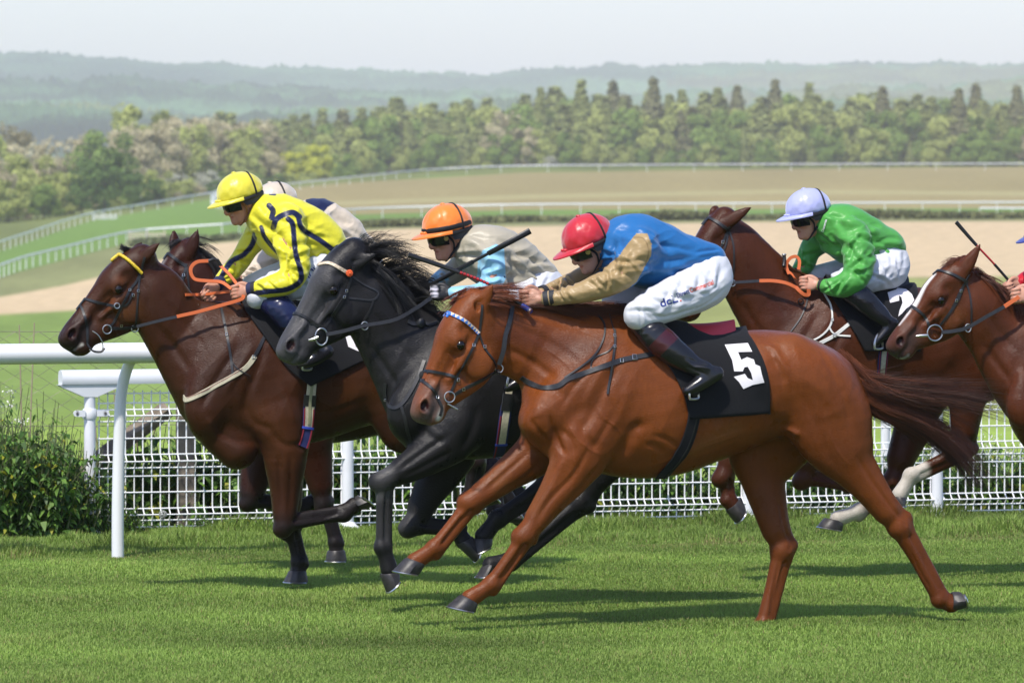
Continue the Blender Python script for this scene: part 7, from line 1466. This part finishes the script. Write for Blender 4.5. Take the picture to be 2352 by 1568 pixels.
    hair(h, 'mane', [[(1150, 694, -.02), (1200, 696, -.05), (1260, 700, -.08), (1300, 712, -.10)], [(1210, 702, -.02), (1270, 706, -.05), (1320, 714, -.08), (1360, 724, -.10)], [(1290, 702, 0), (1340, 704, -.04), (1400, 712, -.07), (1440, 722, -.09)], [(1360, 706, 0), (1400, 704, -.02), (1440, 708, -.04), (1470, 718, -.06)]], 800, .0016, (.012, .020), (.10, .026, .009), (.07, .018, .007), 6, clumps=60)
    hair(h, 'forelock', [[(1072, 672, -.02), (1050, 684, -.05), (1032, 700, -.06), (1020, 716, -.05)], [(1064, 676, .0), (1100, 666, -.05), (1150, 660, -.10), (1200, 656, -.12)], [(1050, 690, -.02), (1090, 672, -.08), (1150, 668, -.12), (1230, 676, -.15)], [(1040, 700, -.03), (1075, 682, -.09), (1140, 676, -.13), (1205, 684, -.15)], [(1058, 690, -.05), (1095, 684, -.10), (1150, 684, -.13), (1195, 688, -.14)]], 800, .0016, (.012, .022), (.16, .040, .012), (.18, .048, .017), 7, clumps=60)
    # ---- bay with yellow browband
    h = H1; fr = h['fr']; b = bridle(h, [(332, 590), (328, 606), (315, 643), (298, 666), (285, 692), (262, 738), (248, 752)], [(256, 592), (271, 586), (291, 596), (311, 613), (324, 626)], [[(166, 702), (178, 690), (191, 686), (231, 696), (264, 703)], [(170, 694), (186, 704), (195, 729), (200, 759), (200, 790)]], [[(328, 606), (320, 643), (316, 693), (312, 744)], [(264, 703), (290, 700), (305, 672)]], M_WSTRAP, .012)
    P, N = surf(fr, h['bvh'], [(254, 593), (271, 586), (291, 596), (311, 613), (324, 626)], 7); bd = MB()
    for i in range(len(P)): bd.ball(P[i] + N[i] * .010, (.0095, .009, .011), 8, 6)
    bd.build('browband_beads', mat('bead_yellow', (.72, .50, .03), .4, noise=(150, .5)), h['brow'])
    strap(h, 'curb_strap', [(252, 754), (275, 754), (300, 752), (314, 748)], .018, M_LEATHER, b, 'head', .005); ring(fr, 'bit_ring', (245, 756), 10, M_STEEL, b, bvh=h['bvh'], lift=.016); ring(fr, 'rein_ring', (309, 754), 8, M_STEEL, b, bvh=h['bvh']); ring(fr, 'noseband_ring', (268, 702), 6, M_STEEL, b, bvh=h['bvh'])
    MB().tube(spl([fr.L(212, 760, -.10), fr.L(226, 770, -.115), fr.L(236, 790, -.11), fr.L(232, 806, -.10), fr.L(205, 803, -.09)], 5), .003, 6).build('bit', M_STEEL, b); MB().tube(spl([fr.L(200, 790, -.08), fr.L(214, 806, -.10), fr.L(232, 808, -.11), fr.L(240, 800, -.10)], 5), .006, 6).build('chin_lead', M_LEATHER, b)
    for q in ((298, 666), (306, 678), (318, 668), (279, 747)): buckle(h, *q, .010)
    rein(h, 'rein', [(314, 750, -.12), (360, 738, -.16), (408, 727, -.18)], .019, M_LEATHER, b); rein(h, 'rein_grip', [(406, 727, -.18), (455, 716, -.19), (505, 702, -.21), (552, 688, -.225), (560, 678, -.205)], .021, M_ORANGE, b, .005)
    rein(h, 'rein_grip', [(425, 677, .06), (470, 676, .02), (521, 670, -.12), (545, 672, -.19)], .018, M_ORANGE, b, .005); rein(h, 'rein_loop', [(480, 599, -.04), (452, 602, -.04), (438, 618, -.05), (446, 640, -.06), (475, 645, -.08), (508, 648, -.12), (532, 664, -.19)], .021, M_ORANGE, b, .005); rein(h, 'rein_loop', [(506, 610, -.04), (528, 632, -.10), (549, 660, -.19)], .019, M_ORANGE, b, .005)
    MB().tube([fr.L(478, 600, -.04), fr.L(490, 596, -.04), fr.L(500, 598, -.04), fr.L(508, 612, -.04)], .011, 8).build('rein_buckle', M_LEATHER, b)
    bp = strap(h, 'breast_girth', [(423, 912), (428, 918), (446, 912), (467, 901), (500, 883), (533, 865), (560, 848), (575, 833), (585, 818)], .030, M_CREAM, h['root'], 'body', .005); strap(h, 'breast_girth_strap', [(581, 824), (596, 797), (608, 773), (628, 752), (640, 742)], .020, M_LEATHER, bp, 'body', .005); strap(h, 'neck_strap', [(508, 708), (511, 722), (521, 769), (531, 826), (535, 860)], .016, M_LEATHER, bp, None, .005); strap(h, 'hanging_strap', [(533, 830), (548, 848), (575, 863)], .006, M_LEATHER, bp, None, .004, .006)
    for q in ((582, 820), (521, 770)): buckle(h, *q, .013, bp)
    strap(h, 'stitching', [(432, 914), (467, 898), (500, 880), (533, 862), (556, 846)], .003, M_REDW, bp, None, .001, .0075)
    saddle_cloth(h, [(556, 706), (600, 765), (660, 845), (712, 886)], [(806, 700), (818, 755), (836, 798), (850, 822)], seed=2); decal(fr, h['cloth_bvh'], [[(792, 766), (818, 760), (832, 785), (845, 812), (822, 806), (800, 796)]], M_WHT, 'number_field', h['root'], .008); decal(fr, h['cloth_bvh'], [[(808, 762), (813, 761), (818, 775), (821, 795), (817, 796), (814, 778)]], M_CLOTH, 'number_stroke', h['root'], .012)
    girth(h, [(716, 858), (713, 900), (709, 950), (703, 995), (694, 1026)], .070, [(1, M_NAVYW, 0, .002, .3, 1), (.78, M_CREAM, .05, .006, 0, .66), (.26, mat('olive_webbing', (.26, .26, .15), .8), .05, .0105, 0, .64), (.12, M_REDW, -.38, .007, .45, 1), (.12, M_REDW, .38, .007, .45, 1), (1.1, M_BLUEW, 0, .009, .66, .69), (1.05, M_LEATHER, 0, .008, .30, .42)])
    saddle(h, 590, 790, 700, 12, M_LEATHER, M_CLOTH); stirrup(J1, (705, 832), -.338, 16)
    hair(h, 'forelock', [[(290, 580, 0), (284, 572, 0), (280, 566, .0), (284, 560, 0)], [(300, 574, 0), (290, 570, -.01), (278, 572, -.01), (276, 566, 0)]], 90, .0022, (.006, .006), BLACK, BLACK, 8); MB().tube([fr.L(279, 575, 0), fr.L(281, 570, 0)], .010, 10).build('plait_band', M_WSTRAP, h['root'])
    kn = MB(); wb = MB(); P = spl(np.array([(335, 600), (352, 612), (378, 632), (405, 660), (431, 688), (461, 708), (500, 716)], float), 7)
    for i, (x, y) in enumerate(P):
        q = fr.L(x, y - 2, -.02); kn.ball(q, (.020, .022, .017), 8, 6)
        if i % 6 == 3: wb.ball(q + (0, -.02, .002), (.009, .009, .009), 8, 6)
    pl = kn.build('plaited_mane', mat('black_plait', BLACK, .45, noise=(90, .5), bump=(150, .6, .004)), h['root']); wb.build('plait_band', M_WSTRAP, pl)
    hair(h, 'tail', [[(1090, 860, 0), (1130, 880, .02), (1180, 900, .02), (1230, 940, .02)], [(1092, 880, 0), (1130, 920, .02), (1170, 960, .02), (1200, 1000, .02)]], 160, .0025, (.02, .03), BLACK, BLACK, 9)
    # ---- bay on the rails
    h = H2; fr = h['fr']; b = bridle(h, [(428, 606), (424, 625), (414, 645), (404, 668), (396, 690)], [(352, 578), (362, 574), (381, 579), (405, 596), (428, 612)], [], [[(428, 612), (432, 640), (434, 670), (430, 700)], [(426, 612), (418, 650), (408, 662)]])
    for q in ((414, 645), (422, 632)): buckle(h, *q, .012)
    hair(h, 'mane', [[(420, 560, 0), (445, 560, -.02), (470, 572, -.04), (490, 585, -.05)], [(445, 575, 0), (470, 578, -.03), (492, 596, -.05), (505, 620, -.06)], [(470, 600, 0), (492, 606, -.03), (508, 625, -.05), (516, 650, -.06)], [(500, 625, 0), (520, 636, -.03), (535, 655, -.05), (540, 680, -.06)]], 600, .0017, (.016, .026), BLACK, BLACK, 10, clumps=50)
    hair(h, 'forelock', [[(425, 560, 0), (410, 556, -.01), (398, 562, -.01), (388, 572, -.01)], [(415, 556, 0), (400, 556, 0), (390, 564, 0), (380, 576, 0)]], 80, .002, (.008, .008), BLACK, BLACK, 11); saddle_cloth(h, [(660, 716), (690, 780), (740, 850)], [(880, 718), (890, 780), (900, 840)], seed=3); saddle(h, 680, 860, 714, 11, M_LEATHER, M_CLOTH)
    # ---- dark grey
    h = H3; fr = h['fr']; rb = mat('cream_browband', (.62, .50, .36), .6, noise=(120, .5)); b = bridle(h, [(812, 612), (808, 630), (806, 640), (795, 671), (775, 705), (758, 733), (747, 750)], [(733, 609), (746, 605), (761, 606), (788, 620), (804, 630)], [[(668, 720), (682, 720), (698, 726), (728, 745), (747, 756)]], [[(810, 636), (838, 655), (868, 671), (858, 688), (828, 687), (801, 684)], [(858, 690), (848, 715), (836, 735)], [(806, 642), (790, 685), (768, 722)]], rb)
    p, n = pt(fr, h['bvh'], 800, 626); ro = MB()
    for k in range(9): ro.ball(p + n * .016 + np.array([math.cos(k * .7), 0, math.sin(k * .7)]) * .012, (.009, .007, .009), 8, 6)
    ro.ball(p + n * .02, (.009, .009, .009), 8, 6); ro.build('rosette', mat('orange_rosette', (.72, .10, .015), .6), b)
    ring(fr, 'bit_ring', (737, 773), 14, M_STEEL, b, bvh=h['bvh'], tr=.005, ry=19, lift=.016); MB().tube(spl([fr.L(709, 781, -.12), fr.L(720, 779, -.128), fr.L(731, 774, -.13)], 4), [.006, .007, .008, .009, .009, .009, .009, .009, .009], 8).build('bit', M_STEEL, b)
    rein(h, 'rein', [(750, 768, -.125), (790, 760, -.14), (835, 748, -.15), (905, 735, -.17), (955, 708, -.17), (990, 684, -.16)], .022, M_LEATHER, b); ring(fr, 'rein_ring', (836, 748), 8, M_STEEL, b, bvh=h['bvh'], ry=9, lift=.02)
    for q in ((795, 668), (789, 682)): buckle(h, *q, .010)
    bp = strap(h, 'breastplate', [(975, 828), (960, 868), (938, 908), (920, 930), (904, 936), (890, 926), (885, 900), (886, 880)], .022, M_LEATHER, h['root'], None, .006); buckle(h, 888, 918, .014, bp); strap(h, 'martingale', [(921, 930), (930, 960), (936, 990), (944, 1015)], .018, M_LEATHER, bp, None, .005); strap(h, 'knotted_strap', [(936, 738), (950, 744), (968, 741), (985, 746), (1004, 740)], .024, M_LEATHER, bp, None, .008); MB().ball(pt(fr, h['bvh'], 966, 742)[0] + (0, -.015, 0), (.026, .018, .030)).build('strap_knot', M_LEATHER, bp)
    saddle_cloth(h, [(1112, 735), (1140, 800), (1170, 880)], [(1330, 735), (1336, 800), (1340, 870)], seed=4); saddle(h, 1120, 1320, 728, 12, M_LEATHER, M_CLOTH); stirrup(J3, (1176, 870), -.338, 17)
    girth(h, [(1168, 888), (1163, 930), (1156, 980), (1150, 1020), (1144, 1045)], .066, [(1, M_NAVYW, 0, .002, .25, 1), (.60, M_CREAM, .05, .006, 0, .76), (.12, M_REDW, -.38, .007, .4, 1), (1.1, M_BLUEW, 0, .009, .72, .76), (1.0, M_LEATHER, 0, .009, .12, .34)])
    B3 = (.008, .0075, .008); hair(h, 'mane', [[(822, 588, 0), (840, 570, -.02), (875, 562, -.03), (918, 570, -.04)], [(840, 598, 0), (865, 578, -.02), (905, 575, -.03), (950, 592, -.04)], [(862, 618, 0), (890, 596, -.02), (930, 594, -.03), (972, 622, -.04)], [(885, 642, 0), (915, 618, -.02), (950, 618, -.03), (985, 640, -.04)], [(908, 664, 0), (938, 642, -.02), (968, 645, -.03), (1000, 668, -.04)], [(930, 682, 0), (960, 668, -.03), (990, 676, -.05), (1015, 700, -.06)], [(965, 706, 0), (990, 700, -.04), (1010, 710, -.06), (1020, 730, -.07)]], 2100, .0016, (.020, .045), B3, B3, 12, len_var=.5, clumps=120)
    hair(h, 'mane', [[(840, 602, -.03), (862, 614, -.08), (890, 640, -.11), (910, 672, -.12)], [(870, 628, -.03), (892, 644, -.08), (920, 672, -.11), (935, 705, -.12)], [(905, 664, -.03), (930, 682, -.08), (950, 706, -.11), (960, 730, -.12)]], 800, .0016, (.016, .024), B3, B3, 13, clumps=60)
    hair(h, 'forelock', [[(790, 566, 0), (800, 560, -.03), (830, 558, -.05), (860, 566, -.06)], [(778, 575, 0), (790, 566, -.03), (815, 564, -.05), (850, 572, -.07)], [(770, 585, 0), (785, 576, -.04), (810, 574, -.07), (835, 580, -.09)]], 420, .0016, (.010, .018), B3, B3, 14, clumps=30)
    hair(h, 'tail', [[(1580, 880, 0), (1640, 900, .03), (1690, 930, .04), (1730, 980, .04)], [(1580, 900, 0), (1630, 940, .03), (1660, 980, .04), (1690, 1020, .04)]], 160, .0025, (.02, .03), B3, B3, 15)
    # ---- chestnut ridden in green
    h = H5; fr = h['fr']; b = bridle(h, [(1676, 520), (1672, 527), (1661, 555), (1650, 582), (1636, 610)], [(1600, 504), (1610, 497), (1622, 498), (1645, 509), (1668, 524), (1676, 531)], [], [[(1674, 530), (1684, 560), (1686, 600), (1683, 640)], [(1672, 528), (1668, 560), (1655, 590)]])
    buckle(h, 1660, 556, .012); ring(fr, 'rein_ring', (1681, 650), 7, M_STEEL, b, bvh=h['bvh']); rein(h, 'rein', [(1684, 649, -.11), (1715, 647, -.13), (1746, 645, -.15)], .019, M_LEATHER, b); rein(h, 'rein_grip', [(1744, 645, -.15), (1775, 645, -.17), (1805, 650, -.19), (1832, 662, -.20)], .022, M_ORANGE, b, .005)
    rein(h, 'rein_loop', [(1801, 606, -.06), (1806, 620, -.06), (1818, 630, -.10), (1826, 640, -.16)], .018, M_ORANGE, b, .005, (.3, -1, 0)); rein(h, 'rein_loop', [(1812, 630, -.10), (1806, 610, -.08), (1814, 594, -.08), (1828, 589, -.08), (1836, 600, -.09), (1834, 620, -.12)], .020, M_ORANGE, b, .005); rein(h, 'rein_loop', [(1828, 660, -.20), (1838, 670, -.21), (1848, 677, -.21), (1857, 676, -.20), (1857, 664, -.20)], .024, M_ORANGE, b, .006)
    MB().tube([fr.L(1801, 586, -.08), fr.L(1802, 598, -.08), fr.L(1800, 612, -.10)], .011, 10).build('whip_handle', M_LEATHER, J5.root); MB().ball(fr.L(1801, 585, -.08), (.015, .015, .007)).build('whip_knob', M_STEEL, J5.root)
    bp = strap(h, 'breast_girth', [(1842, 800), (1873, 792), (1895, 782), (1918, 769), (1950, 744), (1981, 719)], .022, M_WSTRAP, h['root'], 'body', .005); strap(h, 'neck_strap', [(1886, 660), (1896, 680), (1908, 702), (1911, 732), (1902, 755), (1880, 775), (1850, 788)], .011, M_WSTRAP, bp, None, .005); strap(h, 'neck_strap', [(1904, 752), (1912, 764), (1925, 770), (1953, 772)], .011, M_WSTRAP, bp, None, .004, .006); buckle(h, 1916, 770, .015, bp); buckle(h, 1911, 735, .011, bp)
    strap(h, 'thin_cord', [(1856, 680), (1850, 705), (1836, 735), (1812, 768)], .009, M_LEATHER, bp); ring(fr, 'strap_ring', (1838, 692), 6, M_LEATHER, bp, bvh=h['bvh'])
    saddle_cloth(h, [(1898, 668), (1930, 715), (1962, 765), (1985, 806)], [(2104, 662), (2112, 700), (2118, 760), (2112, 806)], seed=5); decal(fr, h['cloth_bvh'], [[(1568 + x / 3, 392 + y / 3) for x, y in ((1412, 838), (1470, 818), (1482, 806), (1540, 815), (1580, 850), (1596, 890), (1575, 925), (1540, 950), (1510, 985), (1485, 1005), (1495, 960), (1515, 910), (1508, 872), (1490, 858), (1492, 895), (1430, 910))]], M_WHT, 'number_two', h['root'], .008)
    girth(h, [(2030, 800), (2026, 840), (2020, 890), (2012, 935)], .060, [(1, M_NAVYW, 0, .002, 0, 1), (.50, M_CREAM, .05, .006, 0, .88), (.10, M_REDW, -.36, .007, 0, 1), (.10, M_REDW, .38, .007, 0, 1)]); saddle(h, 1930, 2085, 652, 11, M_LEATHER, M_NAVYW); stirrup(J5, (2018, 784), -.338, 16)
    kn = MB(); P = spl(np.array([(1690, 514), (1712, 528), (1738, 552), (1762, 576), (1785, 598), (1808, 622), (1830, 640)], float), 4)
    for i, (x, y) in enumerate(P): kn.ball(fr.L(x + 1, y - 2, -.015), (.019, .022, .018), 9, 7)
    kn.build('plaited_mane', mat('brown_plait', (.055, .018, .009), .5, noise=(90, .5), bump=(150, .6, .004)), h['root'])
    hair(h, 'tail', [[(2345, 800, 0), (2390, 815, .02), (2430, 850, .02), (2460, 900, .02)], [(2350, 820, 0), (2385, 850, .02), (2410, 890, .02), (2425, 940, .02)]], 120, .0025, (.02, .03), (.05, .016, .008), (.03, .01, .006), 16)
    # ---- chestnut with the blaze
    h = H6; fr = h['fr']; b = bridle(h, [(2226, 630), (2216, 650), (2205, 670), (2192, 698), (2178, 722), (2160, 746)], [(2140, 627), (2155, 622), (2178, 627), (2201, 636), (2222, 648)], [[(2078, 712), (2088, 703), (2101, 707), (2118, 721), (2130, 737), (2134, 752)]], [[(2219, 650), (2227, 675), (2231, 705), (2231, 742)], [(2214, 652), (2200, 690), (2172, 732)]], None, .017)
    ring(fr, 'bit_ring', (2145, 764), 18, M_STEEL, b, bvh=h['bvh'], tr=.0045, lift=.018); MB().tube([fr.L(2104, 772, -.12), fr.L(2112, 771, -.125), fr.L(2130, 770, -.128)], [.005, .009, .009], 10).build('bit', M_STEEL, b); rein(h, 'rein', [(2163, 763, -.125), (2192, 760, -.14), (2222, 752, -.15), (2268, 726, -.17), (2309, 703, -.18)], .022, M_LEATHER, b); rein(h, 'rein_grip', [(2307, 704, -.18), (2322, 694, -.18), (2340, 682, -.17)], .024, M_ORANGE, b, .005); ring(fr, 'rein_ring', (2222, 753), 7, M_STEEL, b, bvh=h['bvh'], ry=9)
    for q in ((2206, 668), (2196, 690)): buckle(h, *q, .010)
    saddle_cloth(h, [(2490, 735), (2520, 800), (2560, 880)], [(2700, 735), (2710, 800), (2716, 880)], seed=6); saddle(h, 2510, 2700, 728, 12, M_LEATHER, M_CLOTH); CB = (.12, .036, .014)
    hair(h, 'mane', [[(2228, 620, 0), (2250, 622, -.04), (2275, 640, -.07), (2290, 660, -.08)], [(2255, 645, 0), (2275, 650, -.04), (2300, 668, -.07), (2312, 690, -.08)], [(2285, 668, 0), (2305, 674, -.04), (2325, 692, -.07), (2335, 712, -.08)], [(2320, 690, 0), (2345, 696, -.04), (2365, 712, -.07), (2375, 735, -.08)]], 700, .0017, (.012, .020), CB, (.09, .026, .011), 17, clumps=50)
    hair(h, 'forelock', [[(2205, 600, 0), (2190, 598, -.02), (2172, 606, -.03), (2162, 618, -.03)], [(2212, 596, -.01), (2195, 600, -.03), (2180, 612, -.05), (2170, 626, -.06)]], 130, .002, (.008, .010), (.17, .05, .018), (.15, .045, .016), 18)
    hair(h, 'tail', [[(2972, 860, 0), (3030, 880, .02), (3080, 930, .02)], [(2974, 880, 0), (3020, 920, .02), (3050, 970, .02)]], 100, .0025, (.02, .03), CB, CB, 19)
    # ---- writing on the breeches, sock and scarf
    nb, rb_ = mat('lettering_navy', (.012, .030, .20), .7), mat('lettering_red', (.62, .075, .035), .7)
    text_decal(J4.fr, J4.breech_bvh, 'dcL', (1518, 705), (1558, 692), 18, nb, J4.breeches, bold=True); text_decal(J4.fr, J4.breech_bvh, '.', (1561, 692), (1566, 690.5), 14, rb_, J4.breeches, bold=True); text_decal(J4.fr, J4.breech_bvh, 'Direct', (1556, 684), (1585, 672), 11, nb, J4.breeches, bold=True); text_decal(J4.fr, J4.breech_bvh, 'Commercial', (1586, 672), (1640, 652), 11, rb_, J4.breeches, bold=True)
    text_decal(J4.fr, J4.boot_bvh, 'RAB', (1488, 742), (1498, 729), 6, mat('lettering_white', (.7, .7, .7), .7), J4.root, .006, bold=True); text_decal(J1.fr, J1.breech_bvh, 'CROW', (690, 646), (744, 626), 20, nb, J1.breeches, bold=True)
    text_decal(J5.fr, J5.body_bvh, 'Chasemore', (1891, 534), (1901, 500), 5.5, bpy.data.materials['lettering_white'], J5.root, .05, bold=True)
    # ---- whips
    BK = mat('whip_black', (.012, .012, .013), .4, bump=(90, .3, .002)); RD = mat('whip_red', (.42, .015, .02), .45); BG = mat('whip_grip_blue', (.015, .03, .22), .5)
    whip('riding_whip', 'black whip with red wrapped shaft and blue grip in the red capped jockey hand', J4.fr, [(1219, 715, -.13), (1205, 705, -.10), (1128, 655, -.02), (1040, 620, .03), (938, 585, .05)], .0105, [(0, .09, BG, 1.35, 'grip'), (0, .012, M_STEEL, 1.4, 'end_cap'), (.09, .36, BK, .85, 'shaft'), (.36, .62, BK, .62, 'core'), (.38, .61, RD, .82, 'wrapping'), (.61, 1.0, BK, 1.35, 'flap')])
    whip('riding_whip', 'long thick black whip held by the orange capped jockey, flap up to the right', J3.fr, [(960, 672, .05), (985, 656, .03), (1070, 610, -.18), (1150, 567, -.34), (1218, 530, -.38)], .0105, [(0, .2, BK, 1.1, 'grip'), (.2, .52, BK, 1.25, 'shaft'), (.52, .66, BK, .85, 'shaft'), (.66, 1.0, BK, 1.7, 'flap')])
    whip('riding_whip', 'black whip with red middle raised before the jockey in red at the right edge', J6.fr, [(2352, 690, .05), (2330, 660, .07), (2285, 608, .07), (2240, 560, .07), (2196, 510, .07)], .0095, [(0, .45, BK, .85, 'grip'), (.45, .7, RD, .65, 'shaft'), (.7, 1.0, BK, 1.25, 'flap')])
    fr = J3.fr; MB().tube(spl([fr.L(1144, 590, -.245), fr.L(1133, 600, -.25), fr.L(1140, 618, -.25), fr.L(1150, 630, -.25), fr.L(1148, 606, -.25), fr.L(1144, 592, -.245)], 6), .007, 8).build('whip_loop', M_LEATHER, J3.root); MB().ball(fr.L(1152, 640, -.245), (.022, .02, .030)).build('knot', M_LEATHER, J3.root)
LABELS = dict(H4=('chestnut racehorse wearing number 5, stretched out nearest the camera', ), H3=('dark grey racehorse with wild black mane and cream browband',), H1=('leading bay racehorse with yellow beaded browband and orange reins',), H2=('dark bay racehorse showing only its head behind the leading bay',), H5=('chestnut racehorse with plaited mane and white socks under the green jockey',), H6=('chestnut racehorse with white blaze at the right edge',))
HS, JS = {}, {}
for k, S_ in dict(H4=H4S, H3=H3S, H1=H1S, H2=H2S, H5=H5S, H6=H6S).items():
    HS[k] = build_horse(S_); tag(HS[k]['root'], LABELS[k][0], 'horse', 'racehorses galloping')
for k, S_ in dict(J4=J4S, J3=J3S, J1=J1S, J2=J2S, J5=J5S, J6=J6S).items(): JS[k] = build_jockey(S_)
dress_all(HS, JS)
